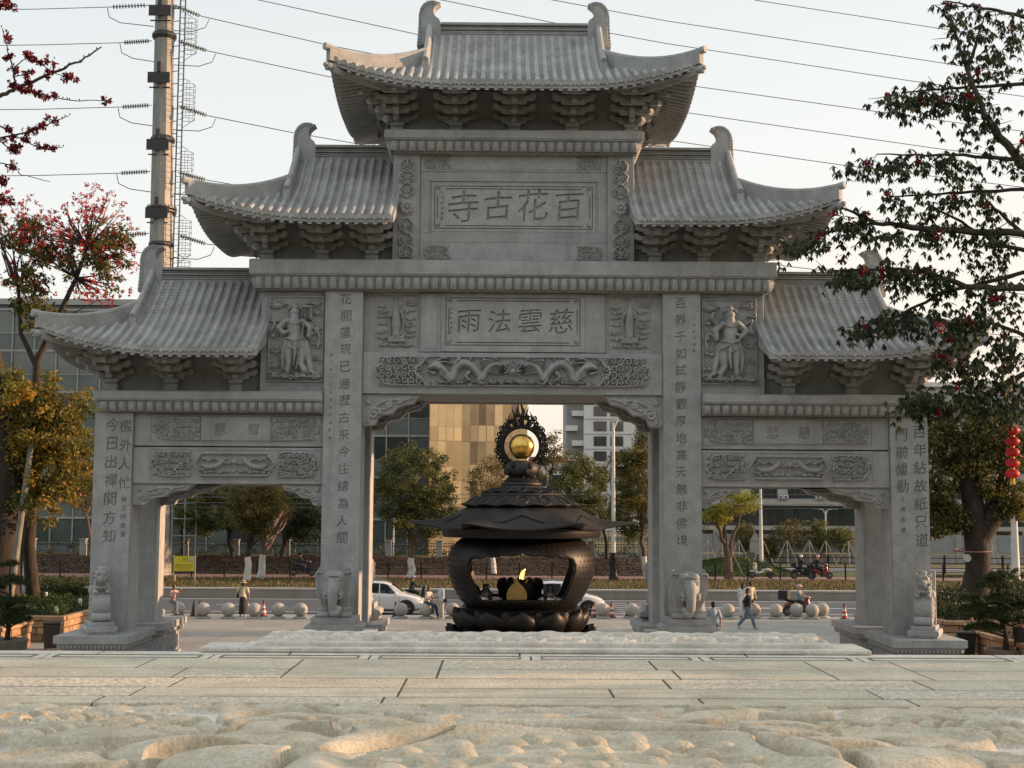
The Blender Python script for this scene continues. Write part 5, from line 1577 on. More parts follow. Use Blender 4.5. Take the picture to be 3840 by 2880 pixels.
sheet('grass_mound', 11, 28, 91.1, 100.5, mound, 'green_grass', .4, .4)
MB().box(-90, 120, 100, 260, -1, .35).build('far_ground', 'dry_grass', kind='structure')
MB().box(-70, 13, 99.5, 112, 0, 1.25).build('upper_lawn', 'dry_grass', kind='structure')
MB().box(16, 120, 103.0, 109.0, .352, .40).build('side_road', 'asphalt', kind='structure')
MB().box(16, 120, 104.2, 104.45, .402, .405).build('lane_marking', 'road_paint', kind='structure')
MB().box(16, 120, 107.2, 107.45, .402, .405).build('lane_marking', 'road_paint', kind='structure')
# tufts of grass and leaf litter
def blades(name, n, region, hfun, m, L=(.08, .22), w=.03, label=None, cat=None):
    x0, x1, y0, y1 = region
    X = rng.uniform(x0, x1, n); Y = rng.uniform(y0, y1, n); Z = np.array([hfun(a, b) for a, b in zip(X, Y)])
    hh = rng.uniform(*L, n); a = rng.uniform(0, 2 * PI, n); tx = rng.normal(0, .35, n) * hh; ty = rng.normal(0, .35, n) * hh
    dx, dy = np.cos(a) * w, np.sin(a) * w
    V = np.stack([np.stack([X - dx, Y - dy, Z - .02], -1), np.stack([X + dx, Y + dy, Z - .02], -1), np.stack([X + dx * .2 + tx, Y + dy * .2 + ty, Z + hh], -1), np.stack([X - dx * .2 + tx, Y - dy * .2 + ty, Z + hh], -1)], 1).reshape(-1, 3)
    F = np.arange(4 * n).reshape(-1, 4)
    o = place(name, fast_mesh(name, V, F, rng.random(n)), m)
    return tag(o, label, cat, kind='stuff')
blades('verge_grass', 26000, (-34, 34, 78.7, 87.2), lambda x, y: .44 + .008 * (y - 78.5) + .05 * nz(x, y), 'grass_blade', label='dry yellowish grass growing on the verge beyond the road', cat='grass')
blades('mound_grass', 12000, (11.5, 21, 91.5, 98.5), mound, 'leaf_hedge', (.06, .16), label='fresh green grass on the low mound', cat='grass')
def litter(name, n, region, hfun, m, label):
    x0, x1, y0, y1 = region
    X = rng.uniform(x0, x1, n); Y = rng.uniform(y0, y1, n); Z = np.array([hfun(a, b) for a, b in zip(X, Y)]) + .02
    C = np.stack([X, Y, Z], -1)[:, None, :]; a = rng.uniform(0, 2 * PI, n); r = rng.uniform(.05, .12, n)
    q = np.stack([np.stack([np.cos(a) * r, np.sin(a) * r, rng.uniform(-.02, .06, n)], -1), np.stack([-np.sin(a) * r * .5, np.cos(a) * r * .5, rng.uniform(0, .05, n)], -1),
                  np.stack([-np.cos(a) * r, -np.sin(a) * r, rng.uniform(-.02, .06, n)], -1), np.stack([np.sin(a) * r * .5, -np.cos(a) * r * .5, rng.uniform(0, .03, n)], -1)], 1)
    o = place(name, fast_mesh(name, (C + q).reshape(-1, 3), np.arange(4 * n).reshape(-1, 4), rng.random(n)), m)
    return tag(o, label, 'leaf litter', kind='stuff')
litter('leaf_litter', 24000, (-34, 16, 91, 99), bank, 'leaf_litter', 'brown fallen leaves covering the bank below the iron fence')

# ---------------- terrace in the foreground
terr = MB().box(-14, 14, -6, 13.97, 0, 3.655).build('terrace', 'joint_dirt', kind='structure')
MB().box(-13.9, 13.9, 10.40, 13.975, 3.656, 3.697).build('joint_bed', 'joint_dirt', terr)
# stair flight going down towards the plaza (hidden behind the terrace edge)
g = MB()
for k in range(21): g.box(-14, 14, 13.98, 14.0 + .34 * (21 - k), 0, 3.6 * (k + 1) / 22)
g.build('staircase', 'paving_pale', kind='structure')
ZT = 3.70
def paver(x0, x1, y0, y1, m, dz=0.0):
    jj = .008
    dz += rp.uniform(-.0008, .0012)
    return MB().box(x0 + jj, x1 - jj, y0 + .015, y1 - .015, ZT - .05, ZT + dz).build('paving_stone', m, terr, bevel=.006)
rows = [(10.345, 10.72), (10.72, 11.25), (11.25, 11.88), (11.88, 12.55), (12.55, 13.30)]
dbl = [(-2.30, -.93), (2.62, 3.46)]
for ri, (a, b) in enumerate(rows):
    x = -7.6 + rp.uniform(0, 1.2)
    blocks = dbl if ri in (3, 4) else []
    while x < 7.6:
        w = rp.uniform(1.6, 2.5); x1 = x + w
        for (p, q) in blocks:
            if x < p < x1: x1 = p
            if p <= x < q: x1 = q
        inside = any(p <= x < q for p, q in blocks)
        if not inside or ri == 3:
            mt = 'paving_rough' if rp.random() < .18 and not inside else 'paving_warm'
            paver(x, x1, a, 13.30 if inside else b, mt)
        x = x1
x = -8.2
while x < 8:
    x1 = x + rp.uniform(1.55, 1.75); paver(x, x1, 13.30, 13.66, 'paving_pale')
    fr = MB(); panel = [(x + .12, x1 - .12)]
    fr.box(x + .10, x1 - .10, 13.36, 13.37, ZT + .003, ZT + .009).box(x + .10, x1 - .10, 13.58, 13.595, ZT + .003, ZT + .009)
    fr.box(x + .10, x + .12, 13.376, 13.579, ZT + .003, ZT + .009).box(x1 - .12, x1 - .10, 13.376, 13.579, ZT + .003, ZT + .009)
    fr.build('inlay_line', 'pot_stone', terr)
    x = x1
x = -9
while x < 9:
    x1 = x + rp.uniform(1.8, 2.6); paver(x, x1, 13.66, 13.98, 'white_stone', .0); x = x1
# white carved slab at the head of the stairs
cs = thing('carved_threshold', 'long low white carved stone slab lying along the terrace edge', 'stone slab', (0, 13.9, ZT), local=False)
MB().box(-3.05, 3.82 - .0 - .37, 13.86, 14.55, ZT + .002, ZT + .052).box(-3.45, -3.052, 13.86, 14.4, ZT + .002, ZT + .052).build('base_slab', 'white_stone', cs, bevel=.012)
W_, D_ = 6.05, .86; S = []; rr = random.Random(21)
for i in range(26):
    x = .2 + i * (W_ - .4) / 25
    S.append((spiral(x, .2 + .25 * (i % 2) + rr.uniform(-.04, .04), .16, 1.3, rr.random() * 6, rr.choice((-1, 1)), 16), .032, .03))
    S.append(([(x - .1, .6), (x, .7 + rr.uniform(-.03, .03)), (x + .12, .62)], [.03, .07, .03], .035))
for i in range(60): S.append(([(rr.uniform(0, W_), rr.uniform(.02, .84)), ] , rr.uniform(.03, .07), rr.uniform(.015, .03)))
for q in (.02, W_ - .02): S.append(([(q, 0), (q, D_)], .05, .03))
S.append(([(0, D_ - .05), (W_, D_ - .05)], .05, .018)); S.append(([(0, .03), (W_, .03)], .04, .025))
for i in range(9): S.append(([(.5 + i * .64 + rr.uniform(-.1, .1), D_ - .05)], rr.uniform(.1, .2), .035))
X, Z, Hm = hfield(W_, D_, S, .012)
P = np.stack([X - 2.93 + .0, 14.0 + Z, ZT + .053 + .03 * np.clip(Z / .2, 0, 1) + Hm * 1.9 - .08 * np.clip((.06 - np.minimum(X, W_ - X)) / .06, 0, 1)], -1)
g = MB(); nzr, nxr = X.shape
P = np.concatenate([P[:1] - np.array([0, 0, 1]) * (P[:1, :, 2:] - ZT - .04), P], 0)
nzr += 1
o = place('carved_face', fast_mesh('carved_face', P.reshape(-1, 3), np.stack([np.arange(nxr * nzr).reshape(nzr, nxr)[:-1, :-1], np.arange(nxr * nzr).reshape(nzr, nxr)[:-1, 1:], np.arange(nxr * nzr).reshape(nzr, nxr)[1:, 1:], np.arange(nxr * nzr).reshape(nzr, nxr)[1:, :-1]], -1).reshape(-1, 4)), 'white_stone', cs, smooth=True)
MB().box(-2.90, 3.09, 13.99, 14.559, ZT + .0, ZT + .056).build('core_block', 'white_stone', cs)
MB().box(-2.93, 3.12, 14.56, 14.86, ZT - .1, ZT + .05).build('back_block', 'white_stone', cs)

# ---------------- great carved lotus slab at the bottom of the picture
X = np.linspace(-4.6, 4.6, 900); Y = np.linspace(6.2, 10.36, 440); XX, YY = np.meshgrid(X, Y)
H = np.zeros_like(XX)
def lobe(cx, cy, a, b, h, rot=0.0, p=3.0, lip=0.0, base=.02, sq=2.0):
    """one carved lobe laid over what is below it, with an undercut edge all round"""
    global H
    c, s = math.cos(rot), math.sin(rot)
    u = ((XX - cx) * c + (YY - cy) * s) / a; v = (-(XX - cx) * s + (YY - cy) * c) / b
    r = (np.abs(u) ** sq + np.abs(v) ** sq) ** (1 / sq)
    d = base + h * np.clip(1 - r ** p, 0, 1) ** .5
    if lip: d = d + lip * np.exp(-((r - .88) / .07) ** 2) - lip * .6 * np.exp(-((r - .6) / .25) ** 2)
    edge = (r >= 1) & (r < 1 + .028 / min(a, b))
    H = np.where(r < 1, d, np.where(edge, np.minimum(H, .006), H))
def band(pts, w, h, base=0.02, taper=True):
    global H
    best = np.full(H.shape, 9.0)
    n_ = len(pts) - 1
    for k, ((ax, ay), (bx, by)) in enumerate(zip(pts[:-1], pts[1:])):
        dx, dy = bx - ax, by - ay; t = np.clip(((XX - ax) * dx + (YY - ay) * dy) / (dx * dx + dy * dy + 1e-9), 0, 1)
        f = (k + t) / n_; ww = w * (np.sqrt(np.clip(1 - (2 * f - 1) ** 2, .05, 1)) if taper else 1)
        best = np.minimum(best, np.hypot(XX - ax - t * dx, YY - ay - t * dy) / ww)
    H = np.where(best < 1, base + h * np.sqrt(np.clip(1 - best ** 2.5, 0, 1)), np.where(best < 1.35, np.minimum(H, .008), H))
rr = random.Random(8)
CX, CY_ = .40, 7.15
def Q(px, py): q = gnd(px, py, 3.75); return (q.x, q.y)
# far small forms first, nearer and upper ones over them
for k in range(30):
    x = -4.4 + 8.8 * k / 29 + rr.uniform(-.1, .1); lobe(x, 10.12 + rr.uniform(-.12, .1), rr.uniform(.16, .3), rr.uniform(.09, .14), .022, rr.uniform(-.5, .5), 3)
for (px, py, a, b, h, rot) in ((660, 1545, .42, .24, .05, -.4), (700, 1532, .5, .12, .07, -.5), (860, 1540, .35, .22, .05, .2), (960, 1552, .42, .26, .06, 0), (1075, 1552, .36, .24, .055, .2), (1190, 1548, .42, .24, .055, -.1), (1320, 1550, .42, .26, .06, .1), (1440, 1545, .36, .2, .05, -.2), (1560, 1535, .5, .16, .05, .5),
                         (780, 1560, .40, .28, .08, -.2), (1250, 1560, .3, .2, .05, .2), (1540, 1570, .42, .3, .08, .3), (1660, 1575, .46, .3, .08, .4), (560, 1560, .5, .28, .06, -.3), (1000, 1535, .3, .12, .03, 0), (1380, 1533, .3, .12, .03, 0)):
    x, y = Q(px, py); lobe(x, y, a, b, h, rot, 2.6)
for (px, py, n_, R0, sg) in ((230, 1545, 8, .42, 1), (90, 1540, 6, .34, 1), (330, 1548, 6, .30, 1), (1880, 1560, 8, .42, -1), (2050, 1550, 7, .4, -1), (2150, 1575, 6, .34, -1), (60, 1580, 6, .34, 1), (1760, 1590, 6, .34, -1)):
    x, y = Q(px, py); lobe(x, y, R0 * 1.25, R0 * .8, .05, .15 * sg, 5, .02)
    for k in range(n_): a = PI * (.0 + 1.0 * k / (n_ - 1)); lobe(x + R0 * .95 * math.cos(a), y + R0 * .55 * math.sin(a), .15, .10, .035, rr.uniform(-.5, .5), 3)
    for k in range(n_ - 2): a = PI * (1.05 + .9 * k / (n_ - 3)); lobe(x + R0 * .6 * math.cos(a), y + R0 * .42 * math.sin(a), .13, .09, .05, rr.uniform(-.5, .5), 3)
x, y = Q(230, 1585); lobe(x, y, .62, .40, .07, .05, 7, .035)
for k in range(9): a = PI * (.05 + .9 * k / 8); lobe(x + .52 * math.cos(a), y + .32 * math.sin(a), .12, .08, .06, a, 3)
x, y = Q(160, 1640); lobe(x, y, .5, .3, .07, .1, 5, .03); x, y = Q(1960, 1600); lobe(x, y, .55, .36, .07, -.1, 6, .03); x, y = Q(2090, 1640); lobe(x, y, .45, .26, .06, -.3, 5, .03)
for pts in ([(478, 1562), (486, 1548), (520, 1540), (600, 1536)], [(500, 1572), (515, 1560), (560, 1556), (590, 1560)], [(660, 1527), (690, 1530), (740, 1538), (800, 1541)], [(1480, 1530), (1530, 1528), (1590, 1532)], [(840, 1535), (870, 1545), (930, 1548)], [(1640, 1545), (1700, 1550), (1760, 1548), (1800, 1540)], [(1300, 1600), (1500, 1598), (1700, 1618), (1830, 1640)], [(1460, 1580), (1560, 1590), (1640, 1606)], [(1840, 1625), (1950, 1620), (2050, 1640)], [(440, 1600), (470, 1590), (490, 1575)]):
    band([Q(*p) for p in pts], .07, .07)
# great petals round the pod
for (px, py, a, b, h, rot) in ((735, 1590, .52, .36, .12, -.25), (590, 1600, .50, .30, .09, -.3), (870, 1582, .44, .30, .10, -.1), (1640, 1600, .55, .36, .11, .3), (1780, 1625, .55, .34, .11, .35), (1450, 1585, .50, .3, .09, .2), (430, 1632, .55, .34, .13, -.15), (560, 1648, .6, .3, .12, -.1), (1930, 1650, .6, .34, .11, .3), (1010, 1580, .4, .2, .07, 0), (1200, 1578, .4, .2, .07, 0), (1340, 1580, .38, .22, .07, .1)):
    x, y = Q(px, py); lobe(x, y, a, b, h, rot, 2.4)
x, y = Q(1240, 1668); CX, CY_ = x, y
lobe(CX, CY_, 1.62, 1.42, .05, 0, 12, .05, .05)
band([(CX + 1.5 * math.cos(a), CY_ + 1.30 * math.sin(a)) for a in np.linspace(.25 * PI, .62 * PI, 14)], .10, .11, .03)
band([(CX + 1.45 * math.cos(a), CY_ + 1.28 * math.sin(a)) for a in np.linspace(.66 * PI, .95 * PI, 14)], .13, .12, .03)
band([(CX + 1.48 * math.cos(a), CY_ + 1.30 * math.sin(a)) for a in np.linspace(.02 * PI, .21 * PI, 10)], .12, .12, .03)
H *= 1.2
for k in range(70):
    a = k * 2.4; q = .15 * math.sqrt(k + .5); cx, cy = CX + q * math.cos(a) * 1.08, CY_ + q * math.sin(a)
    if math.hypot((cx - CX) / 1.18, (cy - CY_) / 1.05) < 1:
        u = np.hypot((XX - cx) / .098, (YY - cy) / .098); H = np.where(u < 1, .09 + .05 * np.sqrt(np.clip(1 - u * u, 0, 1)), H)
# soften a little, as worn stone
for _ in range(1): H[1:-1, 1:-1] = (H[1:-1, 1:-1] * 4 + H[:-2, 1:-1] + H[2:, 1:-1] + H[1:-1, :-2] + H[1:-1, 2:]) / 8
H += .003 * (np.sin(XX * 21 + 3 * np.sin(YY * 9)) * np.sin(YY * 25 + 2 * np.sin(XX * 7))) * (H > .02) + .004 * rng.random(H.shape)
H = np.maximum(H, 0)
# a few pale mended cracks
P = np.stack([XX, YY, 3.668 + H], -1)
idx = np.arange(XX.size).reshape(XX.shape)
me = fast_mesh('lotus_slab', P.reshape(-1, 3), np.stack([idx[:-1, :-1], idx[:-1, 1:], idx[1:, 1:], idx[1:, :-1]], -1).reshape(-1, 4))
o = place('lotus_slab', me, 'carved_slab', smooth=True)
tag(o, 'huge weathered stone lotus carving lying flat in the foreground paving', 'stone carving')

# ---------------- stone ball bollards at the plaza edge
def bollard_mesh():
    b = MB(); b.ell((0, 0, .40), .32, 28, 18); return b.mesh('ball')
ballm = bollard_mesh(); fm = MB().lathe([(.33, 0), (.34, .03), (.33, .07), (.22, .10)], 24).mesh('foot')
mat('bollard_stone', (.42, .41, .385), (.33, .325, .305), scale=1.2, rough=.8, bump=.3, speck=.2, sscale=50, stain=(.3, .2, .1), stain_amt=.35, stain_scale=1.0, obj_rand=.06)
bl = [(384, 63.2, 'beside the seated person in jeans, by the left arch'), (440, 62.4, 'just right of the left rear plinth'), (494, 62.4, 'left of the woman in the straw hat'), (550, 62.4, 'rust stained, right of the woman in the straw hat'),
      (602, 62.6, 'second to the left of the left elephant'), (650, 62.6, 'nearest left of the left elephant'), (866, 63, 'before the front wheel of the left car'), (921, 63, 'under the seated person in the floral top'),
      (978, 63.1, 'right of the standing person in pale blue'), (1095, 63.2, 'hidden behind the burner, left one'), (1199, 63.4, 'just right of the burner lotus, before the white car door'), (1303, 63.5, 'between two striped cones, right of the burner'), (1365, 63.5, 'left of the right inner column'),
      (1572, 63.5, 'right of the man in the pale blue shirt'), (1628, 64.0, 'half hidden behind the walking man in black'), (1676, 63.6, 'left of the scooter with the delivery box'), (1720, 63.8, 'below the delivery scooter box'),
      (1754, 63.8, 'right of the delivery scooter rider'), (1776, 64.5, 'rightmost, set slightly behind its neighbour')]
for k, (px, Y_, lb) in enumerate(bl):
    p = at(px, 1300, Y_); t = thing('ball_bollard', 'round granite ball bollard ' + lb, 'bollard', (p.x, Y_, 0), rz=k * .9, group='ball bollards along the plaza edge')
    place('ball', ballm, 'bollard_stone', t, smooth=True); place('foot', fm, 'bollard_stone', t, smooth=40)
# traffic cones
def cone(px, Y_, lb, dark):
    p = at(px, 1320, Y_); t = thing('traffic_cone', lb, 'traffic cone', (p.x, Y_, -.0), group='traffic cones at the kerb')
    ca = 'cone_black' if dark else 'cone_red'
    for nm_, c in (('cone_black', (.03, .028, .03)), ('cone_red', (.42, .09, .08)), ('cone_white', (.7, .68, .66))):
        if nm_ not in MATS: mat(nm_, c, rough=.6)
    MB().box(-.19, .19, -.19, .19, 0, .04).build('foot', 'cone_black', t)
    zs = [.04, .17, .28, .39, .50, .61, .75]; 
    for i in range(6):
        r0, r1 = [.155 - .125 * (z - .04) / .71 for z in (zs[i], zs[i + 1])]
        MB().lathe([(r0, zs[i]), (r1, zs[i + 1])], 14).build('band', ca if (dark or i % 2 == 0) and i < 5 else ('cone_black' if i == 5 else 'cone_white'), t, smooth=40)
for px, Y_, lb, dk_ in ((419, 63.6, 'plain black traffic cone between two ball bollards by the left arch', True), (432, 63.9, 'striped cone half hidden behind a bollard, left arch', False), (569, 63.7, 'red and white striped cone by the rust stained bollard', False),
                     (855, 63.6, 'black cone left of the bollard by the car wheel', True), (1283, 64.0, 'striped cone touching the bollard left side, right of the burner', False), (1321, 64.0, 'striped cone touching the bollard right side, right of the burner', False),
                     (1357, 64.0, 'black cone behind the bollard at the right inner column', True), (1824, 63.6, 'red and white banded cone standing alone near the right arch', False)):
    cone(px, Y_, lb, dk_)

# added behind the camera to block low sky: unseen hall on a terrace, and hill
th = thing('temple_hall', 'temple hall with dark timber front and hipped roof behind the viewer', 'temple', (0, -26, 3.7), local=False)
MB().box(-20, 20, -46, -26, 3.66, 12).build('wall', 'bark_pale', th)
MB().add([(-25, -22, 12), (25, -22, 12), (25, -50, 12), (-25, -50, 12), (-15, -36, 20), (15, -36, 20)], [(0, 1, 5, 4), (1, 2, 5), (2, 3, 4, 5), (3, 0, 4), (3, 2, 1, 0)]).build('roof', 'bark_dark', th)
for x in range(-18, 19, 6): MB().cyl((x, -24.2, 3.66), .45, 8.34, 16).build('column', 'cloth_red' if 'cloth_red' in MATS else 'roof_red', th)
MB().box(-40, 40, -60, -6.01, 0, 3.655).build('terrace', 'joint_dirt', kind='structure')
sheet('wooded_hill', -220, 220, -190, -60, lambda x, y: 34 * min(1, max(0, (-y - 60) / 55)) ** .7 + 2.5 * nz(x, y, .12) + 1.2 * nz(x, y, .5), 'green_grass', 4, 4)  # unseen rise added to cut off low sky behind the camera
# ================================================================== BUILDINGS
def facade(root, x0, x1, y, z0, z1, cols, rows, glass, frame, spandrel=None, sp_frac=.3, fw=.08, depth=.12, ang=0.0, origin=None, mix=None, rs=1):
    """curtain wall in the plane through (x0,y), turned by ang about that edge; every pane is an object"""
    W = x1 - x0; cw = W / cols; rh = (z1 - z0) / rows; rr = random.Random(rs)
    c, s = math.cos(ang), math.sin(ang)
    def W_(u, d, z):          # u along the wall, d outwards (towards -y when ang = 0)
        return (x0 + u * c + d * s, y + u * s - d * c, z)
    def quadbox(mb, u0, u1, d0, d1, za, zb):
        vs_ = [W_(u0, d0, za), W_(u1, d0, za), W_(u1, d1, za), W_(u0, d1, za), W_(u0, d0, zb), W_(u1, d0, zb), W_(u1, d1, zb), W_(u0, d1, zb)]
        mb.add(vs_, [(0, 3, 2, 1), (4, 5, 6, 7), (0, 1, 5, 4), (1, 2, 6, 5), (2, 3, 7, 6), (3, 0, 4, 7)])
    fr = MB()
    for j in range(rows):
        zb = z0 + j * rh
        for i in range(cols):
            sp = rh * sp_frac
            g = MB(); quadbox(g, i * cw + fw * .5, (i + 1) * cw - fw * .5, 0, .05, zb + sp, zb + rh - .03)
            gm = glass if not mix or rr.random() > mix[1] else mix[0]
            g.build('window_pane', gm, root)
            if sp > .05 and spandrel:
                g = MB(); quadbox(g, i * cw + fw * .5, (i + 1) * cw - fw * .5, 0, .06, zb + .02, zb + sp - .02); g.build('spandrel_panel', spandrel, root)
    for i in range(cols + 1): quadbox(fr, i * cw - fw / 2, i * cw + fw / 2, .0, depth, z0, z1)
    fr.build('mullions', frame, root)
    fr = MB()
    for j in range(rows + 1):
        quadbox(fr, 0, W, .01, depth * .7, z0 + j * rh - .09, z0 + j * rh + .09)
        if j < rows: quadbox(fr, 0, W, .01, depth * .6, z0 + j * rh + rh * sp_frac - .03, z0 + j * rh + rh * sp_frac + .03)
    fr.build('transoms', frame, root)
# long blue-green glass block on the left
gb = thing('glass_building', 'long low blue-green glass office block behind the left trees', 'building', (-30, 113, 0), local=False)
MB().box(-62, -6.2, 112.25, 130, 0, 22.0).build('wall', 'spandrel', gb)
facade(gb, -62, -6.2, 112.2, .6, 21.6, 30, 6, 'glass_blue', 'mullion', 'spandrel', .42, fw=.1, depth=.22, mix=('glass_dark', .3), rs=3)
MB().box(-62.4, -5.9, 111.9, 130.3, 22.0, 22.5).build('parapet', 'mullion', gb)
# gilded tower seen through the middle opening
gt = thing('gilded_tower', 'glass tower glowing gold at the left, seen through the middle opening', 'building', (-6, 108, 0), local=False)
MB().prism([(-6.0, 108.6), (1.2, 112.4), (1.2, 126), (-6.0, 126)], 'z', 0, 30).build('wall', 'glass_bronze', gt)
facade(gt, -6.1, -3.3, 108.2, .8, 30, 4, 9, 'glass_gold', 'mullion_gold', 'glass_gold', .36, fw=.06, depth=.05, ang=R(24), rs=5)
facade(gt, -3.54, 2.1, 109.36, .8, 30, 8, 9, 'glass_bronze', 'mullion_gold', 'glass_gold', .42, fw=.06, depth=.05, ang=R(17), mix=('glass_gold', .42), rs=6)
# white apartment tower
ap = thing('apartment_tower', 'white high-rise flats with dark windows, right side of the middle opening', 'building', (28, 280, 0), local=False)
X0, X1 = at(1262, 900, 280).x, at(1500, 900, 280).x
MB().box(X0, X1, 280, 300, -2, 60).build('wall', 'render_white', ap)
gx0, gx1 = at(1225, 900, 280).x, X0
MB().box(gx0, gx1, 283, 298, -2, 60).build('stair_wall', 'render_grey', ap)
for j in range(18):
    z = 2.4 + j * 3.15
    for i, (a, b) in enumerate(((2.1, 4.6), (5.6, 8.1), (11.2, 13.7), (15.2, 17.7), (19.2, 21.4))):
        if z < 4: continue
        f = MB().box(X0 + a - .1, X0 + b + .1, 279.86, 279.998, z - .1, z + 1.95).build('window', 'window_frame', ap)
        for q in range(3):
            w_ = (b - a) / 3; MB().box(X0 + a + q * w_ + .05, X0 + a + (q + 1) * w_ - .05, 279.8, 279.858, z + .02, z + 1.85).build('pane', 'glass_dark', f)
    MB().box(X0, X1 + .02, 279.9, 279.998, z + 2.35, z + 2.47).build('string_course', 'render_grey', ap)
    bx = gx0 - .3 + (j % 2) * 1.4
    bl_ = MB().box(bx, bx + 2.6, 281.6, 282.998, z + .0, z + .22).build('balcony', 'render_grey', ap)
    MB().box(bx, bx + 2.6, 281.5, 281.598, z + .0, z + 1.15).build('parapet_panel', 'render_white', bl_)
# small white building with a red roof
sb = thing('red_roofed_house', 'small white house with a flat red roof behind the burner', 'building', (8, 200, 0), local=False)
a, b = at(1150, 1000, 200).x, at(1222, 1000, 200).x
MB().box(a, b, 200, 212, 0, 12.0).build('wall', 'render_white', sb)
MB().box(a - .4, b + .4, 199.6, 212.4, 12.0, 12.7).build('roof', 'roof_red', sb)
for j in range(3):
    for i in range(2): MB().box(a + .5 + i * 2.3, a + 2.1 + i * 2.3, 199.93, 199.998, 1.5 + j * 3.4, 3.2 + j * 3.4).build('window', 'glass_dark', sb)
# office block through the right opening
ob = thing('office_block', 'beige office block with long dark window bands behind the right opening', 'building', (60, 205, 0), local=False)
OX0, OX1, OY = 24.0, 100.0, 200.0
MB().box(OX0, OX1, OY, OY + 25, -3, 23.6).build('wall', 'render_beige', ob)
for (za, zb, kind) in ((-1.0, 1.75, 'band'), (2.75, 5.4, 'band'), (6.7, 8.4, 'rows'), (10.6, 12.6, 'rows'), (14.6, 16.6, 'rows'), (18.4, 20.4, 'rows')):
    if kind == 'band':
        n = 56; w_ = (OX1 - OX0 - 2) / n
        MB().box(OX0 + 1, OX1 - 1, OY - .05, OY - .002, za - .1, zb + .1).build('window_band', 'window_frame', ob)
        for i in range(n): MB().box(OX0 + 1 + i * w_ + .05, OX0 + 1 + (i + 1) * w_ - .05, OY - .12, OY - .052, za, zb).build('window_pane', 'glass_dark', ob)
        MB().box(OX0, OX1, OY - .8, OY - .002, zb + .25, zb + .75).build('ledge', 'render_beige', ob)
    else:
        for i in range(13):
            xa = OX0 + 2 + i * 5.6
            f = MB().box(xa, xa + 4.0, OY - .06, OY - .002, za, zb).build('window', 'window_frame', ob)
            for q in range(4): MB().box(xa + .05 + q, xa + .95 + q, OY - .12, OY - .062, za + .1, zb - .1).build('pane', 'glass_dark', f)
            if za < 9:
                for q in range(2):
                    u = MB().box(xa + 4.15 + q * .75, xa + 4.8 + q * .75, OY - .55, OY - .002, za - .1, za + .5).build('air_conditioner', 'render_white', ob)
                    MB().cyl((xa + 4.42 + q * .75, OY - .57, za + .2), .2, .02, 14, 'y').build('fan_grille', 'window_frame', u)
MB().box(OX0 - .3, OX1 + .3, OY - .5, OY + 25.4, 23.6, 24.3).build('parapet', 'render_white', ob)

# ================================================================== TREES
def leaves_mesh(name, centers, n_per, spread, size, droop=.35, seed=1, aspect=.42):
    """leaf blades clustered round clump centres. centers (k,4): x,y,z,radius"""
    g = np.random.default_rng(seed); C = np.asarray(centers)
    k = len(C); idx = np.repeat(np.arange(k), n_per); n = len(idx)
    d = g.normal(0, 1, (n, 3)); d /= np.linalg.norm(d, axis=1)[:, None] + 1e-9
    rad = g.random(n) ** .5
    P = C[idx, :3] + d * (C[idx, 3] * rad)[:, None] * np.array([1, 1, .8])
    a = g.uniform(0, 2 * PI, n); el = g.normal(-droop, .55, n)
    t = np.stack([np.cos(a) * np.cos(el), np.sin(a) * np.cos(el), np.sin(el)], -1)
    s_ = np.cross(t, g.normal(0, 1, (n, 3))); s_ /= np.linalg.norm(s_, axis=1)[:, None] + 1e-9
    L = size * g.uniform(.6, 1.3, n)[:, None]; w = L * aspect
    V = np.stack([P, P + t * L * .45 + s_ * w * .5, P + t * L, P + t * L * .45 - s_ * w * .5], 1).reshape(-1, 3)
    # shade varies per clump and per leaf
    rnd = np.clip(.5 + .33 * g.normal(0, 1, k)[idx] * .6 + g.normal(0, .22, n), 0, 1)
    return fast_mesh(name, V, np.arange(4 * n).reshape(-1, 4), rnd)
def fill_crown(ells, n, seed, shell=.55, rad=(.28, .6)):
    g = random.Random(seed); out = []
    tot = sum(e[3] * e[4] * e[5] for e in ells)
    for (cx, cy, cz, rx, ry, rz) in ells:
        for _ in range(max(3, int(n * rx * ry * rz / tot))):
            d = Vector((g.gauss(0, 1), g.gauss(0, 1), g.gauss(0, 1))).normalized(); r = shell + (1 - shell) * g.random() ** .6
            r *= 1 + .12 * g.gauss(0, 1)
            out.append((cx + d.x * rx * r, cy + d.y * ry * r, cz + d.z * rz * r, g.uniform(*rad)))
    return out
def limb(mb, a, b, r0, r1, rr, bend=.12, n=7, sides=7):
    a, b = Vector(a), Vector(b); L = (b - a).length; side = Vector((rr.gauss(0, 1), rr.gauss(0, 1), rr.gauss(0, .4))) * L * bend
    pts = [a.lerp(b, i / (n - 1)) + side * math.sin(PI * i / (n - 1)) + Vector((rr.gauss(0, 1), rr.gauss(0, 1), 0)) * L * .012 for i in range(n)]
    mb.tube(pts, [r0 + (r1 - r0) * (i / (n - 1)) ** .8 for i in range(n)], sides)
    return pts
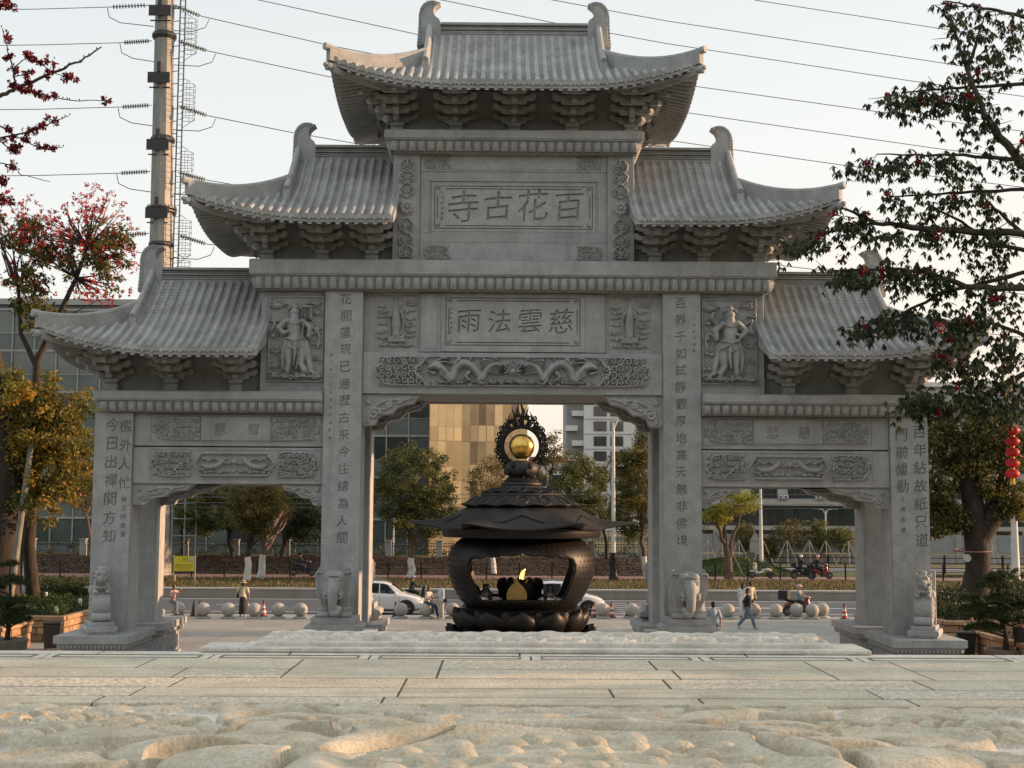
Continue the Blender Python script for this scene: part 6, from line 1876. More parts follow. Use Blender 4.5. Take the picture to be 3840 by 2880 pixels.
def tree(name, label, base, top, ells, leaf, nclump=120, nleaf=60, lsize=.16, tr=.16, bark='bark_pale', seed=1, wash=0, group=None, nbr=10, clump=(.28, .6), stems=None, droop=.35, trunkname='trunk'):
    rr = random.Random(seed); base = Vector(base); top = Vector(top)
    t = thing(name, label, 'tree', base, group=group, local=False)
    m = MB()
    starts = []
    for st in (stems or [(base, top, tr, tr * .45)]):
        pts = limb(m, st[0], st[1], st[2], st[3], rr, .015, 9, 9); starts.append(pts)
    o = m.build(trunkname, bark, t, smooth=50)
    cl = fill_crown(ells, nclump, seed + 5, rad=clump)
    b = MB()
    for q in range(nbr):
        c = cl[rr.randrange(len(cl))]; pts = rr.choice(starts); s0 = pts[rr.randrange(len(pts) // 2, len(pts))]
        lp = limb(b, s0, c[:3], tr * .38, tr * .06, rr, .1, 6, 5)
        for _ in range(2):
            c2 = cl[rr.randrange(len(cl))]; s1 = lp[3]
            if (Vector(c2[:3]) - s1).length < 2.2 * max(ells[0][3:]): limb(b, s1, c2[:3], tr * .14, tr * .03, rr, .1, 5, 4)
    b.build('branches', bark, t, smooth=50)
    if wash:
        w = MB(); P_ = starts[0]; Ls = (P_[1] - P_[0]).length; pw = [P_[0]]; q = 1
        while q < len(P_) and (P_[q] - P_[0]).length < wash: pw.append(P_[q]); q += 1
        if q < len(P_): pw.append(P_[q - 1].lerp(P_[q], max(.05, min(1, (wash - (P_[q - 1] - P_[0]).length) / max(Ls, .1)))))
        n_ = len(P_) - 1; r_of = lambda p: tr * (1 - .55 * min(1, (p - P_[0]).length / (P_[-1] - P_[0]).length) ** .8)
        w.tube(pw, [r_of(p) * 1.06 + .012 for p in pw], 9, cap=False)
        w.build('limewashed_base', 'limewash', t, smooth=50)
    me = leaves_mesh('crown', cl, nleaf, 1, lsize, droop, seed + 9)
    place('crown', me, leaf, t)
    return t
def E(px, py, Y, rx, ry, dy=None):
    """crown lobe from its place in the survey picture: radii given in survey pixels"""
    p = at(px, py, Y); k = Y / 2880
    return (p.x, Y, p.z, rx * k, (dy or rx) * k, ry * k)
def B(px, py, Y): p = at(px, py, Y); return Vector((p.x, Y, p.z))
RG = 'street trees beyond the road'
# left opening
tree('street_tree', 'bushy bronze-green tree with whitewashed foot in the middle of the left opening', B(534, 1256, 84), B(545, 1110, 84), [E(545, 1105, 84, 48, 48), E(530, 1068, 84, 40, 30), E(575, 1080, 84, 30, 50), E(560, 1140, 84, 35, 25)], 'leaf_bronze', 190, 90, .15, .23, 'bark_dark', 11, 1.5, RG)
tree('street_tree', 'dark green tree left of the bronze one, trunk before the iron fence', B(504, 1216, 97), B(490, 1110, 97), [E(480, 1100, 97, 60, 45), E(430, 1105, 97, 45, 40), E(460, 1060, 97, 50, 30)], 'leaf_street', 170, 80, .18, .2, 'bark_dark', 12, 0, RG)
tree('street_tree', 'pale leaning whitewashed trunk right of the bronze tree', B(563, 1249, 86), B(572, 1150, 86), [E(590, 1100, 90, 38, 50)], 'leaf_bronze', 60, 60, .16, .25, 'bark_pale', 13, 1.5, RG)
tree('street_tree', 'dark spreading tree next to the left inner column', B(608, 1216, 97), B(615, 1120, 97), [E(640, 1100, 97, 55, 50), E(610, 1060, 97, 50, 32), E(685, 1110, 97, 45, 45), E(660, 1150, 97, 40, 22)], 'leaf_dark', 210, 80, .18, .24, 'bark_dark', 14, 0, RG)
tree('street_tree', 'thin dark green tree at the left edge of the left opening', B(396, 1216, 98), B(392, 1140, 98), [E(400, 1100, 98, 30, 50), E(425, 1130, 98, 30, 30)], 'leaf_street', 60, 60, .18, .12, 'bark_dark', 15, 0, RG)
tree('street_tree', 'slim reddish trunk just left of the leftmost column', B(203, 1262, 80), B(190, 1060, 80), [E(170, 1020, 80, 50, 50), E(195, 1080, 80, 30, 40)], 'leaf_olive', 70, 60, .17, .13, 'bark_pale', 16, 0, RG)
# middle opening
tree('street_tree', 'round green tree with whitewashed foot at the left of the middle opening', B(887, 1247, 86), B(889, 1110, 86), [E(895, 1040, 86, 85, 60), E(860, 1080, 86, 60, 55), E(940, 1075, 86, 55, 60), E(910, 1125, 86, 70, 35), E(905, 985, 86, 55, 28), E(840, 1000, 86, 32, 32)], 'leaf_street', 340, 95, .17, .24, 'bark_pale', 21, 1.2, RG)
tree('street_tree', 'sparse bronze tree in front of the gilded tower', B(1066, 1240, 90), B(1055, 1080, 92), [E(1050, 1040, 92, 42, 48), E(1075, 990, 92, 30, 28), E(1035, 1080, 92, 35, 30)], 'leaf_bronze', 90, 42, .17, .17, 'bark_pale', 22, 1.2, RG)
tree('street_tree', 'dense green tree right of the golden ball', B(1312, 1216, 97), B(1295, 1110, 97), [E(1250, 1050, 97, 62, 50), E(1215, 1090, 97, 42, 45), E(1290, 1110, 97, 50, 40), E(1245, 1130, 97, 50, 30), E(1240, 1000, 97, 35, 24), E(1300, 1040, 97, 25, 30)], 'leaf_street', 300, 90, .18, .17, 'bark_dark', 23, 0, RG)
tree('street_tree', 'tall green tree tipped with yellow beside the right inner column', B(1392, 1243, 88), B(1385, 1100, 88), [E(1375, 1040, 88, 42, 80), E(1360, 1110, 88, 48, 50), E(1395, 960, 88, 28, 40), E(1350, 1000, 88, 28, 30)], 'leaf_olive', 260, 85, .17, .2, 'bark_pale', 24, 1.3, RG)
tree('street_tree', 'distant tree with reddish leaves just right of the flame ring', B(1190, 1120, 140), B(1190, 1020, 140), [E(1195, 965, 140, 22, 34), E(1180, 1010, 140, 24, 30)], 'leaf_bronze', 60, 26, .3, .2, 'bark_dark', 25, 0)
# right opening
sY = 87
st = [(B(1574, 1250, sY), B(1573, 1205, sY), .30, .24), (B(1573, 1207, sY), B(1530, 1090, sY), .15, .07), (B(1573, 1205, sY), B(1556, 1070, sY), .14, .06), (B(1575, 1206, sY), B(1605, 1090, sY), .14, .06)]
tree('street_tree', 'forked tree with bright yellow-green leaves in the right opening', B(1574, 1250, sY), B(1573, 1200, sY), [E(1600, 1090, sY, 38, 24), E(1555, 1108, sY, 36, 22), E(1625, 1072, sY, 20, 18), E(1530, 1120, sY, 22, 20)], 'leaf_yellow', 80, 50, .16, .2, 'bark_pale', 31, 1.5, RG, stems=st)
for k, (px, py, Y_, rx, ry, lf, lb) in enumerate(((1610, 1158, 118, 26, 26, 'leaf_olive', 'young staked tree behind the tall white lamp pole'), (1710, 1150, 118, 38, 30, 'leaf_bronze', 'wide young staked tree in the middle of the right opening'),
                                  (1772, 1155, 118, 18, 32, 'leaf_street', 'narrow young tree beside the thin twin-headed lamp'), (1815, 1160, 118, 26, 26, 'leaf_street', 'young tree at the right edge of the right opening'), (1660, 1180, 118, 18, 20, 'leaf_olive', 'small young tree behind the parked scooter'))):
    tree('young_tree', lb, B(px, 1228, Y_), B(px, 1165, Y_), [E(px, py, Y_, rx, ry), E(px + 6, py + 14, Y_, rx * .7, ry * .6)], lf, 60, 40, .22, .09, 'bark_pale', 40 + k, 0, 'young staked trees by the side road', nbr=7)
def shrubs(name, label, cells, leaf, nl, size, seed, cat='shrubs'):
    me = leaves_mesh(name, cells, nl, 1, size, 0.0, seed, .5); o = place(name, me, leaf); return tag(o, label, cat, kind='stuff')
rs = random.Random(4)
shrubs('shrub_belt', 'low mixed shrubs growing in a belt before the office block', [(x, 150 + rs.uniform(-4, 4), rs.uniform(-.8, 1.9) , rs.uniform(.8, 1.6)) for x in np.arange(22, 95, .55)], 'leaf_olive', 70, .42, 5)
shrubs('shrub_belt', 'dark undergrowth behind the iron fence on the bank', [(x, 101 + rs.uniform(0, 4), 1.25 + rs.uniform(0, .9), rs.uniform(.3, .6)) for x in np.arange(-45, 12, .5)], 'leaf_dark', 50, .2, 6)
# staking poles of the young trees
def stake(px, Y_, lb):
    p = at(px, 1205, Y_); z0 = .35
    t = thing('tree_stakes', lb, 'tree stakes', (p.x, Y_, z0), group='timber tripods supporting young trees')
    for a in (.4, 2.5, 4.6): 
        m = MB(); m.tube([(1.15 * math.cos(a), 1.15 * math.sin(a), 0), (.06 * math.cos(a), .06 * math.sin(a), 2.15)], .034, 6); m.build('pole', 'concrete', t, smooth=40)
    m = MB(); m.tube([(.1 * math.cos(a), .1 * math.sin(a), 2.05) for a in np.linspace(0, 2 * PI, 9)], .04, 5); m.build('tie', 'bark_twig', t)
for px, w in ((1528, 'leftmost, beside the right inner column'), (1560, 'behind the forked tree'), (1596, 'right of the forked tree trunk'), (1648, 'just right of the tall white lamp pole'), (1700, 'between the parked scooter and the first rider'), (1748, 'behind the first scooter rider'), (1784, 'behind the second scooter rider'), (1832, 'rightmost in the opening'), (1990, 'between the rightmost column and the old tree'), (2142, 'right of the old tree trunk')):
    stake(px, 112.0, 'pale timber tripod round a young tree, ' + w)

# big old tree behind the right planter
oY = 59.0
def BB(px, py, dY=0): return B(px, py, oY + dY)
rr = random.Random(77)
ot = thing('old_tree', 'massive old tree with a dark leaning trunk in the right planter', 'tree', BB(2112, 1305), local=False)
m = MB()
m.tube([BB(2100, 1312), BB(2108, 1270), BB(2113, 1230), BB(2110, 1180), BB(2105, 1120), BB(2098, 1060), BB(2085, 1010), BB(2068, 960), BB(2050, 910), BB(2040, 870)], [.85, .62, .54, .52, .5, .45, .4, .33, .26, .18], 14)
m.tube([BB(2112, 1165), BB(2140, 1120), BB(2160, 1085), BB(2165, 1050), BB(2200, 980), BB(2240, 900)], [.5, .5, .42, .34, .3, .2], 10)
m.tube([BB(2085, 1290), BB(2070, 1306), BB(2052, 1318)], [.5, .35, .1], 8); m.tube([BB(2130, 1285), BB(2150, 1306), BB(2165, 1316)], [.45, .3, .1], 8)
m.build('trunk', 'bark_dark', ot, smooth=60)
ells = [E(2030, 960, oY, 45, 60), E(2020, 1060, oY, 48, 60), E(2060, 1120, oY, 40, 40), E(2110, 1000, oY, 60, 60), E(2170, 1080, oY, 60, 50), E(2180, 980, oY, 50, 50), E(2010, 1130, oY, 35, 30), E(2130, 920, oY, 60, 40)]
cl = fill_crown(ells, 260, 78, shell=.25, rad=(.3, .6))
b = MB()
for q in range(26):
    c = cl[rr.randrange(len(cl))]; limb(b, BB(2075 + rr.uniform(-20, 60), rr.uniform(900, 1060)), c[:3], .12, .02, rr, .12, 6, 5)
b.build('branches', 'bark_dark', ot, smooth=50)
place('crown', leaves_mesh('crown', cl, 85, 1, .2, .45, 79), 'leaf_olive', ot)
m = MB(); c = BB(2081, 1204); m.tube([c + Vector((-.1, -.72, 0)), c + Vector((-.1, -.80, 0))], .17, 14); m.build('cut_stub', 'limewash', ot, smooth=40)
m = MB(); m.tube([BB(2100, 1189) + Vector((.78 * math.cos(a), .78 * math.sin(a), .05 * math.sin(a))) for a in np.linspace(0, 2 * PI, 22)], .035, 5); m.build('tied_rope', 'brick_path', ot)

# left side: orange-leaved tree, flowering kapok and a big trunk with its prop
lY = 57.0
t = thing('old_tree', 'thick dark trunk at the far left edge of the picture', 'tree', B(5, 1262, lY), local=False)
m = MB(); m.tube([B(-4, 1312, lY), B(0, 1275, lY), B(5, 1200, lY), B(8, 1120, lY), B(12, 1040, lY), B(10, 960, lY), B(-10, 850, lY), B(-30, 700, lY)], [.95, .8, .72, .68, .66, .6, .5, .4], 14)
m.tube([B(74, 1305, lY + 2), B(70, 1270, lY + 2), B(62, 1180, lY + 2), B(68, 1100, lY + 2), B(85, 1010, lY + 2), B(120, 940, lY + 2)], [.38, .3, .28, .25, .2, .12], 9)
m.build('trunk', 'bark_dark', t, smooth=60)
cl = fill_crown([E(60, 860, lY, 95, 70), E(120, 950, lY, 85, 75), E(50, 960, lY, 70, 70), E(165, 900, lY, 45, 60), E(90, 1060, lY, 70, 55), E(150, 1050, lY, 55, 50), E(30, 1030, lY, 40, 50), E(195, 960, lY, 22, 70)], 270, 90, shell=.2, rad=(.3, .6))
b = MB()
for q in range(30): c = cl[rr.randrange(len(cl))]; limb(b, B(rr.uniform(5, 110), rr.uniform(900, 1080), lY + 1), c[:3], .1, .02, rr, .12, 6, 5)
b.build('branches', 'bark_dark', t, smooth=50)
place('crown', leaves_mesh('crown', cl, 66, 1, .21, .45, 91), 'leaf_orange', t)
# kapok with pale leaves and scarlet blossom further back
def blossoms(name, centers, n_per, size, seed, m, parent):
    g = np.random.default_rng(seed); C = np.asarray(centers); k = len(C); idx = np.repeat(np.arange(k), n_per); n = len(idx)
    P = C[idx, :3] + g.normal(0, 1, (n, 3)) * C[idx, 3][:, None] * .5
    t_ = g.normal(0, 1, (n, 3)); t_ /= np.linalg.norm(t_, axis=1)[:, None]
    V = []
    for q in range(5):
        s_ = np.cross(t_, g.normal(0, 1, (n, 3))); s_ /= np.linalg.norm(s_, axis=1)[:, None]
        u = np.cross(t_, s_); L = size * g.uniform(.7, 1.2, n)[:, None]
        V.append(np.stack([P, P + s_ * L * .6 + u * L * .28 + t_ * L * .2, P + s_ * L + t_ * L * .45, P + s_ * L * .6 - u * L * .28 + t_ * L * .2], 1))
    V = np.stack(V, 1).reshape(-1, 3)
    place(name, fast_mesh(name, V, np.arange(len(V)).reshape(-1, 4), np.repeat(g.random(n), 5)), m, parent)
kY = 62.0
t = thing('kapok_tree', 'kapok tree in scarlet bloom with pale sparse leaves, upper left, left of the steel pole', 'tree', B(60, 1262, kY), local=False)
m = MB()
m.tube([B(55, 1262, kY), B(62, 1100, kY), B(75, 900, kY), B(80, 780, kY), B(118, 700, kY), B(165, 600, kY), B(190, 530, kY), B(202, 450, kY)], [.34, .26, .22, .17, .13, .1, .07, .03], 10)
m.tube([B(78, 790, kY), B(45, 720, kY), B(40, 620, kY), B(28, 540, kY)], [.14, .11, .08, .03], 8)
m.build('trunk', 'bark_dark', t, smooth=60)
ells = [E(200, 460, kY, 80, 60), E(250, 560, kY, 60, 60), E(130, 520, kY, 100, 70), E(40, 480, kY, 80, 70), E(210, 630, kY, 80, 35), E(60, 600, kY, 60, 60), E(285, 500, kY, 28, 60)]
fl_c = fill_crown(ells, 560, 101, shell=.1, rad=(.06, .2))
lv = fill_crown([E(40, 500, kY, 60, 50), E(110, 560, kY, 60, 50), E(60, 620, kY, 50, 60), E(90, 680, kY, 60, 45), E(220, 560, kY, 60, 60), E(250, 520, kY, 50, 60)], 150, 102, shell=.15, rad=(.2, .45))
b = MB()
hub = [B(118, 700, kY), B(165, 600, kY), B(190, 530, kY), B(45, 700, kY), B(40, 620, kY), B(75, 780, kY)]
for q in range(110):
    c = fl_c[rr.randrange(len(fl_c))]; limb(b, min(hub, key=lambda h: (h - Vector(c[:3])).length + rr.uniform(0, 1.5)), c[:3], .055, .012, rr, .1, 6, 4)
b.build('branches', 'bark_twig', t, smooth=50)
place('crown', leaves_mesh('crown', lv, 46, 1, .22, .6, 103), 'leaf_olive', t)
blossoms('blossom', fl_c, 5, .10, 104, 'petal_red', t)
m = MB()

# ---------------- near kapok on the right, limbs reaching in from outside the picture
nY = 31.0
def palm_leaves(name, tips, seed, size, m, parent, k=6):
    """hanging palmate leaves: 5-7 leaflets spreading below a short stalk"""
    g = np.random.default_rng(seed); P0 = np.asarray(tips); n = len(P0)
    hang = g.uniform(.04, .16, n); C = P0 + np.stack([g.normal(0, .05, n), g.normal(0, .05, n), -hang], -1)
    yaw = g.uniform(0, 2 * PI, n); tilt = g.normal(0, .3, (n, 2)); V = []; rv = []
    base_r = np.clip(.42 + .22 * g.normal(0, 1, n), 0, 1)
    for q in range(k):
        a = yaw + 2 * PI * q / k + g.normal(0, .12, n); down = g.uniform(.5, 1.35, n)
        d = np.stack([np.cos(a) * np.cos(down) + tilt[:, 0] * .3, np.sin(a) * np.cos(down) + tilt[:, 1] * .3, -np.sin(down)], -1); d /= np.linalg.norm(d, axis=1)[:, None]
        s_ = np.stack([-np.sin(a), np.cos(a), g.normal(0, .2, n)], -1)
        L = (size * g.uniform(.7, 1.25, n))[:, None]
        V.append(np.stack([C, C + d * L * .5 + s_ * L * .17, C + d * L, C + d * L * .5 - s_ * L * .17], 1)); rv.append(np.clip(base_r + g.normal(0, .1, n), 0, 1))
    V = np.stack(V, 1).reshape(-1, 3); rv = np.stack(rv, 1).reshape(-1)
    place(name, fast_mesh(name, V, np.arange(len(V)).reshape(-1, 4), rv), m, parent)
nk = thing('kapok_tree', 'near kapok tree reaching in from the right with dark hanging leaves and crimson flowers', 'tree', (17.0, nY + 1, 0), local=False)
rr = random.Random(31)
br = [  # polyline in survey pixels, thickness, depth offset
    ([(2420, 700), (2212, 506), (1984, 494), (1894, 482), (1820, 450)], .11, 0), ([(1894, 482), (1830, 490), (1760, 512), (1700, 545)], .035, 0),
    ([(2400, 500), (2212, 408), (2050, 418), (1921, 424)], .06, .8), ([(2450, 640), (2260, 410), (2159, 293), (2124, 244), (2090, 150), (2060, 60)], .13, -.6),
    ([(2200, 345), (2060, 335), (1894, 333)], .05, .2), ([(2400, 240), (2212, 181), (2070, 190), (1950, 200)], .06, .5), ([(2300, 60), (2173, 24), (2100, 14), (2040, 2)], .05, .3),
    ([(2420, 720), (2212, 623), (2085, 619), (2005, 588), (1928, 581), (1789, 584)], .09, -.2), ([(2400, 640), (2212, 590), (2033, 633), (1928, 689), (1841, 706)], .06, .4),
    ([(2400, 830), (2212, 808), (2138, 849), (2033, 881), (1946, 867)], .08, 0), ([(2300, 560), (2160, 530), (2060, 470), (2000, 440)], .06, .6),
    ([(2124, 244), (2020, 215), (1925, 205)], .04, -.5), ([(2090, 150), (2110, 90), (2125, 40)], .05, -.4), ([(2300, 760), (2150, 700), (2060, 690)], .06, .3), ([(2212, 506), (2150, 450), (2100, 400)], .05, .2)]
wood = MB(); tips = []; flw = []
def seg_pts(pl, dY):
    return [at(x, y, nY + dY) for x, y in pl]
for pl, th, dY in br:
    P_ = seg_pts(pl, dY); dense = []
    for i in range(len(P_) - 1):
        for q in range(6): dense.append(P_[i].lerp(P_[i + 1], q / 6) + Vector((rr.gauss(0, .012), rr.gauss(0, .02), rr.gauss(0, .012))))
    dense.append(P_[-1]); n_ = len(dense)
    wood.tube(dense, [th * (1 - .82 * i / (n_ - 1)) + .006 for i in range(n_)], 7)
    for i in range(2, n_):
        if dense[i].x > 12.3: continue
        if rr.random() < .8:
            d = Vector((rr.gauss(-.3, .6), rr.gauss(0, .6), rr.gauss(0, .35))).normalized() * rr.uniform(.18, .6)
            e = dense[i] + d; wood.tube([dense[i], dense[i].lerp(e, .5) + Vector((0, 0, -.02)), e], [.012, .009, .005], 4, cap=False)
            for _ in range(4): tips.append(tuple(dense[i].lerp(e, rr.uniform(.3, 1.1)) + Vector((rr.gauss(0, .08), rr.gauss(0, .08), rr.gauss(0, .05)))))
            if rr.random() < .08: flw.append((*e, rr.uniform(.07, .14)))
wood.build('trunk', 'bark_twig', nk, smooth=50)
w2 = MB(); w2.tube([(17.2, nY + 1, 0), (17.0, nY + 1, 3), (16.6, nY + .8, 6), (15.9, nY + .5, 9), (15.2, nY, 12), (14.3, nY, 16)], [.55, .42, .38, .32, .24, .14], 14)
w2.tube([(16.6, nY + .8, 6), (15.2, nY + .3, 8.2), tuple(at(2400, 640, nY))], [.25, .2, .1], 9)
w2.build('lower_trunk', 'bark_dark', nk, smooth=60)
# leafy masses: (cx, cy, rx, ry, number)
areas = [(1990, 210, 75, 42, 220), (2090, 190, 40, 70, 190), (2150, 120, 50, 50, 150), (2080, 50, 45, 30, 80), (2190, 60, 30, 50, 80), (1860, 355, 60, 22, 90), (1950, 350, 70, 30, 150), (2060, 350, 60, 45, 170), (1960, 425, 70, 30, 90), (2090, 430, 60, 35, 110),
         (1740, 520, 50, 20, 100), (1820, 480, 50, 28, 110), (1900, 500, 60, 24, 110), (2010, 500, 60, 30, 120), (2120, 560, 60, 50, 110), (1840, 590, 60, 24, 170), (1930, 580, 55, 36, 190), (2010, 600, 60, 40, 170), (2150, 640, 60, 60, 190), (1880, 705, 55, 22, 150), (1960, 680, 60, 34, 190),
         (2070, 700, 70, 55, 330), (2170, 760, 50, 70, 220), (1990, 860, 55, 32, 240), (2080, 850, 70, 38, 300), (2170, 870, 50, 40, 220), (2110, 790, 70, 40, 240), (2030, 780, 30, 30, 50), (1935, 215, 30, 30, 60), (2110, 260, 50, 40, 100), (2190, 340, 30, 40, 50), (2150, 500, 60, 30, 90)]
for cx, cy, rx, ry, n_ in areas:
    for _ in range(int(n_ * .5)):
        u, v = rr.gauss(0, .5), rr.gauss(0, .5); p = at(cx + u * rx, cy + v * ry, nY + rr.gauss(0, .7)); tips.append(tuple(p))
    for _ in range(max(1, n_ // 80)):
        u, v = rr.gauss(0, .5), rr.gauss(0, .5); p = at(cx + u * rx, cy + v * ry - 5, nY + rr.gauss(0, .5)); flw.append((*p, rr.uniform(.07, .13)))
# crown above and beyond the frame so the tree is whole
for _ in range(1500):
    d = Vector((rr.gauss(0, 1), rr.gauss(0, 1), rr.gauss(0, 1))).normalized() * rr.random() ** .4
    p = Vector((15.6 + d.x * 3.1, nY + 1 + d.y * 3.0, 13.5 + d.z * 6.5))
    tips.append(tuple(p))
palm_leaves('crown', tips, 55, .18, 'leaf_kapok', nk)
blossoms('blossom', flw, 10, .085, 56, 'petal_dark', nk)

# ---------------- near kapok on the left: bare flowering twigs
fY = 28.0
lk = thing('kapok_tree', 'near bare kapok branches with dark red flower clusters, upper left corner', 'tree', (-14.5, fY, 0), local=False)
wood = MB(); flw = []; buds = []
br = [([(-90, 260), (0, 208), (35, 191), (115, 156), (174, 132), (219, 101)], .05, [(.5, .42), (.62, .3)]), ([(115, 156), (115, 128)], .012, [(.9, 1)]), ([(112, 154), (92, 142), (80, 130)], .010, [(.9, .4)]),
      ([(35, 191), (28, 150), (20, 120), (5, 60)], .02, [(.1, .9), (.35, 1), (.6, 1), (.9, 1)]), ([(36, 190), (70, 200), (104, 208), (156, 218), (236, 216)], .018, [(.1, .8), (.25, .9), (.4, .9), (.55, .7), (.98, .4)]),
      ([(-60, 320), (0, 298), (69, 285), (110, 265), (149, 250)], .022, [(.5, 1), (.65, 1), (.8, 1)]), ([(-50, 250), (0, 272), (35, 295), (87, 320), (135, 318)], .02, [(.35, 1), (.5, 1), (.62, 1), (.75, 1), (.86, 1)]),
      ([(-40, 345), (0, 352), (28, 357), (45, 377), (108, 392)], .014, [(.5, 1)]), ([(-20, 5), (0, 10), (30, 12)], .02, [(.7, 1), (.95, 1), (.4, 1)]), ([(28, 150), (60, 118), (68, 118)], .01, [(.6, .8), (.95, .5)]),
      ([(30, 165), (58, 160), (64, 152)], .01, [(.7, .8)]), ([(-30, 390), (5, 385), (15, 400)], .016, [(.8, 1), (.5, 1)]), ([(100, 150), (140, 165), (170, 172)], .008, [(.5, .7), (.8, .5)]), ([(0, 305), (20, 320), (40, 322)], .012, [(.5, 1), (.9, .8)]), ([(-20, 440), (10, 430), (40, 470)], .012, [(.3, 1), (.6, .9)])]
for pl, th, fl in br:
    P_ = [at(x, y, fY) for x, y in pl]; dense = []
    for i in range(len(P_) - 1):
        for q in range(5): dense.append(P_[i].lerp(P_[i + 1], q / 5) + Vector((rr.gauss(0, .006), rr.gauss(0, .02), rr.gauss(0, .008))))
    dense.append(P_[-1]); n_ = len(dense); wood.tube(dense, [th * (1 - .8 * i / (n_ - 1)) + .004 for i in range(n_)], 6)
    for u, s_ in fl:
        c = dense[min(n_ - 1, int(u * (n_ - 1)))]
        for _ in range(3): flw.append((c.x + rr.gauss(0, .075), c.y + rr.gauss(0, .06), c.z + rr.gauss(0, .04), .07 * s_))
    for i in range(n_ // 2, n_):
        if rr.random() < .6: buds.append(dense[i] + Vector((rr.gauss(0, .02), 0, .035)))
wood.tube([(-14.5, fY, 0), (-14.3, fY, 6), (-13.6, fY, 10), tuple(at(-90, 260, fY))], [.4, .3, .2, .06], 10)
wood.tube([(-13.6, fY, 10), tuple(at(-60, 320, fY))], [.15, .03], 8); wood.tube([(-13.9, fY, 9), tuple(at(-50, 250, fY)), tuple(at(-20, 5, fY))], [.12, .05, .03], 8)
wood.build('trunk', 'bark_twig', lk, smooth=50)
blossoms('blossom', flw, 9, .068, 66, 'petal_dark', lk)
m = MB()
for b_ in buds: m.ell(b_, (.016, .016, .022), 6, 4)
m.build('buds', 'bark_twig', lk, smooth=60, kind='stuff')
# hedge, lawn and planters
def planter(lb, x0, x1, y0, y1, front, sidex, seed):
    """sandstone retaining wall: blocks on the front face (y0) and on the face at x = sidex"""
    rr = random.Random(seed)
    t = thing('stone_planter', lb, 'planter', ((x0 + x1) / 2, y0, 0), local=False)
    MB().box(x0 + .12, x1 - .12, y0 + .12, y1, 0, .84).build('core', 'mortar', t)
    def course(a0, a1, put):
        z = 0
        for r_ in range(3):
            h = .275; a = a0 - rr.uniform(0, .3)
            while a < a1:
                w = rr.uniform(.35, .85); p, q = max(a, a0), min(a + w, a1)
                if q - p > .08: put(p + .012, q - .012, z + .012, z + h - .012, rr.uniform(0, .03))
                a += w
            z += h
        a = a0
        while a < a1:
            w = rr.uniform(.8, 1.3); q = min(a + w, a1); put(a + .008, q - .008, .835, .99, -.05); a = q
    course(x0, x1, lambda p, q, za, zb, d: MB().box(p, q, y0 + d, y0 + .2, za, zb).build('stone_block', 'sandstone', t, bevel=.02))
    s = 1 if sidex == x1 else -1
    ym = min(y1, y0 + 12)
    course(y0 + .2, ym, lambda p, q, za, zb, d: MB().box(sidex - s * d, sidex - s * .2, p, q, za, zb).build('stone_block', 'sandstone', t, bevel=.02))
    MB().box(x0 + .2, x1 - .2, y0 + .2, y1 - .1, .84, .93).build('soil', 'earth', t)
    return t
planter('sandstone block planter wall at the lower left, behind the bin', -30, -17.4, 39.0, 49.4, True, -17.4, 1)
planter('sandstone block planter with clipped hedge left of the leftmost column', -32, -16.8, 51.2, 63, True, -16.8, 2)
planter('sandstone block planter at the lower right, before the man in white', 16.2, 30, 38.0, 47.6, True, 16.2, 3)
planter('sandstone block planter holding the old tree, right of the rightmost column', 16.5, 32, 51.0, 63, True, 16.5, 4)
rs = random.Random(9)
def hedge(label, x0, x1, y0, y1, z, h, n, leaf, size, seed):
    g = random.Random(seed); cells = [(g.uniform(x0, x1), g.uniform(y0, y1), z + h * g.random() * (.6 + .4 * math.sin(g.random() * 9)), g.uniform(.16, .34)) for _ in range(n)]
    me = leaves_mesh('hedge', cells, 60, 1, size, -.3, seed, .5); o = place('hedge', me, leaf); return tag(o, label, 'hedge', kind='stuff')
hedge('low clipped green hedge filling the left planter', -28, -17.1, 51.6, 61, .95, .35, 900, 'leaf_hedge', .09, 1)
hedge('darker taller hedge along the back of the left planter', -28, -17.2, 60, 62.8, 1.1, .8, 500, 'leaf_dark', .1, 2)
hedge('dark clipped hedge filling the right planter under the old tree', 16.8, 30, 51.6, 62.5, .95, .75, 1300, 'leaf_dark', .1, 3)
hedge('ground ivy in the near left planter', -29, -17.7, 42, 49, .95, .25, 420, 'leaf_dark', .09, 4)
hedge('green shrubs at the far right behind the old tree', 26, 40, 70, 76, .2, 1.6, 500, 'leaf_hedge', .14, 5)
hedge('ground ivy in the near right planter', 16.6, 29, 41, 47.3, .93, .2, 380, 'leaf_dark', .09, 6)
